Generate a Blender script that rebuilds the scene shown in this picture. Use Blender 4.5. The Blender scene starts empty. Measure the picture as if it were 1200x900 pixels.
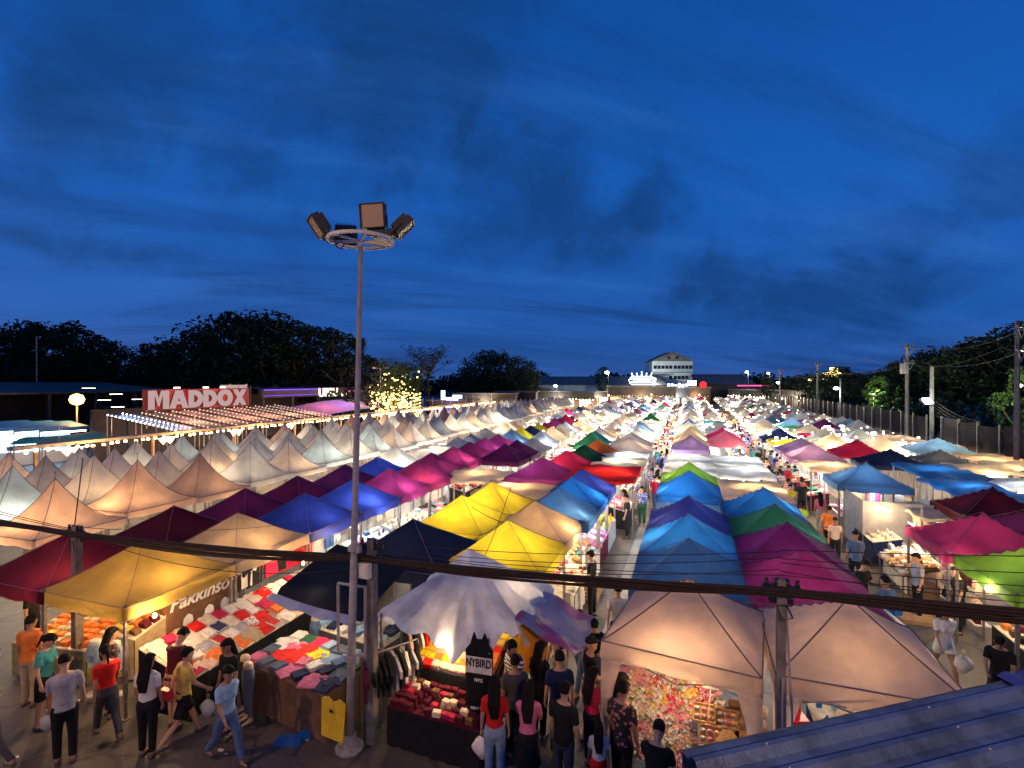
import bpy, bmesh, math, random
from mathutils import Vector, Matrix, Euler
R = math.radians
random.seed(7)
S = bpy.context.scene
COL = S.collection

# ------------------------------------------------------------------ camera
EYE = Vector((0.0, 0.0, 6.3))
YAW = 19.12                                   # the rows of stalls run 19 degrees right of the view axis
cam_data = bpy.data.cameras.new("camera")
cam_data.sensor_width = 36.0
cam_data.lens = 18.0
cam_data.clip_start = 0.05
cam_data.clip_end = 3000
cam = bpy.data.objects.new("camera", cam_data)
cam.location = EYE
cam.rotation_euler = (R(90 - 0.29), 0, R(YAW))
COL.objects.link(cam)
S.camera = cam
S.render.engine = 'CYCLES'
S.cycles.use_denoising = True
S.cycles.max_bounces = 5
S.cycles.diffuse_bounces = 3
S.cycles.transmission_bounces = 3
S.cycles.transparent_max_bounces = 4
S.cycles.sample_clamp_indirect = 4.0
S.cycles.use_light_tree = True
S.view_settings.view_transform = 'Standard'
S.view_settings.look = 'None'
S.view_settings.exposure = 0.0
S.view_settings.gamma = 1.0

# ------------------------------------------------------------------ node helper
class NT:
    def __init__(self, tree):
        self.t = tree; self.n = tree.nodes; self.l = tree.links
    def add(self, kind, **kw):
        nd = self.n.new(kind)
        for k, v in kw.items():
            setattr(nd, k, v)
        return nd
    def link(self, a, b):
        self.l.new(a, b)
    def val(self, sock, v):
        if hasattr(v, 'is_linked') or isinstance(v, bpy.types.NodeSocket):
            self.l.new(v, sock)
        else:
            sock.default_value = v
    def math(self, op, a, b=0.0, clamp=False):
        nd = self.n.new('ShaderNodeMath'); nd.operation = op; nd.use_clamp = clamp
        self.val(nd.inputs[0], a); self.val(nd.inputs[1], b)
        return nd.outputs[0]
    def vmath(self, op, a, b):
        nd = self.n.new('ShaderNodeVectorMath'); nd.operation = op
        self.val(nd.inputs[0], a); self.val(nd.inputs[1], b)
        return nd
    def mix(self, f, a, b):
        nd = self.n.new('ShaderNodeMix'); nd.data_type = 'RGBA'
        self.val(nd.inputs[0], f); self.val(nd.inputs[6], a); self.val(nd.inputs[7], b)
        return nd.outputs[2]
    def noise(self, vec, scale, detail=3.0, rough=0.5, dist=0.0):
        nd = self.n.new('ShaderNodeTexNoise')
        nd.inputs['Scale'].default_value = scale
        nd.inputs['Detail'].default_value = detail
        nd.inputs['Roughness'].default_value = rough
        nd.inputs['Distortion'].default_value = dist
        if vec is not None: self.l.new(vec, nd.inputs['Vector'])
        return nd.outputs['Fac']
    def ramp(self, fac, stops):
        nd = self.n.new('ShaderNodeValToRGB')
        el = nd.color_ramp.elements
        while len(el) < len(stops): el.new(0.5)
        for e, (p, c) in zip(el, stops):
            e.position = p; e.color = (c[0], c[1], c[2], 1) if len(c) > 1 else (c[0],) * 3 + (1,)
        self.l.new(fac, nd.inputs[0])
        return nd.outputs[0]
    def smooth(self, x, a, b):
        nd = self.n.new('ShaderNodeMapRange'); nd.interpolation_type = 'SMOOTHSTEP'
        self.val(nd.inputs[0], x)
        nd.inputs[1].default_value = a; nd.inputs[2].default_value = b
        return nd.outputs[0]

# ------------------------------------------------------------------ world: dusk sky with drifting cloud
world = bpy.data.worlds.new("World")
S.world = world
world.use_nodes = True
W = NT(world.node_tree)
W.n.clear()
out = W.add('ShaderNodeOutputWorld')
bg = W.add('ShaderNodeBackground')
bg.inputs[1].default_value = 1.0
W.link(bg.outputs[0], out.inputs[0])
sky = W.add('ShaderNodeTexSky'); sky.sky_type = 'NISHITA'; sky.sun_disc = False
sky.sun_elevation = R(-3.5); sky.sun_rotation = R(250)
geo = W.add('ShaderNodeTexCoord')
dirv = geo.outputs['Generated']
sep = W.add('ShaderNodeSeparateXYZ'); W.link(dirv, sep.inputs[0])
elev = W.math('MAXIMUM', sep.outputs[2], 0.0)
base = W.ramp(elev, [(0.0, (0.026, 0.070, 0.25)), (0.10, (0.012, 0.080, 0.32)), (0.30, (0.006, 0.080, 0.35)),
                     (0.55, (0.003, 0.056, 0.260)), (1.0, (0.003, 0.032, 0.150))])
# cloud coordinates: the view ray met with a flat cloud layer
den = W.math('ADD', elev, 0.16)
px_ = W.math('DIVIDE', sep.outputs[0], den); py_ = W.math('DIVIDE', sep.outputs[1], den)
cmb = W.add('ShaderNodeCombineXYZ'); W.link(px_, cmb.inputs[0]); W.link(py_, cmb.inputs[1])
cv0 = cmb.outputs[0]
vr = W.add('ShaderNodeVectorRotate'); vr.rotation_type = 'Z_AXIS'; vr.inputs['Angle'].default_value = R(-38); W.link(cv0, vr.inputs['Vector'])
cv = W.vmath('MULTIPLY', vr.outputs[0], (0.45, 1.5, 1.0)).outputs[0]
n1 = W.noise(cv, 0.62, 7, 0.62, 0.5)
n2 = W.noise(cv, 1.5, 6, 0.58, 0.25)
n3 = W.noise(cv, 0.23, 3, 0.5, 0.0)
veil = W.smooth(n3, 0.40, 0.66)
streak = W.smooth(n1, 0.46, 0.66)
c1 = W.mix(W.math('MULTIPLY', veil, 0.60), base, (0.003, 0.034, 0.150, 1))
c2 = W.mix(W.math('MULTIPLY', streak, 0.70), c1, (0.004, 0.026, 0.105, 1))
# separate low cumulus lumps (direction, radius)
def view_dir(px, py):
    v = Vector(((px - 600) / 600.0, 1.0, (447 - py) / 600.0)).normalized()
    v.rotate(Euler((0, 0, R(YAW))))
    return v
def blob(px, py, rad, stretch=1.0, lo=0.05, hi=1.20):
    c = view_dir(px, py)
    d = W.vmath('SUBTRACT', dirv, tuple(c)).outputs[0]
    d2 = W.vmath('MULTIPLY', d, (1.0, 1.0, stretch)).outputs[0]
    ln = W.add('ShaderNodeVectorMath', operation='LENGTH'); W.link(d2, ln.inputs[0])
    wob = W.math('MULTIPLY', W.math('SUBTRACT', W.noise(dirv, 6.0, 8, 0.60, 0.35), 0.5), rad * 3.2)
    dd = W.math('ADD', ln.outputs['Value'], wob)
    return W.math('SUBTRACT', 1.0, W.smooth(dd, rad * lo, rad * hi))
masks = [(blob(640, 245, 0.21, 1.4), 0.95), (blob(752, 238, 0.09, 1.3), 0.9), (blob(970, 345, 0.24, 3.4), 0.9),
         (blob(850, 322, 0.15, 3.0), 0.8), (blob(790, 352, 0.05, 1.6), 0.7), (blob(125, 294, 0.12, 3.4), 0.85),
         (blob(285, 335, 0.13, 4.0), 0.8), (blob(15, 276, 0.05, 2.6), 0.6), (blob(470, 25, 0.26, 1.6), 0.8),
         (blob(180, 60, 0.36, 1.5), 0.7), (blob(150, 150, 0.22, 2.4), 0.65), (blob(1180, 215, 0.13, 1.6), 0.6), (blob(1050, 275, 0.13, 3), 0.45)]
c3 = c2
for m, k in masks:
    c3 = W.mix(W.math('MULTIPLY', m, k*.74), c3, (0.003, 0.028, 0.112, 1))
wisp = W.math('MULTIPLY', W.smooth(n2, 0.46, 0.74), 0.42)
c4 = W.mix(wisp, c3, (0.022, 0.105, 0.38, 1))
# last trace of the sunken sun in the air (physical sky, very faint)
skymul = W.add('ShaderNodeMix', data_type='RGBA', blend_type='MULTIPLY'); skymul.inputs[0].default_value = 1.0
W.link(sky.outputs[0], skymul.inputs[6]); skymul.inputs[7].default_value = (0.05, 0.05, 0.05, 1)
addn = W.add('ShaderNodeMix', data_type='RGBA', blend_type='ADD'); addn.inputs[0].default_value = 1.0
W.link(c4, addn.inputs[6]); W.link(skymul.outputs[2], addn.inputs[7])
W.link(addn.outputs[2], bg.inputs[0])
bg.inputs[1].default_value = 1.42

sun_data = bpy.data.lights.new("afterglow_sun", 'SUN')
sun_data.energy = 0.015; sun_data.angle = R(25); sun_data.color = (0.75, 0.8, 1.0)
sun = bpy.data.objects.new("afterglow_sun", sun_data)
sun.rotation_euler = (R(80), 0, R(110))
COL.objects.link(sun)

# ------------------------------------------------------------------ materials
MATS = {}
def mat(name, col, rough=0.6, metal=0.0, var=0.15, vscale=3.0, bump=0.0, bscale=40.0, trans=0.0, emit=None, estr=0.0, spec=0.5, sample=True, space='Object', island=0.0):
    if name in MATS: return MATS[name]
    m = bpy.data.materials.new(name); m.use_nodes = True
    N = NT(m.node_tree); N.n.clear()
    o = N.add('ShaderNodeOutputMaterial')
    if emit is not None:
        e = N.add('ShaderNodeEmission'); e.inputs[0].default_value = (*emit, 1); e.inputs[1].default_value = estr
        N.link(e.outputs[0], o.inputs[0])
        m.cycles.emission_sampling = 'AUTO' if sample else 'NONE'
        MATS[name] = m; return m
    tc = N.add('ShaderNodeTexCoord')
    v = tc.outputs[space]
    if space == 'Object':
        oi = N.add('ShaderNodeObjectInfo')
        off = N.add('ShaderNodeVectorMath', operation='SCALE')
        cx = N.add('ShaderNodeCombineXYZ')
        N.link(oi.outputs['Random'], cx.inputs[0]); N.link(oi.outputs['Random'], cx.inputs[1])
        N.link(cx.outputs[0], off.inputs[0]); off.inputs['Scale'].default_value = 37.0
        v = N.vmath('ADD', v, off.outputs[0]).outputs[0]
    c = (*col, 1)
    d1 = tuple(x * (1 - var) for x in col) + (1,)
    d2 = tuple(min(1, x * (1 + var) + 0.01 * var) for x in col) + (1,)
    nz = N.noise(v, vscale, 5, 0.6)
    cc = N.mix(N.smooth(nz, 0.3, 0.7), d1, d2)
    if island > 0:
        g = N.add('ShaderNodeNewGeometry')
        hs = N.add('ShaderNodeHueSaturation')
        N.link(cc, hs.inputs['Color'])
        N.link(N.math('ADD', N.math('MULTIPLY', g.outputs['Random Per Island'], island * 2), 1 - island), hs.inputs['Value'])
        N.link(N.math('ADD', N.math('MULTIPLY', g.outputs['Random Per Island'], island * 0.12), 0.5 - island * 0.06), hs.inputs['Hue'])
        cc = hs.outputs[0]
    p = N.add('ShaderNodeBsdfPrincipled')
    N.link(cc, p.inputs['Base Color'])
    p.inputs['Roughness'].default_value = rough
    p.inputs['Metallic'].default_value = metal
    p.inputs['Specular IOR Level'].default_value = spec
    if bump > 0:
        b = N.add('ShaderNodeBump'); b.inputs['Strength'].default_value = bump; b.inputs['Distance'].default_value = 0.02
        N.link(N.noise(v, bscale, 4, 0.6), b.inputs['Height'])
        N.link(b.outputs[0], p.inputs['Normal'])
    sh = p.outputs[0]
    if trans > 0:
        t = N.add('ShaderNodeBsdfTranslucent'); N.link(cc, t.inputs[0])
        mx = N.add('ShaderNodeMixShader'); mx.inputs[0].default_value = trans
        N.link(sh, mx.inputs[1]); N.link(t.outputs[0], mx.inputs[2])
        sh = mx.outputs[0]
    N.link(sh, o.inputs[0])
    MATS[name] = m
    return m
LGAIN = 2.2
FAB = dict(white=(.75,.72,.65), grey=(.36,.36,.38), beige=(.55,.44,.30), peach=(.72,.52,.40), pinkbeige=(.70,.55,.47), yellow=(.72,.56,.03), tan_yellow=(.62,.44,.10),
    maroon=(.085,.008,.022), red=(.62,.02,.015), purple=(.13,.015,.10), magenta=(.27,.025,.15), pink=(.60,.16,.27), crimson=(.45,.02,.08),
    blue=(.03,.08,.50), royal=(.03,.05,.30), azure=(.02,.16,.46), steel=(.06,.16,.34), navy=(.012,.022,.07), teal=(.05,.30,.32), green=(.05,.30,.12),
    lime=(.25,.50,.05), orange=(.72,.20,.04), lavender=(.32,.20,.38), black=(.012,.012,.014), skyblue=(.30,.48,.66), olive=(.25,.24,.10), brown=(.16,.08,.04),
    denim=(.09,.15,.27), lightdenim=(.24,.34,.46), khaki=(.42,.34,.22), cream=(.70,.62,.48), darkgrey=(.06,.06,.07), slate=(.10,.13,.18), forest=(.02,.10,.05))
def canopy_mat(c):
    tr = {'navy': .22, 'black': .1, 'pinkbeige': .4, 'white': .5, 'peach': .5, 'beige': .45, 'yellow': .5}.get(c, .4)
    return mat('canopy_fabric_' + c, FAB[c], rough=.7, var=.20, vscale=1.1, bump=.45, bscale=4.5, trans=tr, spec=.25)
def cloth_mat(c):
    return mat('cloth_' + c, FAB[c], rough=.85, var=.18, vscale=7, bump=.7, bscale=16, spec=.2)
M = dict(
    steel=mat('painted_steel', (.36,.34,.32), .6, .05, var=.2, vscale=6, bump=.1),
    frame=mat('tent_frame_metal', (.22,.20,.20), .45, .5, var=.25, vscale=8),
    rustframe=mat('rusty_post', (.10,.035,.025), .7, .2, var=.4, vscale=12),
    white_paint=mat('white_paint', (.70,.70,.68), .5, 0, var=.08, vscale=4),
    seam=mat('seam_tape', (.20,.16,.17), .8),
    concrete=mat('concrete', (.20,.18,.16), .9, 0, var=.3, vscale=5, bump=.4, bscale=30),
    cable=mat('cable_rubber', (.045,.033,.028), .8, spec=.15),
    dark=mat('dark_plastic', (.015,.015,.017), .45),
    skin=mat('skin', (.50,.29,.19), .55, 0, var=.06, vscale=8),
    skin2=mat('skin_tan', (.36,.19,.115), .55, 0, var=.06, vscale=8),
    hair=mat('hair', (.010,.008,.007), .8, 0, var=.3, vscale=40, bump=.6, bscale=90, spec=.15),
    eye=mat('eye_dark', (.01,.008,.008), .2),
    shoe=mat('shoe_rubber', (.06,.05,.05), .6), wshoe=mat('white_shoe', (.6,.6,.58), .6),
    wood=mat('plywood', (.33,.20,.10), .7, 0, var=.3, vscale=3, bump=.3, bscale=25),
    darkwood=mat('brown_board', (.16,.085,.05), .7, 0, var=.3, vscale=4, bump=.3, bscale=25),
    bark=mat('bark', (.07,.055,.04), .95, 0, var=.4, vscale=9, bump=.8, bscale=20),
    leaf=mat('leaf_dark', (.014,.028,.011), .65, 0, var=.4, vscale=.9, trans=.25, island=.35, spec=.25),
    leaf2=mat('leaf_lamplit', (.045,.085,.022), .6, 0, var=.35, vscale=.8, trans=.3, island=.35, spec=.3),  # lighter copy of the leaf for crowns by lamps, lamplight put into the colour
    paper=mat('paper_card', (.75,.73,.66), .8), clear=mat('milky_plastic_sheet', (.62,.66,.66), .25, 0, var=.1, vscale=2, bump=.5, bscale=5, trans=.55),
    wicker=mat('wicker', (.50,.30,.12), .75, 0, var=.25, vscale=25, bump=.8, bscale=60),
    bwall=mat('pale_render_wall', (.74,.75,.74), .85, 0, var=.12, vscale=.6, bump=.2, bscale=5),
    dwall=mat('dark_cladding', (.035,.03,.03), .7, 0, var=.25, vscale=.8),
    redwall=mat('dark_red_cladding', (.16,.02,.02), .6, 0, var=.25, vscale=.8),
    roofm=mat('grey_roof_sheet', (.11,.11,.12), .55, .3, var=.2, vscale=.8),
    tileroof=mat('brown_roof_tile', (.17,.15,.14), .8, 0, var=.3, vscale=2),
    glass=mat('dark_window_glass', (.02,.025,.03), .08, 0, var=0.05), awn=mat('awning_sheet', (.42,.33,.28), .6, 0, var=.1, vscale=1, trans=.35),
    fence=mat('fence_panel_sheet', (.04,.033,.03), .8, .1, var=.3, vscale=1.2), silver=mat('silver_tarp', (.52,.54,.56), .32, .35, var=.15, vscale=3, bump=1.0, bscale=7),
    plastic_red=mat('red_plastic', (.60,.03,.05), .35), plastic_green=mat('green_plastic', (.25,.55,.05), .35), plastic_blue=mat('blue_plastic', (.02,.14,.45), .35),
    amber=mat('amber_plastic', (.75,.36,.04), .3, trans=.2), gold=mat('yellow_print', (.75,.55,.10), .5), mesh=mat('grey_net', (.33,.35,.36), .8, trans=.3, bump=.5, bscale=80),
)
def emat(name, col, s, sample=False): return mat('glow_' + name, col, emit=col, estr=s, sample=sample)
E_WARM = emat('warm', (1, .66, .30), 14); E_WHITE = emat('white', (.86, .94, 1), 12); E_NEUT = emat('neutral', (1, .86, .62), 12)
E_PURPLE = emat('purple', (.22, .08, 1), 1.6); E_RED = emat('red', (1, .03, .03), 2.0); E_YEL = emat('yellow', (1, .72, .22), 5)
E_SOFT = emat('softwarm', (1, .70, .38), 2.2); E_CYAN = emat('cyan', (.35, .85, 1), 2.4); E_CROWN = emat('icewhite', (.75, .9, 1), 4)
E_PINK = emat('pinkneon', (1, .12, .35), 1.6); E_LETTER = emat('dim_letter', (.9, .62, .60), .58)

# ------------------------------------------------------------------ mesh builder
class MB:
    def __init__(self):
        self.v = []; self.f = []; self.m = []
    def quad(self, a, b, c, d, mi=0):
        i = len(self.v); self.v += [tuple(a), tuple(b), tuple(c), tuple(d)]; self.f.append((i, i+1, i+2, i+3)); self.m.append(mi)
    def tri(self, a, b, c, mi=0):
        i = len(self.v); self.v += [tuple(a), tuple(b), tuple(c)]; self.f.append((i, i+1, i+2)); self.m.append(mi)
    def box(self, c, s, mi=0, rz=0.0, M_=None, taper=1.0):
        hx, hy, hz = s[0]/2, s[1]/2, s[2]/2
        pts = []
        for z in (-hz, hz):
            k = taper if z > 0 else 1.0
            for x, y in ((-hx,-hy),(hx,-hy),(hx,hy),(-hx,hy)):
                p = Vector((x*k, y*k, z))
                if M_ is not None: p = M_ @ p
                elif rz: p.rotate(Euler((0,0,rz)))
                pts.append((p.x+c[0], p.y+c[1], p.z+c[2]))
        i = len(self.v); self.v += pts
        for f in ((0,3,2,1),(4,5,6,7),(0,1,5,4),(1,2,6,5),(2,3,7,6),(3,0,4,7)):
            self.f.append(tuple(i+k for k in f)); self.m.append(mi)
    def tube(self, pts, r, n=6, mi=0, cap=True):
        pts = [Vector(p) for p in pts]
        rs = r if isinstance(r, (list, tuple)) else [r]*len(pts)
        base = len(self.v); L = len(pts)
        ref = None
        for k, p in enumerate(pts):
            d = (pts[min(k+1, L-1)] - pts[max(k-1, 0)])
            if d.length < 1e-9: d = Vector((0,0,1))
            d.normalize()
            if ref is None or abs(ref.dot(d)) > .95:
                ref = Vector((0,0,1)) if abs(d.z) < .9 else Vector((1,0,0))
            u = d.cross(ref).normalized(); w = d.cross(u)
            ref = -w.cross(d).cross(d) if False else ref
            for j in range(n):
                a = 2*math.pi*j/n
                q = p + (u*math.cos(a) + w*math.sin(a))*rs[k]
                self.v.append(tuple(q))
        for k in range(L-1):
            for j in range(n):
                a = base + k*n + j; b = base + k*n + (j+1) % n
                self.f.append((a, b, b+n, a+n)); self.m.append(mi)
        if cap:
            self.f.append(tuple(base+j for j in range(n))[::-1]); self.m.append(mi)
            self.f.append(tuple(base+(L-1)*n+j for j in range(n))); self.m.append(mi)
    def lathe(self, c, prof, n=12, mi=0, sx=1.0, sy=1.0):
        base = len(self.v); L = len(prof)
        for r, z in prof:
            for j in range(n):
                a = 2*math.pi*j/n
                self.v.append((c[0]+r*math.cos(a)*sx, c[1]+r*math.sin(a)*sy, c[2]+z))
        for k in range(L-1):
            for j in range(n):
                a = base+k*n+j; b = base+k*n+(j+1) % n
                self.f.append((a, b, b+n, a+n)); self.m.append(mi)
        self.f.append(tuple(base+j for j in range(n))[::-1]); self.m.append(mi)
        self.f.append(tuple(base+(L-1)*n+j for j in range(n))); self.m.append(mi)
    def grid(self, fn, nu, nv, mi=0):
        base = len(self.v)
        for i in range(nu+1):
            for j in range(nv+1):
                self.v.append(tuple(fn(i/nu, j/nv)))
        for i in range(nu):
            for j in range(nv):
                a = base+i*(nv+1)+j
                self.f.append((a, a+nv+1, a+nv+2, a+1)); self.m.append(mi)
    def prism(self, outline, depth, c=(0,0,0), M_=None, mi=0):
        # outline in local XZ, extruded along Y by depth
        n = len(outline); base = len(self.v)
        for y in (-depth/2, depth/2):
            for x, z in outline:
                p = Vector((x, y, z))
                if M_ is not None: p = M_ @ p
                self.v.append((p.x+c[0], p.y+c[1], p.z+c[2]))
        self.f.append(tuple(range(base, base+n))); self.m.append(mi)
        self.f.append(tuple(range(base+2*n-1, base+n-1, -1))); self.m.append(mi)
        for j in range(n):
            k = (j+1) % n
            self.f.append((base+j, base+n+j, base+n+k, base+k)); self.m.append(mi)
    def mesh(self, name, mats, smooth=False):
        me = bpy.data.meshes.new(name)
        me.from_pydata(self.v, [], self.f)
        if any(self.m): me.polygons.foreach_set('material_index', self.m)
        for m in (mats if isinstance(mats, (list, tuple)) else [mats]): me.materials.append(m)
        if smooth: me.polygons.foreach_set('use_smooth', [True]*len(me.polygons))
        me.update()
        return me

_T = ['','first','second','third','fourth','fifth','sixth','seventh','eighth','ninth','tenth','eleventh','twelfth','thirteenth','fourteenth','fifteenth','sixteenth','seventeenth','eighteenth','nineteenth']
def ordw(n):
    if n < 20: return _T[n]
    if n % 10 == 0: return {2:'twentieth',3:'thirtieth',4:'fortieth',5:'fiftieth'}[n//10]
    return {2:'twenty',3:'thirty',4:'forty',5:'fifty'}[n//10]+'-'+_T[n % 10]
def tag(o, label=None, cat=None, group=None, kind=None):
    if label: o['label'] = label
    if cat: o['category'] = cat
    if group: o['group'] = group
    if kind: o['kind'] = kind
    return o
def thing(name, label, cat, loc=(0,0,0), rz=0.0, group=None, scale=1.0):
    o = bpy.data.objects.new(name, None); COL.objects.link(o)
    o.empty_display_size = .2
    o.location = loc; o.rotation_euler = (0, 0, rz); o.scale = (scale,)*3
    return tag(o, label, cat, group)
def obj(name, mesh, parent=None, loc=(0,0,0), rot=(0,0,0), scale=None, mats=None):
    if isinstance(mesh, tuple): mesh = mesh[0].mesh(name, mesh[1], *mesh[2:])
    o = bpy.data.objects.new(name, mesh); COL.objects.link(o)
    o.location = loc; o.rotation_euler = rot
    if scale is not None: o.scale = scale if isinstance(scale, (tuple, list)) else (scale,)*3
    if parent is not None: o.parent = parent
    if mats:
        for i, m in enumerate(mats):
            if m is not None:
                o.material_slots[i].link = 'OBJECT'; o.material_slots[i].material = m
    return o
def copy_tree(o, parent=None, **kw):
    c = o.copy(); COL.objects.link(c)
    if parent is not None: c.parent = parent
    for ch in o.children: copy_tree(ch, c)
    return c
def lamp(name, loc, power, col, r=.05, parent=None, kind='POINT', rot=(0,0,0)):
    key = (round(power), col, r, kind)
    ld = LD.get(key)
    if ld is None:
        ld = bpy.data.lights.new(name, kind); ld.energy = power*LGAIN; ld.color = col
        ld.shadow_soft_size = r
        if kind == 'SPOT': ld.spot_size = R(130); ld.spot_blend = .5
        LD[key] = ld
    o = bpy.data.objects.new(name, ld); COL.objects.link(o)
    o.location = loc; o.rotation_euler = rot
    if parent is not None: o.parent = parent
    return o
LD = {}
def word_mesh(txt, size, depth, bold=0.0, align='CENTER', italic=0.0):
    cu = bpy.data.curves.new('lettering', 'FONT')
    cu.body = txt; cu.size = size; cu.extrude = depth; cu.offset = bold; cu.align_x = align; cu.shear = italic
    o = bpy.data.objects.new('tmp', cu); COL.objects.link(o)
    dg = bpy.context.evaluated_depsgraph_get()
    me = bpy.data.meshes.new_from_object(o.evaluated_get(dg))
    bpy.data.objects.remove(o); bpy.data.curves.remove(cu)
    return me
WARM = (1, .60, .28); NEUT = (1, .80, .56); COOL = (.78, .90, 1.0)
sy_, cy_ = math.sin(R(YAW)), math.cos(R(YAW))
def spot(px, depth, z=0.0):
    """ground point seen in photo column px at the given distance along the view axis"""
    r = (px-600)/600.0*depth
    return Vector((r*cy_ - depth*sy_, r*sy_ + depth*cy_, z))

# ------------------------------------------------------------------ setting: ground and paving
m = bpy.data.materials.new('worn_asphalt'); m.use_nodes = True
N = NT(m.node_tree); p = N.n['Principled BSDF']
tc = N.add('ShaderNodeTexCoord').outputs['Object']
a1 = N.noise(tc, .35, 6, .6); a2 = N.noise(tc, 6, 5, .7); a3 = N.noise(tc, 60, 3, .6)
cc = N.mix(N.smooth(a1, .35, .68), (.055,.050,.047,1), (.11,.098,.088,1))
cc = N.mix(N.math('MULTIPLY', N.smooth(a2, .45, .75), .5), cc, (.15,.135,.12,1))
cc = N.mix(N.math('MULTIPLY', N.smooth(N.noise(tc, 1.4, 4, .6, 1.0), .62, .7), .6), cc, (.03,.028,.027,1))
vo = N.add('ShaderNodeTexVoronoi', feature='DISTANCE_TO_EDGE'); vo.inputs['Scale'].default_value = .55; N.link(tc, vo.inputs['Vector'])
cr_ = N.math('SUBTRACT', 1.0, N.smooth(N.math('ADD', vo.outputs['Distance'], N.math('MULTIPLY', N.noise(tc, 3, 4, .7), .06)), .035, .06))
cc = N.mix(N.math('MULTIPLY', cr_, .6), cc, (.018,.016,.015,1))
cc = N.mix(N.math('MULTIPLY', N.smooth(N.noise(tc, 9, 2, .5), .70, .74), .7), cc, (.22,.20,.18,1))
N.link(cc, p.inputs['Base Color'])
N.link(N.math('ADD', N.math('MULTIPLY', a1, .5), .33), p.inputs['Roughness'])
b = N.add('ShaderNodeBump'); b.inputs['Strength'].default_value = .5; b.inputs['Distance'].default_value = .02
N.link(N.math('ADD', a3, a2), b.inputs['Height']); N.link(b.outputs[0], p.inputs['Normal'])
ASPH = m
g = MB(); g.grid(lambda u, v: ((u-.5)*2400, -200+v*2200, 0), 24, 24)
tag(obj('ground', g.mesh('ground', ASPH)), kind='structure')
PAVE = mat('pale_concrete_paving', (.24,.235,.22), .8, 0, var=.25, vscale=1.0, bump=.3, bscale=20, space='Object')
g = MB(); g.box((-.1, 34.5, -.05), (3.9, 51, .104))
pth = tag(obj('path', g.mesh('path', PAVE)), kind='structure')
g = MB(); g.box((0, 0, 0), (3.9, 2.37, .03)); SLAB = g.mesh('slab', PAVE)
y = 9.0
while y < 60:                                   # the lane straight ahead is laid in concrete bays
    obj('slab', SLAB, pth, (-.1, y+1.2, .004+.002*(int(y*7) % 3)), (0, .0015*((int(y*3) % 3)-1), 0)); y += 2.4

# ------------------------------------------------------------------ canopies
def canopy_h(x, y, hw, hd, eave, peak, p, sag, ridge=0.0):
    if ridge > 0:
        hx = abs(x)/hw; r = max(hx, abs(y)/hd)
        r = max(r, 0)
    else:
        r = max(abs(x)/hw, abs(y)/hd)
    m_ = min(abs(x)/hw, abs(y)/hd)/r if r > 1e-6 else 0
    z = eave + (peak-eave)*(1-r)**p
    z -= sag*math.sin(math.pi*min(r, 1))*(1-m_)
    z -= .35*sag*(r**6)*(1-m_)                      # eave line droops between the legs
    return z
def canopy(w, d, eave, peak, p=1.15, sag=.07, val=.22, n=14, seed=0, wr=.012, flare=.0):
    rr = random.Random(seed); hw, hd = w/2, d/2
    ph = [rr.uniform(0, 6.28) for _ in range(6)]
    k1, k2 = rr.uniform(3, 5), rr.uniform(5, 9)
    def wob(x, y):
        a = math.atan2(y, x)
        return wr*(math.sin(k1*x+ph[0]+2*math.sin(k2*.4*y+ph[1]))+math.sin(k2*y+ph[2])*.6+math.sin(a*9+ph[3])*.25*math.hypot(x, y))
    b = MB()
    def top(u, v):
        x, y = (u*2-1)*hw, (v*2-1)*hd
        z = canopy_h(x, y, hw, hd, eave, peak, p, sag)+wob(x, y)
        return (x, y, z)
    b.grid(top, n, n)
    if val > 0:
        per = []
        for i in range(n): per.append((i/n, 0))
        for i in range(n): per.append((1, i/n))
        for i in range(n): per.append((1-i/n, 1))
        for i in range(n): per.append((0, 1-i/n))
        L = len(per)
        base = len(b.v)
        for k in range(4):
            t = k/3
            for i, (u, v) in enumerate(per):
                x, y, z = top(u, v)
                o = 1+(.012+flare)*math.sin(t*1.5)+.006*math.sin(i*1.9+ph[4])*t
                b.v.append((x*o, y*o, z - t*val*(1+.06*math.sin(i*1.3+ph[5]))))
        for k in range(3):
            for i in range(L):
                a = base+k*L+i; c = base+k*L+(i+1) % L
                b.f.append((a, a+L, c+L, c)); b.m.append(0)
    return b
def seams(w, d, eave, peak, p, sag, r=.011):
    b = MB(); hw, hd = w/2, d/2
    for sx, sy in ((1,1),(1,-1),(-1,1),(-1,-1)):
        b.tube([(sx*hw*t, sy*hd*t, canopy_h(sx*hw*t, sy*hd*t, hw, hd, eave, peak, p, sag)+.012) for t in [i/8 for i in range(9)]], r, 5)
    b.tube([(-hw,-hd,eave+.01),(hw,-hd,eave+.01),(hw,hd,eave+.01),(-hw,hd,eave+.01),(-hw,-hd,eave+.01)], r, 4)
    return b
EZ = [canopy(2.3, 2.3, 2.1, 2.9, 1.2, .09, .24, seed=i, wr=.009).mesh('canopy', canopy_mat('white'), True) for i in range(5)]
EZ_LOW = [canopy(2.3, 2.3, 2.1, 2.9, 1.25, .1, .24, n=6, seed=i, wr=.02).mesh('canopy', canopy_mat('white'), True) for i in range(4)]
FLAT = [canopy(2.3, 2.5, 2.25, 2.42, .8, .06, .12, n=22, seed=20+i, wr=.035).mesh('canopy', canopy_mat('white'), True) for i in range(4)]
PAG = [canopy(2.4, 2.4, 2.2, 3.62, 1.95, .05, .20, seed=40+i, wr=.012).mesh('canopy', canopy_mat('white'), True) for i in range(4)]
PAG_LOW = [canopy(2.4, 2.4, 2.2, 3.62, 1.95, .05, .2, n=8, seed=40+i, wr=.012).mesh('canopy', canopy_mat('white'), True) for i in range(3)]
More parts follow.
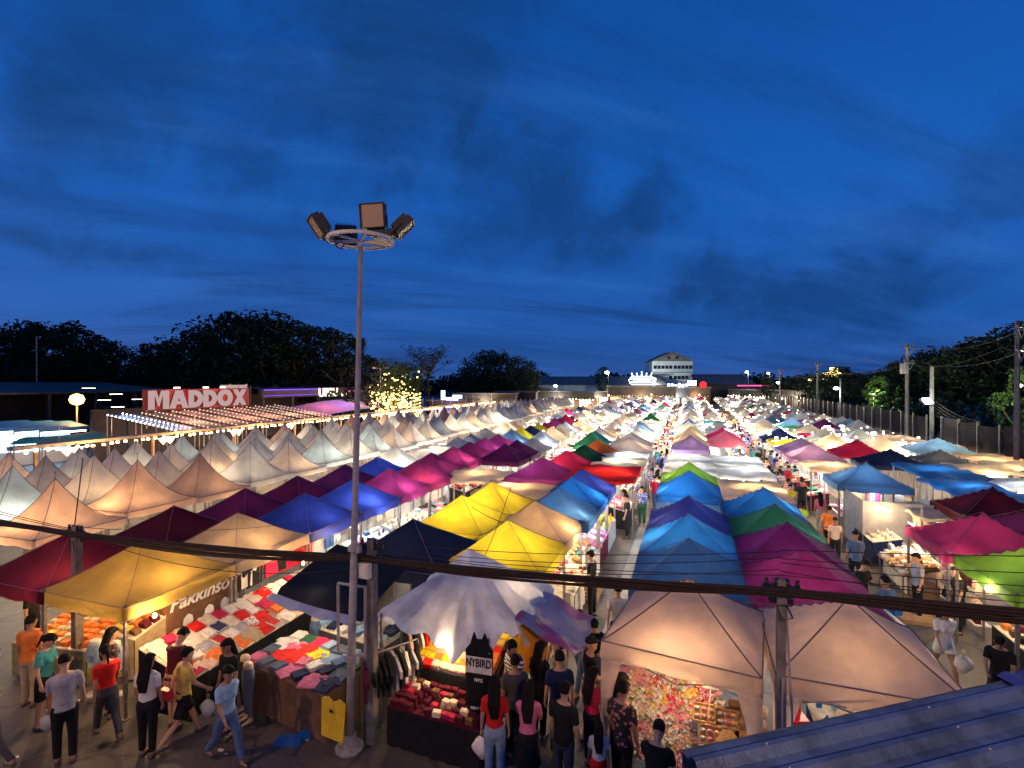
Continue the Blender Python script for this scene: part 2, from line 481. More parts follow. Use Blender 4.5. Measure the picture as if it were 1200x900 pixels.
PAG_SEAM = seams(2.4, 2.4, 2.2, 3.62, 1.95, .05, .009).mesh('seam', M['seam'])
EZ_SEAM = seams(2.3, 2.3, 2.1, 2.9, 1.2, .09, .006).mesh('seam', M['seam'])
b = MB(); b.box((0,0,1.08), (.045,.045,2.12)); b.box((0,0,.02), (.11,.11,.02)); b.box((0,0,1.02), (.058,.058,1.1)); LEG = b.mesh('leg', M['frame'])
b = MB()
for s in (-1, 1):                                  # folding truss bars just under the eaves
    for k in range(2):
        x0, x1 = -1.1+k*1.1, k*1.1
        for (a, c) in ((1.76, 2.04), (2.04, 1.76)):
            b.tube([(x0, s*1.1, a), (x1, s*1.1, c)], .011, 4); b.tube([(s*1.1, x0, a), (s*1.1, x1, c)], .011, 4)
TRUSS = b.mesh('truss', M['frame'])
b = MB(); b.tube([(0,0,3.55), (0,0,3.80)], [.02, .008], 5); b.lathe((0,0,3.78), [(.005,0),(.03,.02),(.03,.05),(.005,.07)], 6); FINIAL = b.mesh('finial', M['steel'])
b = MB()
for sx in (-1, 1):
    for sy in (-1, 1): b.box((sx*1.1, sy*1.1, 1.05), (.045,.045,2.1))
FRAME4 = b.mesh('frame', M['frame'])
b = MB(); b.lathe((0,0,0), [(.012,.075),(.016,.05),(.02,.045)][::-1], 8); SOCK = b.mesh('socket', M['dark'])
b = MB(); b.lathe((0,0,0), [(.008,-.06),(.03,-.045),(.04,-.015),(.03,.02),(.014,.045)], 8); BULB = b.mesh('bulb', E_WARM, True)
b = MB(); b.tube([(0,0,.07), (0,0,.30)], .004, 4); CORD = b.mesh('cord', M['cable'])
b = MB(); b.tube([(-.55,0,0), (.55,0,0)], .016, 6); TUBE = b.mesh('tube', E_WHITE)
b = MB(); b.box((0,0,.03), (1.18,.05,.03)); TUBEH = b.mesh('housing', M['white_paint'])
b = MB(); b.tube([(-.6,0,.03), (.6,0,.03)], .02, 4); b.lathe((0,0,0), [(.01,-.05),(.045,-.03),(.045,.03),(.01,.05)], 6); FARLIGHT = b.mesh('lamp_row', E_NEUT)

def bulb(loc, power, col, label, group=None, tube_=False, rz=0.0, glow=None):
    t = thing('tube_lamp' if tube_ else 'hanging_bulb', label, 'tube light' if tube_ else 'light bulb', loc, rz, group)
    if tube_:
        obj('tube', TUBE, t, mats=[glow or E_WHITE]); obj('housing', TUBEH, t)
        lamp('tube_light', (0, 0, -.04), power, col, .12, t)
    else:
        obj('bulb', BULB, t, mats=[glow or (E_WARM if col == WARM else E_WHITE if col == COOL else E_NEUT)]); obj('socket', SOCK, t); obj('cord', CORD, t)
        lamp('bulb_light', (0, 0, -.01), power, col, .06, t)
    return t
TENTS = []
def striped(name, c1, c2, scale, kind='BANDS'):
    m = mat('cloth_'+name, c1, .85, 0, .15, 6, .6, 16)
    N = NT(m.node_tree); p = [n for n in N.n if n.type == 'BSDF_PRINCIPLED'][0]; src = p.inputs['Base Color'].links[0].from_socket
    tc = N.add('ShaderNodeTexCoord').outputs['Object']
    if kind == 'BANDS':
        w = N.add('ShaderNodeTexWave', bands_direction='Z'); w.inputs['Scale'].default_value = scale; N.link(tc, w.inputs['Vector']); f = N.smooth(w.outputs['Fac'], .45, .55)
    else:
        w = N.add('ShaderNodeTexVoronoi'); w.inputs['Scale'].default_value = scale; N.link(tc, w.inputs['Vector']); f = N.smooth(w.outputs['Distance'], .42, .34)
    N.link(N.mix(f, src, (*c2, 1)), p.inputs['Base Color']); FAB[name] = c1
striped('striped_navy', (.02,.03,.10), (.6,.6,.6), 5.0); striped('striped_red', (.5,.02,.03), (.7,.68,.6), 4.0)
striped('floral_blue', (.04,.09,.40), (.55,.55,.62), 14, 'V'); striped('floral_black', (.015,.015,.018), (.45,.16,.18), 16, 'V'); striped('dotted_white', (.7,.68,.65), (.55,.06,.12), 18, 'V')
CNX = dict(striped_navy='navy striped', striped_red='red striped', floral_blue='blue patterned', floral_black='black patterned', dotted_white='white patterned')
TGAIN = [0.75]
def tent(x, y, colr, label, near=2, kind='peak', w=2.3, d=2.3, peak=2.9, power=38, lc=NEUT, group=None, rz=0.0, lx=.0, ly=.0, lz=1.85, seam=False, glow=None):
    t = thing('market_tent', label, 'tent', (x, y, 0), rz, group)
    k = len(TENTS); TENTS.append(t)
    cm = canopy_mat(colr)
    if kind == 'peak':
        me = (EZ if near else EZ_LOW)[k % (5 if near else 4)]
        sc = (w/2.3, d/2.3, peak/2.9)
    else:
        me = FLAT[k % 4]; sc = (w/2.3, d/2.5, peak/2.42)
    obj('canopy', me, t, scale=sc, mats=[cm])
    if near == 2:
        for sx in (-1, 1):
            for sy in (-1, 1): obj('leg', LEG, t, (sx*(w/2-.05), sy*(d/2-.05), 0))
        if kind == 'peak':
            obj('truss', TRUSS, t, scale=(w/2.3, d/2.3, 1)); obj('seam', EZ_SEAM, t, scale=sc)
    elif near == 1: tag(obj('frame', FRAME4, t, scale=(w/2.3, d/2.3, 1)), kind='stuff')
    if power > 0:
        obj('lamp', FARLIGHT if near < 2 else BULB, t, (lx, ly, lz), mats=[glow or (E_WARM if lc == WARM else E_WHITE if lc == COOL else E_NEUT)])
        lamp('tent_light', (lx, ly, lz-.08), power*(1.0 if colr in ('yellow','cream','white') else TGAIN[0]), lc, .08, t)
    return t
def cn(c): return {**CNX, 'tan_yellow': 'dull yellow', 'skyblue': 'pale blue', 'steel': 'steel blue', 'royal': 'royal blue', 'lavender': 'greyish lavender', 'azure': 'bright azure', 'lightdenim': 'faded denim blue', 'darkgrey': 'dark grey', 'denim': 'denim blue', 'slate': 'slate grey', 'forest': 'dark green'}.get(c, c)

# left block, column on its aisle side (X -11.1) and the one behind it (X -13.2)
K1 = [(7.77,'tan_yellow','dull yellow canopy tent at the front left over the shirt counter',WARM,52), (10.2,'beige','plain beige canopy tent right behind the dull yellow one',WARM,48),
      (12.65,'royal','royal blue canopy tent behind the beige one in the left row',COOL,40), (15.0,'royal','second royal blue tent, with a grey lit flank, left row',COOL,55),
      (17.3,'magenta','dusky magenta tent next behind the two royal blue ones',COOL,55), (19.5,'magenta','second dusky magenta tent behind the blue pair, with red valance',NEUT,45),
      (21.9,'magenta','third magenta tent back on the left aisle',NEUT,30), (24.3,'magenta','fourth magenta tent back on the left aisle',NEUT,30),
      (26.5,'magenta','fifth magenta tent back on the left aisle',NEUT,25), (28.7,'magenta','sixth magenta tent, beside the dark purple pair',NEUT,25),
      (31.0,'magenta','last magenta tent of the long magenta run',NEUT,25)]
for y, c, lab, lc, pw in K1:
    tent(-11.07 if y < 21 else -11.7, y, c, lab, 2, power=pw, lc=lc, lx=.55, w=2.45, d=2.42)
K2 = [(7.75,'maroon','dark red corner tent with bright red valance at far left front',WARM,22), (10.2,'maroon','maroon tent behind the corner one, above the orange pagodas',WARM,9),
      (12.6,'purple','dark purple tent beside the first pagodas',WARM,10), (14.9,'purple','second dark purple tent beside the pagodas',WARM,10),
      (17.6,'purple','third dark purple tent, near the small blue one',COOL,12), (19.9,'royal','small bright blue tent wedged behind the purple ones',COOL,40)]
for y, c, lab, lc, pw in K2:
    tent(-13.35, y, c, lab, 2, power=pw, lc=lc, w=2.45, d=2.42)
tent(-9.55, 26.4, 'purple', 'dark purple tent jutting from the magenta run', 1, power=12, lc=NEUT)
tent(-9.5, 28.3, 'purple', 'second dark purple tent jutting from the magenta run', 1, power=12, lc=NEUT)
tent(-9.2, 21.6, 'cream', 'flat cream awning roof beside the magenta tents', 1, 'flat', w=2.6, d=2.9, peak=2.2, power=70, lc=WARM)
# middle-left block
tent(-6.44, 11.15, 'navy', 'nearly black navy tent behind the lamp pole', 2, power=14, lc=WARM, w=2.7, d=2.5)
tent(-6.45, 14.0, 'yellow', 'bright yellow tent, left of the nearest yellow one', 2, power=60, lc=NEUT)
tent(-6.35, 16.2, 'yellow', 'bright yellow tent farthest back of the three', 2, power=60, lc=NEUT)
tent(-6.2, 18.9, 'beige', 'flat tan roof with lit panels behind the yellow tents', 2, 'flat', w=3.2, d=2.4, peak=2.3, power=70, lc=WARM)
tent(-4.2, 11.8, 'yellow', 'nearest bright yellow tent, just behind the draped tarp', 2, power=75, lc=NEUT, w=2.4, d=2.35)
tent(-4.15, 14.0, 'beige', 'beige tent between the yellow ones and the blue row', 2, power=36, lc=WARM)
tent(-3.95, 16.0, 'steel', 'nearest blue tent left of the concrete lane', 2, power=34, lc=COOL)
tent(-3.95, 17.85, 'azure', 'middle blue tent left of the concrete lane', 2, power=30, lc=COOL)
tent(-3.95, 19.75, 'royal', 'deep blue tent ending the blue row left of the lane', 2, power=26, lc=COOL)
tent(-3.55, 22.9, 'red', 'flat bright red tarp roof beside the lane', 2, 'flat', w=2.9, d=3.9, peak=2.42, power=75, lc=NEUT)
tent(-6.25, 22.2, 'magenta', 'broad magenta tent standing left of the red flat roof', 2, power=25, lc=NEUT, w=2.8)
tent(-5.75, 25.0, 'crimson', 'crimson tent behind the broad magenta one', 1, power=30, lc=NEUT, w=2.7)
tent(-5.4, 27.5, 'forest', 'dark green tent behind the crimson one', 1, power=10, lc=NEUT, w=2.5)
tent(-5.1, 30.0, 'orange', 'orange tent behind the dark green one', 1, power=30, lc=WARM, w=2.5)
tent(-3.5, 26.6, 'cream', 'flat cream roof behind the red one', 1, 'flat', w=2.9, d=3.0, peak=2.3, power=70, lc=NEUT)
tent(-3.6, 29.4, 'white', 'flat whitish roof second behind the red one', 1, 'flat', w=2.8, d=2.4, peak=2.3, power=60, lc=COOL)
tent(-3.7, 35.2, 'grey', 'grey peaked tent left of the lane before the flat white ones', 1, power=55, lc=NEUT, w=2.8)
tent(-3.5, 32.2, 'grey', 'grey peaked tent above brightly lit white panels', 1, power=60, lc=NEUT, w=2.9)
# centre columns
C0 = [(11.75,'steel','nearest steel blue tent behind the left peach gazebo',COOL,20), (13.9,'azure','azure tent second from the front in the centre column',COOL,20),
      (16.15,'royal','deep royal blue tent third from the front in the centre column',COOL,16), (20.7,'azure','azure tent alone past the gap in the centre column',COOL,22),
      (22.9,'lime','lime green tent behind the lone azure one',COOL,30)]
for y, c, lab, lc, pw in C0: tent(-.02, y, c, lab, 2, power=pw, lc=lc)
D0 = [(11.8,'magenta','nearest magenta tent right of the blue column',NEUT,34), (13.95,'magenta','violet-pink tent second in the magenta column',COOL,14),
      (15.85,'forest','green tent third from the front beside the blue column',COOL,26), (18.3,'azure','blue tent fourth from the front in the right centre column',COOL,20)]
for y, c, lab, lc, pw in D0: tent(2.25, y, c, lab, 2, power=pw, lc=lc)
tent(0, 18.4, 'skyblue', 'low pale sheet roof filling the gap in the blue column', 2, 'flat', w=2.2, d=2.0, peak=2.1, power=40, lc=COOL)
tent(0, 25.6, 'white', 'flat whitish roof behind the lime green tent', 1, 'flat', w=2.3, d=2.6, peak=2.45, power=45, lc=COOL)
tent(0, 28.4, 'white', 'second flat whitish roof behind the lime green tent', 1, 'flat', w=2.3, d=2.6, peak=2.45, power=40, lc=COOL)
tent(2.3, 21.4, 'cream', 'flat cream plastic roof in the right centre column', 2, 'flat', w=2.3, d=3.2, peak=2.35, power=60, lc=WARM)
tent(2.3, 25.2, 'white', 'flat white glowing roof beyond the cream plastic one', 1, 'flat', w=2.3, d=2.8, peak=2.45, power=48, lc=COOL)
tent(2.3, 28.4, 'white', 'second flat white glowing roof beyond the cream one', 1, 'flat', w=2.3, d=2.6, peak=2.45, power=42, lc=COOL)
tent(.05, 34.5, 'lavender', 'greyish lavender tent in the centre column', 1, power=30, lc=NEUT)
tent(2.3, 38.5, 'pink', 'bright pink tent in the right centre column', 1, power=50, lc=NEUT, w=2.6)
tent(2.3, 41.2, 'crimson', 'crimson tent behind the bright pink one', 1, power=30, lc=NEUT, w=2.5)
# right block
tent(7.2, 16.55, 'magenta', 'large magenta tent at the right over the bag racks', 2, power=45, lc=WARM, w=2.5, d=2.5)
tent(7.25, 13.95, 'lime', 'green and lime tent cut by the right frame edge', 2, power=50, lc=NEUT, w=2.4, d=2.5)
tent(9.55, 18.4, 'purple', 'dark purple tent at the right frame edge', 2, power=16, lc=WARM, w=2.4)
tent(9.3, 20.8, 'maroon', 'wine red tent on the right behind the large magenta one', 2, power=30, lc=WARM, w=2.5)
tent(7.0, 25.2, 'steel', 'grey-blue tent above the lit net-walled stall', 2, power=60, lc=COOL, w=2.6, d=2.5)
tent(10.4, 24.4, 'azure', 'flat bright blue tarp roof, nearer of two', 2, 'flat', w=2.3, d=4.2, peak=2.35, power=70, lc=COOL)
tent(10.9, 28.7, 'azure', 'flat bright blue tarp roof, farther of two', 1, 'flat', w=2.5, d=4.0, peak=2.35, power=60, lc=COOL)
tent(6.6, 29.0, 'cream', 'flat cream roof with warm glow right of the aisle', 1, 'flat', w=2.4, d=3.0, peak=2.3, power=90, lc=WARM)
tent(6.5, 32.4, 'lavender', 'greyish lavender tent right of the aisle', 1, power=40, lc=NEUT, w=2.7)
tent(6.5, 35.6, 'lavender', 'paler lavender tent behind the first lavender one', 1, power=40, lc=NEUT, w=2.6)
tent(6.4, 38.6, 'yellow', 'flat yellow roof right of the aisle', 1, 'flat', w=2.6, d=2.3, peak=2.4, power=60, lc=NEUT)
tent(6.3, 42.2, 'navy', 'navy tent right behind the flat yellow roof', 1, power=20, lc=COOL, w=2.6)
tent(9.4, 35.4, 'crimson', 'red tent with lit orange flank on the right', 1, power=45, lc=WARM, w=2.6)
tent(10.2, 32.6, 'navy', 'black-navy low tent, left one of a pair', 1, power=30, lc=WARM, w=3.0, d=2.5, peak=2.7)
tent(13.0, 34.2, 'slate', 'slate grey low tent, right one of a pair', 1, power=30, lc=WARM, w=2.8, d=2.5, peak=2.6)
tent(14.3, 38.0, 'skyblue', 'pale blue peaked tent before the fence', 1, power=60, lc=COOL, w=3.2, d=3.0)
tent(14.0, 44.0, 'peach', 'flat peach roof row end near the fence', 1, 'flat', w=2.8, d=4.4, peak=2.4, power=70, lc=WARM)
tent(8.3, 21.6, 'cream', 'flat cream sheet between blue tarp and wine red tent', 2, 'flat', w=2.2, d=2.6, peak=1.95, power=70, lc=WARM)

# the two peach gazebos at the front, with long corner skirts
GC = canopy(2.3, 2.3, 2.17, 2.97, 1.12, .05, .25, n=18, seed=77, wr=.006).mesh('canopy', canopy_mat('pinkbeige'), True)
GS = seams(2.3, 2.3, 2.17, 2.97, 1.12, .05, .012).mesh('seam', M['seam'])
CURT = []
for sx, sy in ((-1,-1),(1,-1),(-1,1)):
    b = MB()
    for (dx, dy) in ((-sx, 0), (0, -sy)):                                # curtain tapering down each corner leg
        def cur(u, v, sx=sx, sy=sy, dx=dx, dy=dy):
            z = 1.95 - v*1.75
            wv = (.26*(1-v)**2.4+.09)*u
            f = .012*math.sin(u*14)*v
            return (sx*1.155+dx*wv+f*dy, sy*1.155+dy*wv+f*dx, z)
        b.grid(cur, 6, 8)
    CURT.append(b.mesh('corner_curtain', canopy_mat('pinkbeige'), True))
for x, y, rg, lab in ((-.02, 9.12, -8, 'peach white gazebo over the flower stall, front centre'), (2.32, 9.12, -1, 'peach white gazebo right of the flower stall, by the blue roof')):
    t = thing('gazebo', lab, 'gazebo', (x, y, 0), R(rg)); TENTS.append(t)
    obj('canopy', GC, t); obj('seam', GS, t); [obj('corner_curtain', cq, t) for cq in CURT]; obj('truss', TRUSS, t)
    for sx in (-1, 1):
        for sy in (-1, 1): obj('leg', LEG, t, (sx*1.1, sy*1.1, 0))

# clear/blue-white tarp thrown over a tent frame, pulled into radial folds
rr = random.Random(5)
fold = [(rr.uniform(.6,1.4), rr.uniform(0, 6.28), k) for k in (7, 11, 17, 23)]
def drape(u, v):
    x, y = (u*2-1), (v*2-1)
    r = max(abs(x), abs(y)); a = math.atan2(y, x)
    hx, hy = 1.36+.12*math.sin(3*a+1), 1.42+.16*math.cos(2*a)
    z = 2.0+.98*(1-r)**1.35
    fo = sum(s*math.sin(k*a+ph+1.4*math.sin(r*3+ph)) for s, ph, k in fold)
    z += .052*fo*(r**.8)+.012*math.sin(9*x+5*y)*math.sin(7*y-3*x) - .10*r**4*(1+math.sin(4*a+.8))
    edge = max(0, r-.86)/.14
    z -= edge*(.20+.10*math.sin(a*5+2))
    x2 = x*hx*(1-.02*edge)+.03*fo*r*.4; y2 = y*hy*(1-.02*edge)
    return (x2, y2, z)
b = MB(); b.grid(drape, 64, 64)
TARP = mat('blue_white_tarp', (.50,.60,.82), .30, 0, var=.28, vscale=1.6, bump=1.0, bscale=7, trans=.30, spec=.5)
t = thing('tarp_tent', 'crumpled bluish white tarp draped over a stall frame, front centre', 'tent', (-4.15, 9.35, 0), R(-6))
obj('tarp', (b, TARP, True), t)
for sx in (-1, 1):
    for sy in (-1, 1): obj('leg', LEG, t, (sx*1.12, sy*1.3, 0), scale=(1,1,.93))
def flap(u, v):
    x = u*1.15; y = v*1.5
    return (x, y, 1.98-.42*u-.10*math.sin(v*3.1)*u+.03*math.sin(9*u+5*v)+.025*math.sin(13*v))
b = MB(); b.grid(flap, 14, 14)
m = mat('printed_tarp', (.30,.32,.52), .3, 0, var=.3, vscale=1.5, bump=.5, bscale=8, trans=.4)
N = NT(m.node_tree)
mixn = [n for n in m.node_tree.nodes if n.type == 'BSDF_PRINCIPLED'][0]
tcn = N.add('ShaderNodeTexCoord').outputs['Object']
src = mixn.inputs['Base Color'].links[0].from_socket
c = N.mix(N.smooth(N.noise(tcn, 1.6, 1, .4), .52, .56), src, (.45,.06,.26,1))
c = N.mix(N.smooth(N.noise(tcn, 2.3, 1, .4), .60, .63), c, (.75,.62,.55,1))
N.link(c, mixn.inputs['Base Color'])
tag(obj('printed_tarp', (b, m, True), None, (-3.0, 8.75, 0), (0, 0, R(-4))), 'shiny printed tarp flap with pink patch beside the draped tent', 'tarp')
# black tarp sloping in front of the navy tent
def btarp(u, v):
    return (-8.05+u*2.35, 8.35+v*1.95-.35*u, 1.98+.38*v-.05*math.sin(u*3.1)*(1-v)+.02*math.sin(11*u+3*v)-(.10 if v < .01 else 0))
b = MB(); b.grid(btarp, 18, 14)
tag(obj('black_tarp', (b, canopy_mat('black'), True)), 'black tarp awning sloping over the folded shirt counter', 'tarp')
def strip(u, v): return (-8.1+u*2.3, 8.33-.35*u-.02-.16*v, 1.97-.10*v-.05*math.sin(u*3.1)+.03*math.sin(17*u)*v)
b = MB(); b.grid(strip, 20, 3)
tag(obj('silver_sheet', (b, M['silver'], True)), 'silver plastic strip rolled along the edge of the black tarp', 'tarp')
def sil(u, v): return (3.3+.75*u, 10.35+v*1.6, 2.02-.55*u**1.5+.03*math.sin(9*v+4*u))
b = MB(); b.grid(sil, 10, 10)
tag(obj('silver_sheet', (b, M['silver'], True)), 'crinkled silver sheet hanging from the magenta tent corner', 'tarp')

# ------------------------------------------------------------------ pagoda field at left
rr = random.Random(3)
gi = 0
cols = [-17.45, -19.85, -22.25, -24.65]
PN = {(0,0): ('peach','orange lit peaked pagoda tent nearest the left front'), (0,1): ('peach','orange lit pagoda tent second from the front, beside the maroon tent'),
      (0,2): ('peach','dusky pink pagoda tent third from the front, edge row'), (0,3): ('white','pale pagoda tent fourth from the front, edge row')}
for ci, x in enumerate(cols):
    j = 0; y = 9.75 + (.15 if ci % 2 else 0)
    while y < 92:
        near = y < 34
        # stop where the field leaves the view at left
        depth = -x*sy_ + y*cy_; px = 600+600*(x*cy_+y*sy_)/depth
        if px < -70: y += 2.4; j += 1; continue
        gcol = 'white'; lab = 'greyish white peaked pagoda tent in the dense field on the left'; grp = 'pagoda tents in the field at left'
        q = rr.random()
        if (ci, j) in PN: gcol, lab = PN[(ci, j)]; grp = None
        elif q < .14: gcol = 'peach'; lab = 'peach coloured peaked pagoda tent among the white ones'; grp = 'peach pagoda tents'
        rowname = ['edge row','second row','third row','back row'][ci]
        if (ci, j) not in PN: lab = f"{'peach' if gcol == 'peach' else 'greyish white'} pagoda tent, {ordw(j+1)} from the front, {rowname} of the left field"
        xx = x-(.045*(y-10) if ci == 0 else .02*(y-10)) + rr.uniform(-.04,.04)
        t = thing('pagoda_tent', lab, 'tent', (xx, y+rr.uniform(-.04,.04), 0), rr.uniform(-.04,.04), grp, 1.0)
        t.rotation_euler[0] = rr.uniform(-.012,.012); t.rotation_euler[1] = rr.uniform(-.012,.012); t.scale[2] = rr.uniform(.955,1.045)
        obj('canopy', (PAG if near else PAG_LOW)[rr.randrange(3)], t, mats=[canopy_mat(gcol)])
        if near:
            obj('seam', PAG_SEAM, t); obj('finial', FINIAL, t)
            for sx in (-1, 1):
                for sy in (-1, 1): obj('leg', LEG, t, (sx*1.15, sy*1.15, 0), scale=(1,1,1.04))
        else: tag(obj('frame', FRAME4, t, scale=(1.05,1.05,1.04)), kind='stuff')
        if near or rr.random() < .42 or (ci, j) in PN:
            lc = WARM if (ci, j) in PN and j < 3 else rr.choice([NEUT, NEUT, NEUT, WARM, (.85,1,.86)])
            pw = {0: 70, 1: 60, 2: 20}.get(j, 44) if ci == 0 else rr.choice([16, 28, 44])
            if not near: pw *= 2.0
            lx, ly = rr.uniform(-.5,.5), rr.uniform(-.5,.5)
            obj('lamp', BULB, t, (lx, ly, 1.9), mats=[E_WARM if lc == WARM else E_WHITE if lc == COOL else E_NEUT])
            lamp('tent_light', (lx, ly, 1.82), pw, lc, .08, t)
        y += 2.4; j += 1; gi += 1

# ------------------------------------------------------------------ far market
TGAIN[0] = 1.0
rr = random.Random(11)
FARC = [('white', 40), ('cream', 20), ('beige', 10), ('grey', 12), ('skyblue', 6), ('lavender', 4), ('pink', 2), ('steel', 2), ('green', 1), ('navy', 3), ('crimson', 2), ('teal', 2), ('magenta', 1), ('peach', 7)]
bag_ = [c for c, n in FARC for _ in range(n)]
named = {(-11.7, 0): ('skyblue', None), (-11.7, 1): ('yellow', None), (-11.7, 2): ('navy', None), (-11.7, 3): ('yellow', None), (-11.7, 4): ('crimson', None), (-11.7, 5): ('magenta', None), (-11.7, 6): ('magenta', None), (-11.7, 7): ('crimson', None), (-11.7, 8): ('magenta', None),
         (0.0, 0): ('cream', None), (0.0, 1): ('beige', None), (0.0, 2): ('cream', None), (0.0, 3): ('cream', None), (0.0, 4): ('beige', None), (-6.2, 0): ('green', None), (-6.2, 1): ('teal', None)}
farcols = [(-14.0, 22.5), (-11.7, 33.4), (-9.4, 31.0), (-6.2, 33.4), (-3.8, 38.0), (0.0, 37.0), (2.3, 44.0), (6.5, 45.2), (8.9, 38.6), (11.3, 37.4), (13.7, 49.0)]
nfar = len([t for t in TENTS]); stuff = {}
for x, y0 in farcols:
    y = y0; j = 0
    while y < 132:
        c = named.get((x, j), (rr.choice(bag_), None))[0]
        kind = 'flat' if rr.random() < .30 and (x, j) not in named else 'peak'
        lc = rr.choice([NEUT, NEUT, COOL, COOL, WARM])
        if nfar < 296 and y < 92:
            nfar += 1
            where = 'left rows' if x < -8 else 'rows just left of the lane' if x < -2 else 'centre rows' if x < 4 else 'rows right of the right aisle' if x < 15 else 'rows along the dark fence'
            dist = 'middle distance' if y < 60 else 'far distance'
            tent(x+rr.uniform(-.1,.1), y, c, f"{cn(c)} {'flat' if kind == 'flat' else 'peaked'} tent, {ordw(j+1)} in the {['far left','second left','third left','fourth left','lane side','centre left','centre right','aisle side','second right','third right','fence side'][farcols.index((x, y0))]} column, {dist}", 1 if y < 60 else 0, kind,
                 w=rr.uniform(1.95,2.3), d=rr.uniform(1.85,2.2), peak=rr.uniform(2.75,3.1) if kind == 'peak' else rr.uniform(2.3,2.5),
                 power=(rr.choice([90,150,220]) if y < 60 else (420 if rr.random() < .55 else 0)), lc=lc, lx=rr.uniform(-1.25,1.25), ly=rr.uniform(-1.3,-.8), lz=rr.uniform(1.8, 2.1),
                 group=f"{cn(c)} tents, {where}, {dist}")
        else:
            stuff.setdefault(c, []).append((x, y, rr.uniform(2.6, 3.1), kind, rr.random()))
        y += rr.choice([2.3, 2.4, 2.6]); j += 1
for c, lst in stuff.items():
    b = MB()
    for x, y, pk, kind, q in lst:
        tp = (x, y, pk if kind == 'peak' else 2.5)
        cs = [(x-1.15,y-1.15,2.1),(x+1.15,y-1.15,2.1),(x+1.15,y+1.15,2.1),(x-1.15,y+1.15,2.1)]
        for k in range(4):
            a, d = cs[k], cs[(k+1) % 4]
            md = ((a[0]+d[0])/2, (a[1]+d[1])/2, 2.05)
            b.tri(a, md, tp); b.tri(md, d, tp)
            b.quad((a[0],a[1],1.85), (d[0],d[1],1.85), d, a)
    tag(obj('far_tents', (b, canopy_mat(c))), f"{cn(c)} tents massed at the far end of the market", 'tents', kind='stuff')
b = MB()
for k in range(1900):
    yy = 38+94*rr.random()**1.2; cx = rr.choice(farcols)[0]
    if yy < 44 and abs(cx) < 3: continue
    s_ = rr.uniform(.06,.14); b.box((cx+rr.uniform(-1.25,1.25), yy, rr.uniform(1.9,2.45)), (s_*rr.choice([1,1,2.5]), s_, s_))
for c, lst in stuff.items():
    for x, y, pk, kind, q in lst:
        for k in range(3): b.box((x+rr.uniform(-1.1,1.1), y-1.2+rr.uniform(-.1,.3), rr.uniform(1.75,2.15)), (rr.uniform(.1,.5),.06,.07))
tag(obj('far_lamps', (b, E_NEUT)), 'countless small lamps in the far stalls', 'lights', kind='stuff')
for x, y, pw in [(-11,100,900),(-4,98,900),(1,96,900),(8,100,900),(15,98,900),(-8,118,1200),(2,118,1200),(12,118,1200),(19,108,900),(-16,108,900)]:
    t = thing('hanging_bulb', 'big bare bulb glowing deep in the far stalls', 'light bulb', (x, y, 3.4), 0, 'big bulbs over the far stalls')
    obj('bulb', BULB, t, scale=3, mats=[E_NEUT]); lamp('bulb_light', (0,0,-.2), pw, NEUT, .15, t)

# ------------------------------------------------------------------ trees
def leaves(b, c, rad, n, size, rr, mi=0, flat=.8):
    for _ in range(n):
        while True:
            p = Vector((rr.uniform(-1,1), rr.uniform(-1,1), rr.uniform(-1,1)))
            if p.length < 1: break
        p = p.normalized()*(p.length**.45)
        q = Vector((c[0]+p.x*rad, c[1]+p.y*rad, c[2]+p.z*rad*flat))
        a = Vector((rr.gauss(0,1), rr.gauss(0,1), rr.gauss(0,.6))).normalized()
        s = size*rr.uniform(.6,1.4)
        w = a.cross(Vector((rr.gauss(0,1), rr.gauss(0,1), rr.gauss(0,1)))).normalized()*s*.5
        a = a*s
        b.quad(q-a*.5, q+w*.8, q+a*.6, q-w*.8, mi)
def tree_meshes(h, wid, seed, nclump=70, per=55, lsize=.34, base=.30):
    rr = random.Random(seed); t = MB(); cr = MB(); limbs = []
    t.tube([(0,0,0), (.1,.05,h*.2), (-.05,.1,h*.42), (.1,0,h*.62)], [h*.032, h*.024, h*.018, h*.008], 8)
    for k in range(9):
        a = k*2.4+rr.uniform(-.3,.3); z0 = h*rr.uniform(.22,.5); ln = wid*rr.uniform(.26,.42)
        e = (math.cos(a)*ln, math.sin(a)*ln, z0+h*rr.uniform(.12,.36))
        mid = (e[0]*.5, e[1]*.5, z0+(e[2]-z0)*.35)
        t.tube([(0,.05,z0), mid, e], [h*.012, h*.008, h*.003], 5); limbs.append(e)
    for k in range(nclump):
        a = rr.uniform(0, 6.283); u = rr.uniform(-1, 1)**1; rad = (rr.random()**.5)
        prof = math.sqrt(max(0, 1-u*u))*(1.0 if u < .2 else .9)
        x = math.cos(a)*rad*prof*wid*.5; y = math.sin(a)*rad*prof*wid*.5
        z = h*(base+(1-base)*(.5+.46*u))
        leaves(cr, (x,y,z), rr.uniform(.55,1.25)*wid/8, per, lsize, rr)
    return t.mesh('trunk', M['bark'], True), cr.mesh('crown', M['leaf'])
TREES = [tree_meshes(12, 10, 1, 75, 60), tree_meshes(12, 8, 2, 60, 60), tree_meshes(12, 12, 3, 85, 60), tree_meshes(12, 7, 4, 55, 55, .3)]
NTREE = [0]
def tree(px, depth, top_y, kind, label, group=None, wide=1.0, bright=False):
    h = 6.3+(447-top_y)/600*depth
    p = spot(px, depth); s = h/12.0
    t = thing('tree', label, 'tree', p, random.uniform(0, 6.28), group)
    a, c = TREES[kind % 4]
    obj('trunk', a, t, scale=(s, s, s)); obj('crown', c, t, scale=(s*wide, s*wide, s), mats=[M['leaf2'] if bright else None])
    return t
rr = random.Random(8)
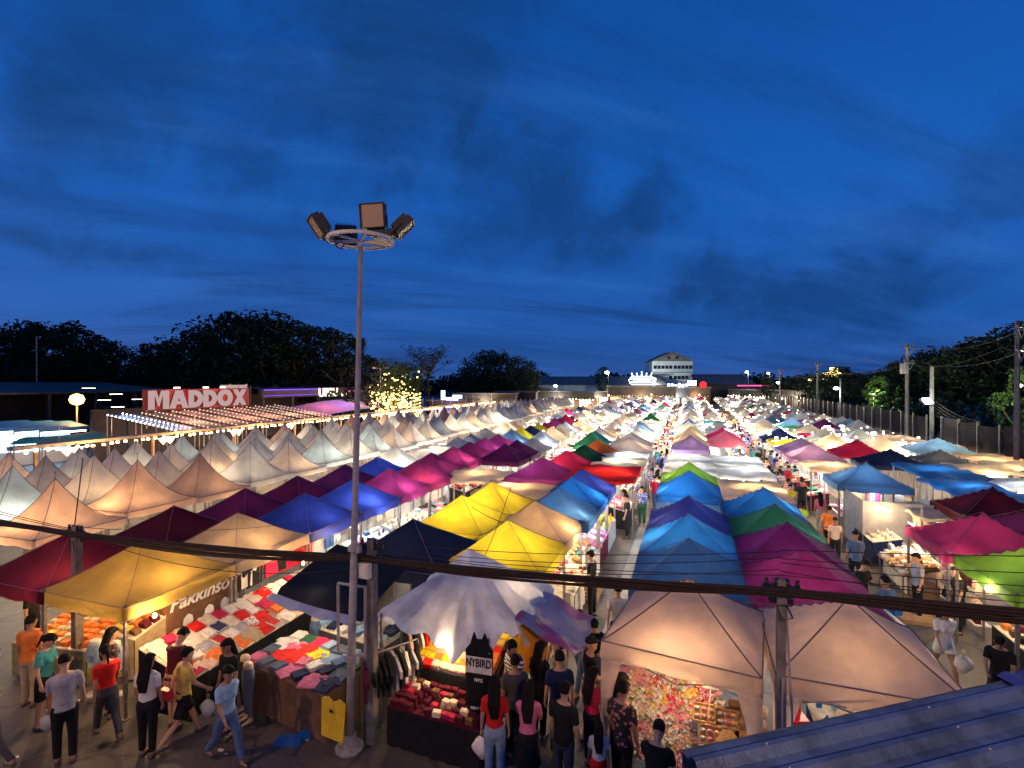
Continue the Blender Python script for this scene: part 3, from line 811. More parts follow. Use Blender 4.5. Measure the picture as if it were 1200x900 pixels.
left = [(0,392,1),(30,384,2),(62,379,0),(92,388,3),(120,402,1),(146,412,2),(178,406,3),(204,404,1),(236,392,0),(262,378,2),(292,371,0),(322,374,2),(350,384,1),(376,386,3),(400,392,3),(420,398,3),(436,424,3)]
names = ['broad dark tree at the far left edge', 'tall dark tree over the left shops', 'highest tree of the left clump, thin pole before it', 'dark tree sloping down right of the left clump', 'low dark tree right of the left clump',
 'lowest tree in the dip between two clumps', 'wispy tree in the dip with small lights', 'round tree at the start of the middle clump', 'dark tree above the red sign', 'tall dark tree above the red sign letters', 'tallest dark tree right of the red sign',
 'dark tree over the purple lit hall', 'dark tree behind the purple lit hall', 'narrow dark tree left of the lamp pole', 'dark tree right behind the lamp pole', 'dark tree sloping down right of the lamp pole', 'small dark tree beside the umbrella shaped one']
for (px, ty, k), nm in zip(left, names):
    tree(px, 74+rr.uniform(-4, 6), ty-3, k, nm, wide=.72 if px > 410 else 1.0 if px > 380 or 120 < px < 240 else 1.12)
for i in range(15):
    px = -90+i*38
    tree(px, 88, 425+rr.uniform(-8,6), i, 'low dark tree in the solid belt behind the left clumps', 'belt of trees behind the left shops', 1.7)
for px, ty, nm in [(550,427,'left tree of the dark clump beyond the field'), (566,413,'second tree of the dark clump beyond the field'), (584,411,'highest tree of the dark clump beyond the field'), (606,419,'fourth tree of the dark clump beyond the field'), (616,428,'rightmost tree of the dark clump beyond the field')]:
    tree(px, 104+rr.uniform(-3,3), ty, px, nm, wide=.85)
tree(707, 150, 430, 3, 'small round tree near the bright floodlight', wide=.8)
right = [(930,440,130),(947,438,125),(968,437,112),(985,430,104),(1000,435,98),(1018,440,92),(1036,436,86),(1052,424,80),(1072,422,76),(1096,412,72),(1118,408,68),(1140,402,64),(1160,396,60),(1180,390,57),(1204,384,54),(1232,380,50)]
for i, (px, ty, dp) in enumerate(right):
    tree(px, dp, ty, i, ['far', 'dark', 'bushy', 'wide', 'tall'][i*5//16]+f" tree in the wood behind the right fence, {['first','second','third','fourth'][i % 4]} of its kind from the left", wide=1.25, bright=False)
for i in range(14):
    tree(960+i*24, 118-i*4.2, 444-i*2.6, i+1, 'low tree filling the dark wood behind the right fence', 'low trees of the right wood', 1.5)
# far horizon tree belt
b = MB(); rr = random.Random(9)
for i in range(420):
    px = 430+i*1.25; D = 235+rr.uniform(-15,15)
    q = spot(px, D); z = rr.uniform(2, 8.5)+2.2*math.sin(i*.09)
    leaves(b, (q.x, q.y, z*.75), rr.uniform(3,4.6), 26, 1.5, rr)
tag(obj('distant_trees', (b, M['leaf'])), 'low dark belt of trees on the horizon', 'trees', kind='stuff')
b = MB(); rr = random.Random(19)
for i in range(170):
    yy = 26+i*.62; x = 19.5+rr.uniform(0, 4)+yy*.02
    leaves(b, (x, yy, rr.uniform(.8, 4.6)), rr.uniform(1.2,1.9), 34, .5, rr)
tag(obj('undergrowth', (b, M['leaf'])), 'tangled dark bushes filling the gap behind the sheet fence', 'bushes', kind='stuff')
b = MB()
for i in range(150):
    q = spot(-40+i*3.3, 66+rr.uniform(-3,3)); leaves(b, (q.x, q.y, rr.uniform(.8, 5.0)), rr.uniform(1.5,2.3), 32, .6, rr)
tag(obj('undergrowth', (b, M['leaf'])), 'dark bushes filling the gap behind the left halls', 'bushes', kind='stuff')
# umbrella shaped tree with bare fan of branches
q = spot(502, 88)
t = thing('umbrella_tree', 'flat topped umbrella shaped tree against the sky', 'tree', q)
b = MB(); cr = MB(); rr = random.Random(21)
b.tube([(0,0,0),(.1,0,3.5),(-.1,0,6.6),(0,0,8.4)], [.30,.25,.20,.16], 8)
for k in range(26):
    a = k*2.399+rr.uniform(-.2,.2); ln = rr.uniform(1.8,4.4); hz_ = 8.2+rr.uniform(2.2,4.2)*(.75+.25*ln/4.4)
    e = Vector((math.cos(a)*ln, math.sin(a)*ln, hz_)); z0 = 6.4+rr.uniform(0,1.8)
    mid = Vector((e.x*.45, e.y*.45, z0+(hz_-z0)*.55))
    b.tube([(0,0,z0), mid, e], [.09,.055,.02], 5)
    for m_ in range(5):
        f = mid.lerp(e, m_/4+.05); g_ = f+Vector((rr.uniform(-.7,.7), rr.uniform(-.7,.7), rr.uniform(.2,.7)))
        b.tube([f, g_], [.025,.01], 4); leaves(cr, g_, .42, 12, .17, rr, flat=.35)
b.tube([(0,0,7.2),(2.6,-.6,8.5),(4.9,-1.2,9.6)], [.1,.06,.02], 5); leaves(cr, (4.6,-1.1,9.6), .7, 40, .2, rr, flat=.3); leaves(cr, (3.6,-.8,9.3), .7, 40, .2, rr, flat=.3)
obj('trunk', (b, M['bark'], True), t); obj('crown', (cr, M['leaf']), t)
# tree wrapped in lights
def strings(b, paths, step, size, rr):
    for pts in paths:
        pts = [Vector(p) for p in pts]
        for a, c in zip(pts, pts[1:]):
            n = max(1, int((c-a).length/step))
            for i in range(n):
                q = a.lerp(c, (i+.5)/n); b.box((q.x, q.y, q.z-size*.5), (size, size, size))
q = spot(462, 62)
t = thing('lit_tree', 'leafy tree wrapped in golden fairy lights', 'tree', q)
rr = random.Random(31); b = MB(); cr = MB(); fl = MB()
b.tube([(0,0,0),(.1,0,3),(0,.1,5)], [.3,.24,.15], 8)
for k in range(8):
    a = k*.8; e = (math.cos(a)*1.9, math.sin(a)*1.9, 5.4+rr.uniform(0,1.6)); b.tube([(0,0,2.6), (e[0]*.5,e[1]*.5,4.6), e], [.12,.07,.03], 5)
for k in range(46):
    a = rr.uniform(0,6.28); ra = rr.uniform(0,2.7); leaves(cr, (math.cos(a)*ra, math.sin(a)*ra, rr.uniform(4.2,8.6)), .8, 50, .22, rr)
for k in range(520):
    a = rr.uniform(0,6.28); z = rr.uniform(.8,5.0)+ (rr.random() < .12)*2.5; ra = .6+rr.uniform(0,2.6)
    s = rr.uniform(.07,.17); fl.box((math.cos(a)*ra, math.sin(a)*ra*.7, z), (s,s,s))
obj('trunk', (b, M['bark'], True), t); obj('crown', (cr, M['leaf2']), t); tag(obj('fairy_lights', (fl, E_YEL), t), kind='stuff')
lamp('glow_light', (0, -1.6, 3.0), 350, (1,.62,.2), .3, t)
q = spot(489, 63)
t = thing('lit_tree', 'second trunk wound with golden lights right of the lit tree', 'tree', q)
b = MB(); fl = MB(); b.tube([(0,0,0),(0,0,4),(.2,0,7)], [.32,.26,.12], 8)
for k in range(130):
    a = k*.55; z = .5+k*.034; fl.box((math.cos(a)*.4, math.sin(a)*.4, z), (.08,.08,.08))
cr = MB()
for k in range(26):
    a = rr.uniform(0,6.28); ra = rr.uniform(0,1.7); leaves(cr, (math.cos(a)*ra, math.sin(a)*ra, rr.uniform(5.4,8.2)), .7, 40, .22, rr)
obj('trunk', (b, M['bark'], True), t); obj('crown', (cr, M['leaf']), t); tag(obj('fairy_lights', (fl, E_YEL), t), kind='stuff')

# ------------------------------------------------------------------ left: shops, signs, light beam
EX = Vector((0, 1, 0))
def box_obj(name, c, s, m, parent=None, rz=0.0):
    b = MB(); b.box((0,0,0), s); return obj(name, (b, m), parent, c, (0,0,rz))
# all these stand along X = -34 .. -50, facing the market (+X)
t = thing('dark_hall', 'long dark hall with a few hanging tube lights at far left', 'building', spot(92, 52), R(6))
box_obj('back_wall', (-8, 0, 2.9), (.3, 17, 5.8), M['dwall'], t)
b = MB(); b.quad((-8.5,-9,6.2),(2.5,-9,5.3),(2.5,9,5.3),(-8.5,9,6.2)); b.quad((-8.5,-9,6.05),(-8.5,9,6.05),(2.5,9,5.15),(2.5,-9,5.15)); b.quad((2.5,-9,5.15),(2.5,9,5.15),(2.5,9,5.3),(2.5,-9,5.3)); obj('roof', (b, M['dwall']), t)
for i in range(5): box_obj('pillar', (2.2, -8.5+i*4.25, 2.6), (.22,.22,5.2), M['dwall'], t)
for i, (px, py) in enumerate([(122,469),(136,462),(138,477),(162,468),(104,455),(120,493)]):
    o = obj('tube_lamp', TUBE, None, spot(px, 49, 6.3+(447-py)/600*49), (0,0,R(30)), mats=[E_NEUT]); tag(o, f"tube light hanging in the dark hall, {['first','second','third','fourth','fifth','lowest'][i]} from the left", 'tube light')
# amber flood lamp
t = thing('flood_lamp', 'glaring amber round floodlight before the dark hall', 'floodlight', spot(90, 44))
b = MB(); b.tube([(0,0,0),(0,0,4.9)], .06, 8); obj('pole', (b, M['steel'], True), t)
b = MB(); b.lathe((0,0,4.75), [(.05,-.50),(.42,-.34),(.55,0),(.42,.34),(.05,.50)], 14); obj('globe', (b, emat('amber', (1,.55,.12), 9), True), t)
lamp('amber_light', (.7, -.4, 4.9), 420, (1,.52,.14), .3, t)
# sign building with the big red board
sgn = thing('sign_building', 'low restaurant under the big red lettered board', 'building', (-42, 35.0, 0))
box_obj('wall', (-3, 0, 2.0), (.3, 15, 4.0), M['dwall'], sgn)
for i in range(4): box_obj('pillar', (0, -6.6+i*4.4, 1.9), (.25,.25,3.8), M['dwall'], sgn)
t = thing('sign_board', 'red lettered sign board mounted above the restaurant roof', 'sign', (-41.9, 34.8, 0))
RZs = R(90-4)
box_obj('board', (-.12, 0, 4.75), (.14, 10.6, 1.75), mat('sign_red', (.24,.006,.010), .5, 0), t)
for i in range(5): box_obj('strut', (-.4, -4.8+i*2.4, 4.0), (.08,.08,3.2), M['steel'], t)
box_obj('side_post', (-.1, 5.45, 4.7), (.2, .12, 2.3), M['dwall'], t)
def bar(b, x0, z0, x1, z1, w, d=.16):
    dx, dz = x1-x0, z1-z0; L = math.hypot(dx, dz); nx, nz = -dz/L*w/2, dx/L*w/2
    b.prism([(x0-nx,z0-nz),(x1-nx,z1-nz),(x1+nx,z1+nz),(x0+nx,z0+nz)], d)
def flatbar(b, x0, z0, x1, z1, w, d=.16):      # slanted stroke with level ends
    b.prism([(x0-w/2,z0),(x0+w/2,z0),(x1+w/2,z1),(x1-w/2,z1)], d)
def arc(b, cx, cz, rx, rz, a0, a1, w, d=.16, n=12):
    for i in range(n):
        t0, t1 = a0+(a1-a0)*i/n, a0+(a1-a0)*(i+1)/n
        o_, q_ = (rx, rz), (rx-w, rz-w)
        b.prism([(cx+q_[0]*math.cos(t0), cz+q_[1]*math.sin(t0)), (cx+o_[0]*math.cos(t0), cz+o_[1]*math.sin(t0)), (cx+o_[0]*math.cos(t1), cz+o_[1]*math.sin(t1)), (cx+q_[0]*math.cos(t1), cz+q_[1]*math.sin(t1))][::1], d)
HL = 1.55
def letter(ch):
    b = MB()
    if ch == 'M':
        b.prism([(-.85,0),(-.40,0),(-.40,HL),(-.85,HL)], .15); b.prism([(.40,0),(.85,0),(.85,HL),(.40,HL)], .15)
        b.prism([(-.40,HL),(-.02,.25),(.0,.25),(.0,.75),(-.25,HL)], .14); b.prism([(.40,HL),(.25,HL),(.0,.75),(.0,.25),(.02,.25)], .14)
    elif ch == 'A':
        flatbar(b, -.60, 0, -.06, HL, .44, .15); flatbar(b, .60, 0, .06, HL, .44, .148); b.box((0,0,.48), (.7,.13,.28))
    elif ch == 'D':
        b.box((-.46,0,HL/2), (.42,.15,HL)); arc(b, -.25, HL/2, .92, HL/2, -math.pi/2, math.pi/2, .42, .148, 14)
    elif ch == 'O': arc(b, 0, HL/2, .80, HL/2+.02, 0, 2*math.pi, .44, .15, 26)
    elif ch == 'X': flatbar(b, -.52, 0, .52, HL, .46, .15); flatbar(b, .52, 0, -.52, HL, .46, .146)
    return b
for ch, yy in zip('MADDOX', (-4.15, -2.36, -.75, .71, 2.30, 3.97)):
    obj('letter', (letter(ch), E_LETTER), t, (.14, yy, 3.98), (0, 0, R(90)))
me = word_mesh('restaurant', .62, .05, .02, italic=.2); me.materials.append(E_LETTER)
obj('small_letters', me, t, (.1, 3.3, 5.66), (R(90), 0, R(90)), scale=(1.2,1,1))
for y in (-2.6, 2.0, .2): 
    b = MB(); b.box((0,0,0), (.1,.5,.09)); obj('board_light', (b, E_NEUT), t, (.2, y, 5.75))
lamp('sign_glow', (1.6, -2.5, 5.0), 60, (1,.25,.2), .4, t); lamp('sign_glow', (1.6, 2.5, 5.0), 60, (1,.25,.2), .4, t)
# striped awnings with fairy lights in front of the sign
rr = random.Random(41)
ay = 26.2
for i in range(7):
    t = thing('awning', f"long sloping awning strung with fairy lights, {['first','second','third','fourth','fifth','sixth','seventh'][i]} from the left before the red board", 'awning', (-37.8, ay+1.2, 0))
    b = MB()
    for k in range(12):
        x0, x1 = -3.6+k*.62, -3.6+(k+1)*.62; z0, z1 = 3.75-k*.085, 3.75-(k+1)*.085
        b.quad((x0,-1.05,z0),(x1,-1.05,z1),(x1,1.05,z1-.02),(x0,1.05,z0-.02))
    obj('sheet', (b, M['awn'] if i else M['silver']), t)
    b = MB()
    for px_2 in (-3.5, 3.7):
        for s in (-1, 1): b.tube([(px_2, s*1.05, 0), (px_2, s*1.05, 3.74 if px_2 < 0 else 2.74)], .04, 5)
    obj('frame', (b, M['steel']), t)
    b = MB(); strings(b, [[(-3.6,-1.08,3.86),(3.8,-1.08,2.86)], [(-3.6,.0,3.9),(3.8,.0,2.9)]], .42, .07, rr)
    tag(obj('fairy_lights', (b, E_SOFT if i else E_WHITE), t), kind='stuff')
    lamp('awning_light', (1, 0, 2.3), 120, (1,.45,.28) if 1 < i < 5 else (1,.62,.4) , .2, t)
    ay += 2.55
# purple lit hall
hall = thing('purple_hall', 'low dark hall with purple edge lighting and glowing word sign', 'building', (-43, 51.5, 0))
box_obj('wall', (-4, 0, 2.4), (.3, 17, 4.8), M['dwall'], hall)
box_obj('fascia', (0, 0, 5.0), (.5, 18, .95), M['dwall'], hall)
b = MB(); b.box((.29,-3.2,5.38), (.06,11,.10)); b.box((.29,-3.2,4.75), (.06,11,.05)); obj('purple_strip', (b, E_PURPLE), hall)
b = MB(); b.box((.29,7.1,5.0), (.06,3.6,.12)); obj('red_strip', (b, E_PINK), hall)
b = MB(); b.quad((-4,-9,5.6),(.3,-9,5.5),(.3,9,5.5),(-4,9,5.6)); obj('roof', (b, M['roofm']), hall)
for i in range(5): box_obj('pillar', (0, -8.6+i*4.3, 2.26), (.25,.25,4.5), M['dwall'], hall)
t = thing('word_sign', 'glowing cream word sign on the purple hall', 'sign', (-42.6, 53.2, 0))
me = word_mesh('UP2U', 1.5, .06, .0); me.materials.append(emat('creamsign', (1,.85,.6), 2.6)); obj('letters', me, t, (.1, -.4, 4.45), (R(90),0,R(90)))
me = word_mesh('pub', .62, .05, .02); me.materials.append(emat('creamsign', (1,.85,.6), 2.6)); obj('small_letters', me, t, (.1, 2.6, 4.5), (R(90),0,R(90)))
t = thing('pink_canopy', 'broad pale canopy lit pink and violet before the purple hall', 'awning', (-38.6, 52.5, 0))
def pc(u, v): return (-2.2+4.6*u, -8+16*v, 3.5-.75*u+.55*math.sin(math.pi*v)*(1-.4*u))
b = MB(); b.grid(pc, 10, 18); obj('sheet', (b, mat('pale_canvas', (.6,.5,.5), .6, trans=.3), True), t)
for s in (-7.6, -2.5, 2.5, 7.6):
    b = MB(); b.tube([(2.2, s, 0), (2.2, s, 2.8)], .05, 6); obj('post', (b, M['steel']), t)
for y, c in ((-5, (1,.2,.4)), (-1.5,(.35,.2,1)), (2,(1,.5,.3)), (6,(1,.35,.5))): lamp('canopy_light', (.5, y, 5.6), 200, c, .3, t)
# light-string beam running the length of the field
beam = thing('light_beam', 'long low beam hung with rows of warm bulbs behind the field', 'light string', (-30.2, 48, 0))
b = MB(); b.box((0, 0, 3.12), (.5, 66, .16)); obj('beam', (b, mat('cream_beam', (.5,.36,.24), .7), ), beam)
b = MB(); y = -32.5
while y < 33:
    b.box((.30, y+rr.uniform(-.1,.1), 2.92+rr.uniform(-.04,.04)), (.11,.11,.11))
    if int(y) % 5 == 0: b.tri((.3,y-.35,2.9),(.3,y+.35,2.9),(.3,y,2.5))
    y += .42
tag(obj('bulb_row', (b, E_WARM), beam), kind='stuff')
for i in range(12):
    b = MB(); b.box((0,0,1.5), (.12,.12,3.0)); obj('post', (b, M['wood']), beam, (0, -32+i*5.8, 0)); lamp('beam_light', (.9, -30+i*5.6, 2.3), 190, (1,.58,.26), .15, beam)
for i in range(26):   # thin masts on the beam
    b = MB() if i == 0 else b
    if i == 0: b.tube([(0,0,3.2),(0,0,4.3)], .018, 4); MAST = b.mesh('mast', M['white_paint'])
    obj('mast', MAST, beam, (0, -31+i*2.5, 0))
# blue lit stalls at far left
for i, (x, y, w, h, col, lab) in enumerate([(spot(8,39).x,spot(8,39).y,3.2,2.9,E_CYAN,'cyan lit kiosk at the far left edge'), (spot(38,40).x,spot(38,40).y,3.2,2.8,E_WHITE,'white lit kiosk second from the left edge'), (spot(64,41).x,spot(64,41).y,3.0,2.7,E_CYAN,'pale blue lit kiosk before the dark hall')]):
    t = thing('kiosk', lab, 'kiosk', (x, y, 0), R(-8))
    box_obj('counter', (1.0, 0, .5), (.5, w, 1.0), M['white_paint'], t); box_obj('back_wall', (-1.2, 0, 1.4), (.1, w, 2.8), M['bwall'], t)
    b = MB(); b.quad((-1.5,-w/2-.1,h+.3),(1.6,-w/2-.1,h),(1.6,w/2+.1,h),(-1.5,w/2+.1,h+.3)); b.quad((1.6,-w/2-.1,h),(1.6,w/2+.1,h),(1.6,w/2+.1,h-.28),(1.6,-w/2-.1,h-.28)); obj('roof', (b, mat('blue_sheet', (.05,.25,.5), .5)), t)
    for s in (-1, 1): box_obj('post', (1.45, s*w/2, h/2-.05), (.08,.08,h-.1), M['steel'], t)
    for k in range(3):
        b = MB(); b.box((0,0,0), (.06,.8,.5)); obj('light_panel', (b, col), t, (-1.1, -1.0+k*1.0, 1.9))
    b = MB(); b.box((0,0,0), (.06,w*.95,.10)); obj('strip_light', (b, E_WHITE), t, (1.5, 0, h-.38))
    lamp('kiosk_light', (.3, 0, 2.3), 80, (.5,.75,1) if i != 1 else (.7,.85,1), .2, t)
t = thing('green_awning', 'dull teal awning between the kiosks and the field', 'awning', spot(72, 37))
def ga(u, v): return (-1.8+3.6*u, -2.2+4.4*v, 2.5-.6*abs(u*2-1)**1.3-.1*math.sin(math.pi*v))
b = MB(); b.grid(ga, 12, 6); obj('sheet', (b, canopy_mat('teal'), True), t)
for sx in (-1.7, 1.7):
    for sy2 in (-2.1, 2.1): box_obj('post', (sx, sy2, .9), (.06,.06,1.8), M['steel'], t)
# thin dark pole at far left
t = thing('lamp_post', 'thin tall lamp post against the far left trees', 'lamp post', spot(43, 62))
b = MB(); b.tube([(0,0,0),(0,0,11.6)], [.09,.06], 6); obj('pole', (b, M['steel']), t); b = MB(); b.box((.3,0,11.65), (.7,.25,.12)); obj('head', (b, M['steel']), t)
t = thing('lamp_post', 'thin lamp post with double head right of the lamp pole', 'lamp post', spot(446, 66))
b = MB(); b.tube([(0,0,0),(0,0,8.0)], [.08,.05], 6); b.tube([(-.9,0,8),(.9,0,8)], .04, 5); obj('pole', (b, M['steel']), t)
for s in (-.9, .9):
    b = MB(); b.box((s,0,8.05), (.45,.3,.2)); obj('head', (b, M['steel']), t)

# ------------------------------------------------------------------ far shops
def shop(px, D, w, h, wallm, label, openh=2.4, lights=E_NEUT, sign=None, nwin=4, roofz=.0, power=300, lc=NEUT, fascia=None, name='shop'):
    p = spot(px, D); t = thing(name, label, 'building', p, R(YAW*.6))
    box_obj('back_wall', (0, 4, h/2), (w, .3, h), wallm, t)
    box_obj('side_wall', (-w/2+.1, 2, h/2), (.2, 3.7, h), wallm, t); box_obj('side_wall', (w/2-.1, 2, h/2), (.2, 3.7, h), wallm, t)
    box_obj('front_wall', (0, 0, openh+(h-openh)/2), (w, .3, h-openh), fascia or M['dwall'], t)
    b = MB(); b.box((0, 1.9, h+.1+roofz), (w+.6, 5, .2)); obj('roof', (b, M['roofm']), t)
    n = max(2, int(w/2.4))
    for i in range(n+1): box_obj('pillar', (-w/2+.15+i*(w-.3)/n, -.1, openh/2), (.2,.2,openh), wallm, t)
    for i in range(nwin):
        x = -w/2+(i+.5)*w/nwin
        b = MB(); b.box((0,0,0), (w/nwin*.62, .08, openh*.55)); obj('lit_window', (b, lights), t, (x, 3.75, openh*.6))
    b = MB(); x = -w/2
    while x < w/2:
        b.box((x, -.25, openh+random.uniform(-.05,.15)), (.22,.1,.12)); x += .7
    tag(obj('lamp_row', (b, lights), t), kind='stuff')
    lamp('shop_light', (0, -1.4, openh), power, lc, .3, t)
    return t
E_WIN = emat('window', (1,.70,.36), 1.6); E_WINW = emat('windowpale', (.9,.9,.85), 1.5)
shop(568, 84, 10, 4.2, M['wood'], 'shop front lit warm white at the end of the field', 2.6, E_WIN, power=500)
shop(604, 88, 7, 4.4, M['redwall'], 'dark red bar beside the warm white shop', 2.6, E_RED, power=200, lc=(1,.3,.2))
shop(528, 76, 6.5, 3.4, M['dwall'], 'small dark shop with white glowing word sign', 2.2, E_PURPLE, power=150, lc=(.7,.5,1))
t = thing('word_sign', 'white glowing sign on the small dark shop', 'sign', spot(530, 75.2))
b = MB(); b.box((-1.5,0,4.2), (.6,.1,1.5)); b.box((-.2,0,3.75), (2.2,.1,.4)); b.box((.8,0,4.05), (1.5,.1,.5)); obj('letters', (b, E_CROWN), t)
shop(655, 110, 15, 4.0, M['wood'], 'long low shop with bright cream roof band', 2.4, E_NEUT, power=500)
shop(628, 112, 7, 4.8, M['redwall'], 'brown fronted bar with white lamp at its corner', 2.6, E_WIN, power=200)
shop(752, 120, 15.5, 5.0, M['wood'], 'orange lit food hall under the white crown sign', 2.9, E_WIN, power=260, lc=WARM)
shop(794, 122, 5.5, 4.6, M['wood'], 'shop with icy white sign right of the food hall', 2.6, E_WINW, power=500, lc=COOL)
shop(815, 124, 7, 4.8, M['redwall'], 'shop with red round sign left of the long dark roof', 2.6, E_WIN, power=400, lc=WARM)
shop(700, 128, 16, 3.6, M['wood'], 'low cream shops left of the food hall', 2.3, E_NEUT, power=500)
for i, (px, D, w) in enumerate([(845,150,16),(905,128,13),(880,140,12),(935,120,10)]): shop(px, D, w, 4.0, M['dwall'], ['dim shop under the long dark roof','cream lit shop row beyond the right rows','lit shop behind the black tree','low lit shop near the tiered restaurant'][i], 2.4, E_NEUT, power=600)
t = thing('crown_sign', 'icy white neon crown sign on the food hall roof', 'sign', spot(752, 118.5), R(YAW*.6))
b = MB()
for k, (w, z) in enumerate([(4.6,5.6),(5.6,6.2),(5.2,6.9),(4.4,7.4)]): b.box((0,0,z), (w,.12,.22))
for k in range(5):
    x = -2.0+k*1.0; b.tube([(x,0,7.5),(x+(k-2)*.12,0,8.0+(.3 if k == 2 else 0))], [.2,.05], 5); b.lathe((x+(k-2)*.12,0,8.15+(.3 if k == 2 else 0)), [(.05,-.15),(.18,0),(.05,.15)], 6)
for s in (-1, 1): b.tube([(s*2.5,0,5.7),(s*2.9,0,6.6),(s*2.3,0,7.4)], .1, 5)
for x in (-1.7,-1.0,-.3,.4,1.1,1.8): b.box((x,0,6.55), (.38,.14,.5))
obj('neon', (b, E_CROWN), t); b = MB(); b.box((0,.3,6.4), (4.6,.1,2.6)); obj('backing', (b, M['dwall']), t)
t = thing('word_sign', 'icy white lettered sign right of the crown', 'sign', spot(794, 120), R(YAW*.6)); 
b = MB()
for k in range(6): b.box((-2+k*.8,0,5.3+.12*(k % 2)), (.55,.1,.95-.2*(k % 3)))
obj('letters', (b, E_CROWN), t)
t = thing('round_sign', 'round red sign beside a cream panel', 'sign', spot(818, 122), R(YAW*.6))
b = MB(); b.tube([(1.2,0,5.5),(1.2,.2,5.5)], .8, 16); obj('disc', (b, E_RED), t); b = MB(); b.box((-1.4,0,5.9), (2.0,.1,1.1)); obj('panel', (b, E_NEUT), t)
# long dark roof with red neon line
t = thing('long_roof_building', 'dark building with long pitched roof and a red neon line', 'building', spot(858, 150), R(YAW))
box_obj('wall', (0, 0, 2.7), (24, 8, 5.4), M['dwall'], t)
b = MB(); b.quad((-13,-5,5.4),(5,-5,5.4),(3,0,8.4),(-12,0,8.4)); b.quad((5,-5,5.4),(5,5,5.4),(3,0,8.4),(3,0,8.4)); b.quad((-13,5,5.4),(-13,-5,5.4),(-12,0,8.4),(-12,0,8.4)); obj('roof', (b, M['roofm']), t)
b = MB(); b.box((4, -5.1, 5.1), (9.5,.1,.35)); obj('neon_line', (b, E_PINK), t)
t = thing('tiered_restaurant', 'yellow lit tiered restaurant sign house behind the right rows', 'building', spot(962, 128), R(YAW))
box_obj('wall', (0, 0, 2.4), (9, 5, 4.8), M['dwall'], t); box_obj('upper_wall', (1, 0, 6.2), (6, 4, 2.8), M['dwall'], t)
for x, z, w, h in ((-.4,6.7,8.5,.5),(.8,7.9,3.6,1.3),(1.6,9.2,2.0,1.0),(3.4,8.4,1.6,.5),(1.4,4.3,3.8,.55)):
    b = MB(); b.box((0,0,0), (w,.15,h)); obj('light_band', (b, E_YEL), t, (x, -2.65, z))
lamp('restaurant_light', (0,-4,5), 400, WARM, .3, t)
# white block with gabled roof
t = thing('white_block', 'pale three storey block with a gabled roof on the horizon', 'building', spot(783, 175), R(YAW*.8))
box_obj('wall', (0, 0, 6.5), (13.2, 12, 13.0), M['bwall'], t)
b = MB(); G0 = [(-7.0,13.0),(7.0,13.0),(0.4,15.9),(-.4,15.9)]
b.prism(G0[:2]+[(5.2,13.9),(.3,16.2),(-.3,16.2),(-5.2,13.9)], 12.6); obj('roof', (b, M['tileroof']), t)
b = MB(); b.prism([(-3.6,13.55),(3.6,13.55),(0,15.4)], .2, (0,-6.35,0)); obj('gable', (b, mat('tan_gable', (.30,.25,.20), .8)), t)
for k, x in enumerate((-1.3, 1.3)): box_obj('gable_window', (x, -6.5, 14.1), (.9,.1,.8), M['glass'], t)
for row, z in enumerate((11.0, 7.6)):
    for k in range(10):
        if row and k < 4: continue
        x = -5.6+k*1.25+(.25 if k > 4 else 0)
        box_obj('window', (x, -6.03, z), (1.05,.1,1.1), M['glass'], t)
for z in (5.6, 9.3): 
    b = MB(); b.box((0,-6.1,z), (13.4,.25,.25)); obj('ledge', (b, M['concrete']), t)
b = MB(); b.box((-4.2,-7.2,8.3), (5.4,2.3,.25)); obj('entrance_canopy', (b, M['roofm']), t)
b = MB(); b.tube([(0,0,0),(0,0,4.0)], .05, 4); 
for z in (3.2,3.6,3.9): b.tube([(-.6,0,z),(.6,0,z)], .03, 4)
for x in (-7.4, 7.9): obj('antenna', (b, M['steel']), t, (x, 0, 9.5))
t = thing('grey_shed', 'long low grey shed left of the pale block', 'building', spot(690, 165), R(YAW))
box_obj('wall', (0, 0, 2.6), (46, 10, 5.2), M['bwall'], t)
b = MB(); b.quad((-24,-6,5.2),(24,-6,5.2),(22,0,7.9),(-22,0,7.9)); b.quad((24,6,5.2),(-24,6,5.2),(-22,0,7.9),(22,0,7.9)); obj('roof', (b, M['roofm']), t)
# far street lamps with glare
for px, D, z, pw, lab in [(713,140,8.8,700,'white street lamp glaring over the low cream shops'), (914,120,6.0,300,'white street lamp by the black tree'), (985,53,5.6,120,'white street lamp on the pale pole, right rows'), (902,130,8.4,200,'small white lamp left of the black tree'), (877,135,8.8,150,'small white lamp over the red neon line'), (653,108,5.4,150,'white lamp at the bar corner'), (768,158,7.0,2200,'street lamp lighting the pale block')]:
    t = thing('street_lamp', lab, 'street lamp', spot(px, D))
    s = 2.2 if D < 60 else 3.6 if pw < 600 else 5.5
    b = MB(); b.tube([(0,0,0),(0,0,z+(1.0 if D < 60 else 0))], [.11,.07], 8); obj('pole', (b, M['concrete']), t)
    b = MB(); b.tube([(0,0,z),(-.35,0,z+.15)], .04, 5); obj('arm', (b, M['steel']), t)
    b = MB(); b.lathe((0,0,0), [(.02,-.07),(.09,-.04),(.11,0),(.05,.05)], 10); obj('lamp_head', (b, emat('streetwhite', (.86,1,.92), 26), True), t, (-.4,0,z), scale=s)
    lamp('street_light', (-.4, 0, z-.6), pw, (.85,1,.9), .2, t)
tree(884+14, 118, 438, 1, 'black tree standing among the far right shops', wide=.7)
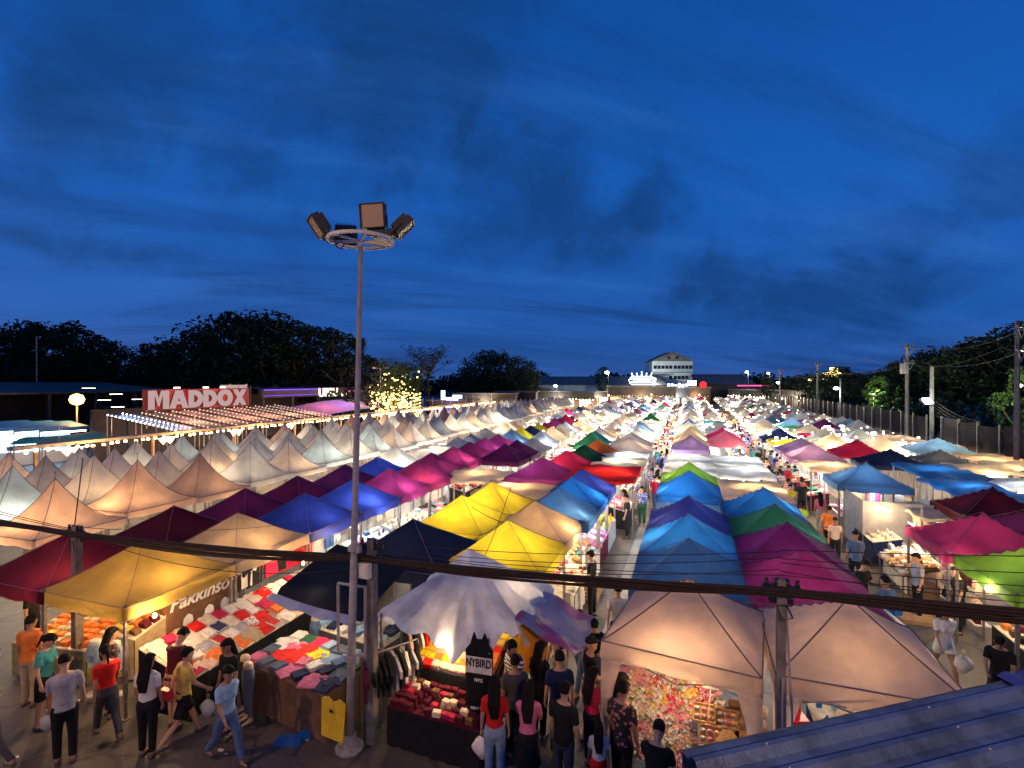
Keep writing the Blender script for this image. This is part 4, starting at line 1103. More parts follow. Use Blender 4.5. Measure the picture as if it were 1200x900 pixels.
# power poles
def power_pole(px, D, top_y, label, arms=2, lean=0.0):
    z = 6.3+(447-top_y)/600*D; t = thing('power_pole', label, 'power pole', spot(px, D), R(YAW+35))
    b = MB(); b.box((0,0,z/2), (.30,.24,z), taper=.7); obj('pole', (b, M['concrete']), t)
    for k in range(arms):
        b = MB(); zz = z-.35-k*1.2; b.box((0,-.16,zz), (2.2,.1,.1))
        b.tube([(-.8,-.16,zz),(0,-.16,zz-.6)], .02, 4); b.tube([(.8,-.16,zz),(0,-.16,zz-.6)], .02, 4); obj('cross_arm', (b, M['steel']), t)
        for x in (-1.0,-.55,.55,1.0):
            b = MB(); b.lathe((0,0,0), [(.03,0),(.07,.05),(.04,.1),(.07,.16),(.04,.22)], 8); obj('insulator', (b, M['darkwood']), t, (x,-.16,zz+.05))
    return z
powers = [(1192,27,376,'nearest concrete power pole at the right frame edge'), (1063,41,403,'second concrete power pole, with transformer box, right side'), (958,72,424,'third power pole, beside the tiered restaurant'), (914,105,432,'fourth power pole, far right of the centre'), (870,150,436,'farthest thin power pole on the horizon')]
tops = []
for px, D, ty, lab in powers:
    z = power_pole(px, D, ty, lab); q = spot(px, D); tops.append((q, z))
q = spot(1063, 41); t = thing('transformer', 'grey transformer can on the second power pole', 'transformer', (q.x-.30, q.y-.30, 6.9))
b = MB(); b.lathe((0,0,0), [(.25,0),(.28,.05),(.28,.8),(.2,.88)], 12); b.box((.25,0,.4),(.2,.1,.1)); obj('tank', (b, M['steel'], True), t)
def cable(name, a, c, sag, r, label, n=18, parent=None, group=None):
    pts = []
    for i in range(n+1):
        k = i/n; p = a.lerp(c, k); p.z -= sag*4*k*(1-k); pts.append(p)
    b = MB(); b.tube(pts, r, 5, cap=False)
    return tag(obj(name, (b, M['cable'])), label, 'cable', group)
n_ = 0
ends = tops + []
first = (spot(1400, 17), 9.6)
seq = [first] + tops
for (qa, za), (qb, zb) in zip(seq, seq[1:]):
    for k, (dx, dz) in enumerate(((-1,-.2),(1,-.2),(-1,-1.4),(.9,-1.4))):
        cable('power_line', Vector((qa.x+dx*.8, qa.y+dx*.3, za+dz)), Vector((qb.x+dx*.8, qb.y+dx*.3, zb+dz)), .7, .014, 'thin overhead power line between the right hand poles', group='power lines between the right poles')
# short post with white floodlight, right
t = thing('flood_post', 'short concrete post with blue-white floodlight before the fence', 'floodlight', spot(1092, 37), R(YAW))
b = MB(); b.box((0,0,3.7), (.2,.2,7.4), taper=.8); obj('post', (b, M['concrete']), t)
b = MB(); b.box((0,0,0), (.75,.12,.45)); obj('lamp_face', (b, emat('floodwhite', (.8,.92,1), 14)), t, (-.55,-.3,4.9), (R(-40),0,R(20)))
b = MB(); b.box((0,.12,.02), (.85,.14,.55)); obj('housing', (b, M['dark']), t, (-.55,-.3,4.9), (R(-40),0,R(20)))
b = MB(); b.tube([(0,0,4.6),(-.5,-.2,4.9)], .03, 5); obj('bracket', (b, M['steel']), t)
lamp('flood_light', (-1.3,-1.2,4.9), 120, COOL, .15, t)
b = MB(); rr = random.Random(4)
for k in range(5): cable('loose_wire', spot(1096, 37, 4.9-k*.25), spot(1150, 31, 3.9-k*.15), .3, .02, 'loose sagging wire beside the floodlight post', group='loose wires by the floodlight post')
# green lamps in the trees
for px, D, ty, lab in [(1024,62,462,'hidden lamp greening the leaves left of the second pole'), (1196,31,452,'hidden lamp greening the leaves at the right edge')]:
    q = spot(px, D, 6.3+(447-ty)/600*D); t = thing('tree_lamp', lab, 'lamp', q)
    b = MB(); b.lathe((0,0,0), [(.02,-.1),(.12,0),(.02,.1)], 8); obj('bulb', (b, E_NEUT), t); b = MB(); b.tube([(0,.1,.1),(0,.1,-q.z)], .03, 4); obj('stake', (b, M['steel']), t)
    lamp('tree_light', (0,-.25,0), 700, (.85,1,.35), .2, t)
    tr = tree(px+6, D+2.5, 447-(447-ty)-22, 3, 'small tree in lamplit leaf colour around '+('the left green lamp' if px < 1100 else 'the right green lamp'), bright=True, wide=.8)
# fence of metal sheets along the right
t = thing('sheet_fence', 'tall dark fence of metal sheets along the right side', 'fence', (17.2, 0, 0))
b = MB()
pro = []
for k in range(13): pro += [(-1.2+k*.2, 0), (-1.2+k*.2+.1, .05)]
for i in range(len(pro)-1):
    (x0,y0),(x1,y1) = pro[i], pro[i+1]; b.quad((y0,x0,0),(y1,x1,0),(y1,x1,3.6),(y0,x0,3.6))
PANEL = b.mesh('panel', M['fence']); b = MB(); b.box((-.1,0,1.88), (.1,.1,3.76)); FPOST = b.mesh('fence_post', M['frame'])
y = 24
rr = random.Random(2)
while y < 125:
    if not (44 < y < 46.5): obj('panel', PANEL, t, (rr.uniform(-.04,.04), y, rr.uniform(-.1,.12)), (0, rr.uniform(-.02,.02), 0))
    obj('fence_post', FPOST, t, (0, y-1.22, 0)); y += 2.45

# ------------------------------------------------------------------ people
def solid(b, vox, smooth=1, dec=None, name='m', mats=None):
    """fuse overlapping pieces into one continuous skin"""
    me = bpy.data.meshes.new('tmp'); me.from_pydata(b.v, [], b.f); me.update()
    o = bpy.data.objects.new('tmp', me); COL.objects.link(o)
    r = o.modifiers.new('r', 'REMESH'); r.mode = 'VOXEL'; r.voxel_size = vox; r.use_smooth_shade = True
    if smooth:
        s = o.modifiers.new('s', 'SMOOTH'); s.iterations = smooth; s.factor = .5
    if dec:
        d = o.modifiers.new('d', 'DECIMATE'); d.ratio = dec
    dg = bpy.context.evaluated_depsgraph_get()
    out_ = bpy.data.meshes.new_from_object(o.evaluated_get(dg)); out_.name = name
    bpy.data.objects.remove(o); bpy.data.meshes.remove(me)
    out_.materials.clear()
    for m in mats: out_.materials.append(m)
    out_.polygons.foreach_set('use_smooth', [True]*len(out_.polygons)); out_.update()
    return out_
def cap(b, p0, p1, r0, r1, n=10, flat=None):
    """tapered limb with rounded ends"""
    p0, p1 = Vector(p0), Vector(p1); d = (p1-p0); L = d.length
    if L < 1e-6: d = Vector((0,0,1))
    d.normalize()
    ref = flat if flat is not None else (Vector((0,1,0)) if abs(d.y) < .9 else Vector((1,0,0)))
    u = d.cross(ref).normalized(); w = u.cross(d)
    base = len(b.v); rings = []
    for t, k in ((0,-.98),(0,-.7),(0,-.35),(0,0),(1,0),(1,.35),(1,.7),(1,.98)):
        r = r0 if t == 0 else r1; c = p0 if t == 0 else p1
        rings.append((c+d*(k*r), r*math.sqrt(max(0, 1-k*k))))
    for c, r in rings:
        for j in range(n):
            a = 2*math.pi*j/n
            q = c+(u*math.cos(a)+w*math.sin(a))*r; b.v.append(tuple(q))
    for k in range(len(rings)-1):
        for j in range(n):
            a = base+k*n+j; c = base+k*n+(j+1) % n; b.f.append((a, c, c+n, a+n)); b.m.append(0)
    b.f.append(tuple(base+j for j in range(n))[::-1]); b.m.append(0)
    b.f.append(tuple(base+(len(rings)-1)*n+j for j in range(n))); b.m.append(0)
def cone(b, p0, p1, r0, r1, n=12):
    b.tube([p0, p1], [r0, r1], n)
def loft(b, secs, fn, n=16):
    """elliptical sections (z, rx, ry, yoff) passed through fn"""
    base = len(b.v)
    for z, rx, ry, yo in secs:
        for j in range(n):
            a = 2*math.pi*j/n; b.v.append(tuple(fn(Vector((math.cos(a)*rx, yo+math.sin(a)*ry, z)))))
    for k in range(len(secs)-1):
        for j in range(n):
            a = base+k*n+j; c = base+k*n+(j+1) % n; b.f.append((a, c, c+n, a+n)); b.m.append(0)
    b.f.append(tuple(base+j for j in range(n))[::-1]); b.m.append(0)
    b.f.append(tuple(base+(len(secs)-1)*n+j for j in range(n))); b.m.append(0)
def swing(a, side=0.0):   # a forward swing angle from straight down, side = outward
    return Vector((math.sin(side), math.sin(a)*math.cos(side), -math.cos(a)*math.cos(side)))
POSES = {
 # hip z, lean, legs (hip swing, knee bend) L/R, arms (shoulder swing, side, elbow bend, inward) L/R, head pitch
 'stand': dict(hip=.86, lean=.02, legs=((.03,.04),(-.02,.03)), arms=((.05,.16,.25,.0),(.02,.16,.2,.0)), head=.12),
 'walk': dict(hip=.845, lean=.06, legs=((.42,.12),(-.34,.42)), arms=((-.38,.14,.3,.0),(.42,.14,.5,.0)), head=.05),
 'phone': dict(hip=.86, lean=.04, legs=((.05,.04),(-.05,.06)), arms=((.35,.1,1.45,.35),(.05,.2,.3,.0)), head=.42),
 'browse': dict(hip=.85, lean=.20, legs=((.12,.1),(-.08,.04)), arms=((.75,.1,.75,.1),(.55,.12,.9,.15)), head=.55),
 'carry': dict(hip=.86, lean=.0, legs=((.18,.05),(-.14,.16)), arms=((.05,.18,.2,.0),(.2,.1,1.2,.25)), head=.0),
 'sit': dict(hip=.44, lean=.16, legs=((1.42,1.35),(1.36,1.25)), arms=((.65,.12,.9,.25),(.6,.12,.8,.25)), head=.35),
}
def build_person(pose, woman=False, hair='short', bottom='trousers'):
    P = POSES[pose]; H = P['hip']; rot = Matrix.Rotation(-P['lean'], 3, 'X'); piv = Vector((0,0,H))
    up = lambda v: piv + rot @ (Vector((v.x, v.y, v.z-.86)))     # torso points given for a hip at .86
    k = .92 if woman else 1.0
    body = MB(); top = MB(); bot = MB()
    ident = lambda v: v
    secs = [(.80,.135,.095,0),(.86,.155*(1.05 if woman else 1),.105,0),(.94,.142*k,.092,0),(1.04,.125*k,.085,.0),(1.16,.145*k,.10,.005),(1.26,.165*k,.108,.0),(1.34,.175*k,.095,-.005),(1.385,.13*k,.07,-.005),(1.41,.06,.055,0)]
    loft(body, secs, up)
    ts = [(z, rx+.016, ry+.018, yo) for z, rx, ry, yo in [(.83,.152,.112,0)]+secs[2:7]]+[(1.39,.125*k+.01,.082,-.005)]
    if woman: ts[0] = (.86,.150,.115,0)
    loft(top, ts, up)
    if woman:
        for s in (-1,1): cap(top, up(Vector((s*.07,.085,1.22))), up(Vector((s*.07,.095,1.2))), .055, .05); cap(body, up(Vector((s*.07,.075,1.22))), up(Vector((s*.07,.08,1.2))), .05, .045)
    cap(body, up(Vector((0,-.005,1.37))), up(Vector((0,.012,1.47))), .055, .050)
    # head
    neck = up(Vector((0,.012,1.455))); hr = rot @ Matrix.Rotation(-P['head'], 3, 'X')
    hp = lambda v: neck + hr @ v
    loft(body, [(-.005,.05,.055,.02),(.03,.055,.075,.018),(.06,.066,.088,.012),(.10,.074,.096,.004),(.14,.077,.098,0),(.18,.070,.088,-.004),(.21,.050,.062,-.006),(.222,.02,.03,-.006)], hp, 14)
    cap(body, hp(Vector((0,.098,.115))), hp(Vector((0,.112,.088))), .010, .014)      # nose
    cap(body, hp(Vector((0,.088,.052))), hp(Vector((0,.090,.050))), .018, .018)      # lips
    cap(body, hp(Vector((0,.078,.022))), hp(Vector((0,.080,.020))), .026, .024)      # chin
    for s in (-1,1): cap(body, hp(Vector((s*.078,.0,.115))), hp(Vector((s*.080,.0,.085))), .014, .011)
    # hair
    hb = MB()
    if hair == 'hat':
        loft(hb, [(.135,.086,.108,-.002),(.17,.084,.104,-.004),(.215,.068,.085,-.006),(.238,.03,.04,-.006)], hp, 14)
        loft(hb, [(.132,.07,.06,.10),(.142,.068,.058,.10)], hp, 14)
    else:
        loft(hb, [(.085,.079,.060,-.046),(.12,.085,.082,-.030),(.155,.086,.100,-.014),(.19,.078,.098,-.008),(.222,.058,.074,-.008),(.240,.025,.035,-.008)], hp, 14)
        loft(hb, [(.150,.068,.03,.080),(.178,.070,.04,.068),(.205,.055,.03,.05)], hp, 12)
    if hair in ('long', 'pony'):
        if hair == 'long':
            a0 = hp(Vector((0,-.055,.15))); a1 = up(Vector((0,-.125,1.30))); a2 = up(Vector((.01,-.135,1.12)))
            for s in (-.045,0,.045):
                o = Vector((s,0,0)); cap(hb, a0+o, a1+o*1.3, .052, .045); cap(hb, a1+o*1.3, a2+o, .042, .022)
        else:
            cap(hb, hp(Vector((0,-.08,.16))), hp(Vector((0,-.13,.13))), .035, .035); cap(hb, hp(Vector((0,-.13,.13))), hp(Vector((0,-.135,-.08))), .034, .014)
    eye = MB()
    for s in (-1,1): eye.lathe(tuple(hp(Vector((s*.030,.091,.108)))), [(.002,-.006),(.010,-.002),(.010,.003),(.002,.007)], 8)
    for s in (-1,1): a = hp(Vector((s*.015,.096,.127))); c = hp(Vector((s*.048,.084,.128))); eye.tube([a, c], .004, 4)
    # arms
    for i, s in enumerate((-1, 1)):
        sw, side, el, inw = P['arms'][i]
        sh = up(Vector((s*.165*k, -.005, 1.335)))
        d1 = swing(sw-P['lean'], 0); d1 = Vector((s*math.sin(side), d1.y*math.cos(side), d1.z*math.cos(side)))
        e = sh+d1*.27
        d2 = swing(sw-P['lean']+el, 0); d2 = Vector((s*math.sin(side*.6-inw), d2.y, d2.z)).normalized()
        w = e+d2*.235
        cap(body, sh, e, .048*k, .037*k); cap(body, e, w, .036*k, .025*k)
        cap(top, sh+Vector((-s*.02,0,.002)), sh+d1*.02, .062*k, .062*k); cone(top, sh, sh+d1*.19, .063*k, .060*k)
        lat = d2.cross(Vector((s,0,0))); lat = lat.normalized() if lat.length > .2 else Vector((0,1,0))
        nrm = d2.cross(lat).normalized()*(-s)      # towards the palm
        if nrm.x*s > 0: nrm = -nrm
        palm = w+d2*.045
        for q in (-.024,-.008,.008,.024): cap(body, w+lat*q*.7+d2*.005, w+lat*q+d2*.088, .016, .0125, 8)
        for q, ln in zip((.028,.0095,-.0095,-.028), (.062,.072,.068,.052)):
            a = w+lat*q+d2*.088; m1 = a+(d2*.9+nrm*.35).normalized()*ln*.5; m2 = m1+(d2*.55+nrm*.8).normalized()*ln*.5
            cap(body, a, m1, .0098, .0092, 8); cap(body, m1, m2, .0092, .0082, 8)
        a = w+lat*.024+d2*.03; m1 = a+(lat*.75+d2*.7+nrm*.3).normalized()*.04; cap(body, a, m1, .0125, .0105, 8); cap(body, m1, m1+(d2+lat*.15+nrm*.3).normalized()*.03, .0102, .0088, 8)
    # legs
    feet = []
    for i, s in enumerate((-1, 1)):
        hs, kb = P['legs'][i]; hipj = Vector((s*.085, 0, H-.03))
        d1 = swing(hs); kn = hipj+Vector((s*.01,0,0))+d1*.40; d2 = swing(hs-kb); an = kn+d2*.385
        feet.append((s, an, hs-kb))
        cap(body, hipj, kn, .078, .052); cap(body, kn, kn+d2*.15, .050, .052); cap(body, kn+d2*.15, an, .052, .034)
        if bottom == 'trousers':
            cap(bot, hipj, kn, .096, .068); cone(bot, kn, an+d2*-.02, .068, .054); cap(bot, kn, kn+d2*.02, .066, .062)
        elif bottom == 'shorts': cap(bot, hipj, hipj+d1*.05, .098, .098); cone(bot, hipj, hipj+d1*.33, .100, .088)
        elif bottom == 'minishorts': cap(bot, hipj, hipj+d1*.03, .094, .094); cone(bot, hipj, hipj+d1*.17, .096, .094)
        cap(body, an, an+Vector((0,.02,-.04)), .036, .034)
        cap(body, an+Vector((0,-.02,-.05)), an+Vector((0,.12,-.055)), .030, .026)
    loft(bot, [(H-.10,.13,.105,0),(H-.04,.168,.122,0),(H+.03,.165,.116,0),(H+.10,.148,.105,0)], ident)
    if bottom == 'skirt':
        loft(bot, [(H-.42,.215,.19,.02),(H-.2,.185,.15,.0),(H+.02,.162,.118,0)], ident)
    shoe = MB()
    for s, an, rotf in feet:
        c = an+Vector((0,0,-.05)); c2 = MB(); cap(c2, c+Vector((0,-.03,-.012)), c+Vector((0,.135,-.018)), .043, .034)
        for v in c2.v: shoe.v.append((v[0], v[1], max(v[2], an.z-.088)))
        o_ = len(shoe.v)-len(c2.v)
        for f in c2.f: shoe.f.append(tuple(o_+q for q in f)); shoe.m.append(0)
    low = min(v[2] for v in shoe.v)
    key = f"{pose}"
    res = dict(low=low)
    res['body'] = solid(body, .0095, 2, .28, 'body', [M['skin']])
    res['top'] = solid(top, .014, 1, .55, 'shirt', [cloth_mat('white')])
    res['bottom'] = solid(bot, .014, 1, .55, 'trousers', [cloth_mat('black')])
    res['hair'] = solid(hb, .011, 1, .5, 'hair', [M['hair']])
    res['shoes'] = shoe.mesh('shoes', M['shoe'], True)
    res['eyes'] = eye.mesh('eyes', M['eye'])
    res['bname'] = {'trousers':'trousers','shorts':'shorts','minishorts':'shorts','skirt':'skirt'}[bottom]
    res['hname'] = 'cap' if hair == 'hat' else 'hair'
    return res
PP = {
 'm_stand': build_person('stand'), 'm_walk': build_person('walk', bottom='shorts'), 'm_browse': build_person('browse', bottom='shorts'),
 'm_carry': build_person('carry', hair='hat'), 'f_stand': build_person('stand', True, 'long'), 'f_walk': build_person('walk', True, 'pony'),
 'f_phone': build_person('phone', True, 'pony', 'shorts'), 'f_browse': build_person('browse', True, 'long', 'skirt'), 'f_mini': build_person('walk', True, 'long', 'minishorts'),
 'm_sit': build_person('sit'), 'm_phone': build_person('phone'),
}
def person(kind, x, y, face, top, bottom, label, h=1.62, skin=0, near=True, group=None, hatc=None, shoes=None, z=0.0):
    r = PP[kind]; s = h/1.62
    t = thing('person', label, 'person', (x, y, z-r['low']*s), face, group, s)
    obj('body', r['body'], t, mats=[M['skin2'] if skin else None])
    obj('shirt', r['top'], t, mats=[cloth_mat(top)]); obj(r['bname'], r['bottom'], t, mats=[cloth_mat(bottom)])
    obj(r['hname'], r['hair'], t, mats=[cloth_mat(hatc or 'black') if r['hname'] == 'cap' else None])
    if near: obj('shoes', r['shoes'], t, mats=[shoes]); obj('eyes', r['eyes'], t)
    return t
D = math.radians
# foreground walkers at the left (facing angle: 0 looks up the rows, 180 towards the camera)
FG = [
 ('f_phone', -11.1, 6.0, D(-60), 'teal', 'black', 'woman in a teal t-shirt holding her hand to her chin, far left walkway', 1.60),
 ('m_phone', -9.75, 5.55, D(60), 'grey', 'black', 'man in a pale grey t-shirt looking at his phone, bottom left', 1.66),
 ('f_walk', -9.75, 6.2, D(70), 'red', 'darkgrey', 'woman in a sleeveless red top striding past the yellow tent', 1.56),
 ('f_stand', -8.6, 6.1, D(20), 'white', 'black', 'girl with long black hair in a white t-shirt on the walkway', 1.60),
 ('m_browse', -8.85, 6.75, D(10), 'maroon', 'khaki', 'man in a dark red t-shirt leaning to the shirt counter', 1.66),
 ('m_walk', -8.35, 6.55, D(-20), 'tan_yellow', 'black', 'man in a mustard yellow t-shirt with a red bag', 1.58),
 ('f_stand', -7.75, 6.95, D(175), 'black', 'black', 'woman in black facing the camera with a plastic bag', 1.62),
 ('m_stand', -11.3, 5.3, D(-30), 'darkgrey', 'black', 'person in dark clothes cut by the lower left corner', 1.65),
 ('f_walk', -10.7, 5.0, D(100), 'pink', 'darkgrey', 'person in pink at the bottom edge, left corner', 1.5),
 ('m_stand', -14.1, 7.4, D(-60), 'black', 'black', 'dark figure standing left of the orange lit snack table', 1.66),
 ('m_phone', -13.9, 8.3, D(-80), 'darkgrey', 'black', 'seller in dark grey behind the snack table', 1.66),
 ('m_stand', -12.9, 9.2, D(200), 'black', 'khaki', 'seller standing under the dark red tent', 1.64),
 # crowd between the black table and the flower stall
 ('f_stand', -2.85, 7.4, D(15), 'red', 'lightdenim', 'woman in a bright red shirt and jeans before the black table', 1.60),
 ('f_browse', -2.33, 7.45, D(10), 'pink', 'black', 'woman in a salmon pink top with long dark hair, front crowd', 1.55),
 ('m_stand', -1.78, 7.5, D(-15), 'black', 'darkgrey', 'man in a plain black t-shirt seen from behind, front crowd', 1.66),
 ('m_stand', -2.05, 8.35, D(20), 'navy', 'black', 'man in a navy shirt in the middle of the front crowd', 1.66),
 ('f_stand', -2.5, 8.7, D(-20), 'black', 'black', 'woman in black behind the pink top, front crowd', 1.58),
 ('m_carry', -1.65, 9.0, D(-60), 'black', 'cream', 'man in a black vest and white shorts looking right', 1.68),
 ('f_stand', -2.4, 9.75, D(40), 'white', 'grey', 'woman in a white shirt at the edge of the printed tarp', 1.58),
 ('f_walk', -2.1, 10.3, D(160), 'red', 'denim', 'woman in a red jacket walking towards the camera', 1.6),
 ('m_stand', -3.1, 9.2, D(70), 'yellow', 'grey', 'seller in a bright yellow shirt beside the black jerseys', 1.66),
 ('f_stand', -1.27, 7.6, D(10), 'white', 'red', 'child in a white basketball vest with red print', 1.15),
 ('m_stand', -.95, 7.75, D(-25), 'floral_black', 'black', 'man in a dark patterned shirt at the flower stall', 1.70),
 ('m_browse', -.42, 7.05, D(-10), 'black', 'black', 'dark haired person cut by the bottom edge by the flowers', 1.6),
 ('f_stand', -1.05, 8.35, D(-70), 'lavender', 'navy', 'woman in lilac half hidden behind the man at the flowers', 1.5),
 ('m_stand', -2.75, 8.1, D(30), 'darkgrey', 'black', 'person in dark grey between red shirt and yellow seller', 1.6),
 ('f_stand', -1.5, 8.3, D(-30), 'crimson', 'black', 'short woman in a crimson blouse squeezed between the dark shirts', 1.52),
 ('m_phone', -2.9, 8.55, D(150), 'striped_navy', 'denim', 'man in navy stripes facing the camera behind the red shirt', 1.66),
 ('f_phone', -1.75, 10.0, D(190), 'black', 'denim', 'woman in black facing the camera beyond the printed tarp', 1.58),
 ('m_walk', -1.5, 11.6, D(10), 'grey', 'navy', 'man in grey walking away up the concrete lane', 1.68),
 ('f_stand', -10.3, 6.6, D(-10), 'floral_black', 'black', 'woman in a dark patterned blouse at the yellow tent leg', 1.56),
 ('m_stand', -12.1, 6.3, D(20), 'orange', 'khaki', 'man in an orange shirt before the snack table', 1.64),
 ('f_walk', -7.2, 6.4, D(-100), 'skyblue', 'denim', 'woman in pale blue strolling right before the brown counter', 1.58),
 # right aisle
 ('f_mini', 5.02, 13.0, D(185), 'white', 'white', 'woman in white t-shirt and shorts walking with a plastic bag, right aisle', 1.60),
 ('m_stand', 4.35, 14.1, D(30), 'denim', 'denim', 'person with a blue backpack beside the woman in white', 1.65),
 ('m_phone', 4.15, 15.2, D(-140), 'black', 'black', 'man in black beside the magenta tent corner', 1.7),
 ('m_stand', 5.75, 16.4, D(100), 'grey', 'black', 'person in grey standing at the bag racks', 1.62),
 ('f_stand', 6.35, 15.7, D(90), 'black', 'black', 'woman in black among the bag racks', 1.58),
 ('m_sit', 5.75, 12.55, D(150), 'black', 'black', 'seller in black bending over white bags, right edge', 1.62),
 ('m_carry', 4.75, 18.0, D(5), 'denim', 'black', 'man in a blue shirt seen from behind in the right aisle', 1.68),
 ('f_walk', 4.75, 20.3, D(170), 'peach', 'black', 'person in an apricot top walking, right aisle', 1.58),
 ('m_walk', 4.85, 21.6, D(-30), 'orange', 'black', 'man in an orange t-shirt in the right aisle', 1.66),
 ('f_browse', 4.15, 22.3, D(160), 'lime', 'crimson', 'woman in a lime green blouse and dark red skirt', 1.58),
 ('f_stand', 5.15, 24.3, D(0), 'pink', 'grey', 'woman in pale pink in the right aisle', 1.58),
 ('m_stand', 4.2, 25.4, D(190), 'yellow', 'denim', 'person in a yellow t-shirt in the right aisle', 1.66),
 ('m_carry', 4.9, 26.6, D(10), 'black', 'black', 'man in black near the yellow t-shirt, right aisle', 1.68),
 ('f_stand', 4.5, 30.0, D(10), 'royal', 'black', 'woman in royal blue further down the right aisle', 1.6),
 ('f_phone', 5.1, 31.5, D(200), 'crimson', 'black', 'woman in crimson further down the right aisle', 1.6),
 # concrete lane
 ('f_stand', -1.95, 23.0, D(180), 'floral_blue', 'forest', 'woman in a blue patterned blouse in the concrete lane', 1.62),
 ('m_stand', -2.35, 20.9, D(90), 'black', 'black', 'man in black by the blue tents, concrete lane', 1.66),
 ('f_stand', -2.6, 22.2, D(60), 'peach', 'olive', 'woman in a light top by the end of the blue tents', 1.58),
 ('m_stand', -2.45, 13.6, D(80), 'black', 'black', 'dark figure at the crates under the blue tents', 1.66),
 # aisle between yellow and magenta tents
 ('m_stand', -8.4, 20.4, D(30), 'maroon', 'black', 'shopper in maroon before the cream awning', 1.64),
 ('f_stand', -8.0, 19.2, D(200), 'darkgrey', 'black', 'shopper in dark grey near the cream awning', 1.58),
 ('m_walk', -8.3, 16.6, D(10), 'black', 'denim', 'shopper in black between blue and yellow tents', 1.66),
]
for a in FG: person(*a, skin=len(a[6]) % 2)
rr = random.Random(17)
tops = ['striped_navy','striped_red','floral_blue','floral_black','dotted_white','white','black','red','grey','royal','pink','yellow','navy','cream','teal','orange','crimson','skyblue','lavender']
kinds = ['m_stand','m_walk','f_stand','f_walk','m_phone','f_browse','m_carry','f_phone']
np_ = 0
for cx, w, y0, y1, step, nm in [(-1.95, .55, 26, 84, .62, 'concrete lane'), (4.6, .75, 27, 84, .75, 'right aisle'), (-8.2, .5, 22, 60, 1.6, 'aisle left of the green tents'), (-15.2, .5, 24, 50, 4.5, 'aisle by the pagodas')]:
    y = y0
    while y < y1:
        c = rr.choice(tops); kd = rr.choice(kinds); np_ += 1
        who = 'man' if kd[0] == 'm' else 'woman'
        person(kd, cx+rr.uniform(-w, w), y, rr.choice([0, math.pi])+rr.uniform(-.5,.5), c, rr.choice(['black','navy','denim','khaki']),
               f"{who} in a {cn(c)} top {['near','middle','far'][min(2,int((y-y0)/((y1-y0)/3+.01)))]} part of the {nm}", rr.uniform(1.55,1.72), rr.random() < .5, y < 32, f"{cn(c)} topped shoppers, {nm}")
        y += step*rr.uniform(.5, 1.5)
# carried things
def plastic_bag(loc, s, label, col='white'):
    b = MB()
    def f(u, v):
        a = u*2*math.pi; r = (.02+.115*math.sin(math.pi*min(1, v*1.08))**.7)*(1+.12*math.sin(a*5+v*6))
        return (math.cos(a)*r, math.sin(a)*r*.6, -.30*v)
    b.grid(f, 16, 8); 
    for q in (-1, 1): b.tube([(q*.015,0,0),(q*.03,0,.06),(0,0,.09)], .006, 4)
    tag(obj('plastic_bag', (b, M['clear'] if col == 'clear' else cloth_mat(col), True), None, loc, scale=s), label, 'bag')
plastic_bag((-7.98, 6.72, .72), 1.1, 'thin plastic bag held by the woman in black, front left', 'clear')
plastic_bag((-3.08, 7.45, .70), 1.2, 'white plastic bag held by the woman in the red shirt')
plastic_bag((5.28, 12.85, .72), 1.25, 'white plastic bag held by the woman in white shorts')
plastic_bag((-10.12, 5.5, .74), 1.0, 'whitish bag hanging by the man in pale grey', 'clear')
plastic_bag((5.85, 12.15, .62), 1.7, 'large white bag in front of the bending seller')
plastic_bag((5.6, 12.0, .52), 1.5, 'second white bag at the bending seller\'s knees')
b = MB(); b.box((0,0,0), (.24,.11,.17), taper=.85); b.tube([(-.11,0,.08),(-.02,.02,.45),(.1,.0,.08)], .008, 4)
tag(obj('shoulder_bag', (b, M['plastic_red'])), 'small red shoulder bag on the man in mustard yellow', 'bag'); bpy.data.objects['shoulder_bag'].location = (-8.5, 6.35, .92)
b = MB(); b.box((0,0,0), (.30,.16,.40), taper=.8); b.box((0,-.1,-.06), (.22,.06,.2))
o = tag(obj('backpack', (b, cloth_mat('azure')), None, (4.42, 13.9, 1.16), (0,0,D(30))), 'bright blue backpack worn in the right aisle', 'bag')
b = MB(); b.box((0,0,0), (.075,.15,.01)); tag(obj('phone', (b, E_CYAN), None, (-10.02, 5.78, 1.13), (.5,0,1.0)), 'lit phone in the hand of the man in pale grey', 'phone')

# ------------------------------------------------------------------ tall lamp pole with ring of floodlights
LPt = Vector((-4.93, 7.36, 8.62)); LPb = Vector((-5.51, 7.37, 0))
LPt = Vector((-5.30, 7.42, 8.62))
t = thing('lamp_pole', 'tall galvanised pole with a ring platform of unlit floodlights', 'lamp pole', LPb)
rel = LPt-LPb
b = MB(); b.tube([(0,0,0), rel*.38, rel*.38+Vector((0,0,.001)), rel], [.076,.062,.056,.038], 14); obj('pole', (b, M['steel'], True), t)
b = MB(); b.lathe((0,0,0), [(.24,0),(.24,.03),(.12,.05),(.11,.25)], 12)
for k in range(4): b.tube([(.18*math.cos(k*1.57+.7),.18*math.sin(k*1.57+.7),.03),(.18*math.cos(k*1.57+.7),.18*math.sin(k*1.57+.7),.09)], .018, 6)
obj('base_plate', (b, M['steel']), t)
for z in (.18, .40): 
    b = MB(); c = rel*z; b.lathe(tuple(c), [(.092,-.05),(.105,-.04),(.105,.04),(.092,.05)], 12); b.box((c.x+.1, c.y-.02, c.z), (.09,.07,.12)); obj('clamp', (b, M['steel']), t)
b = MB(); n = 28
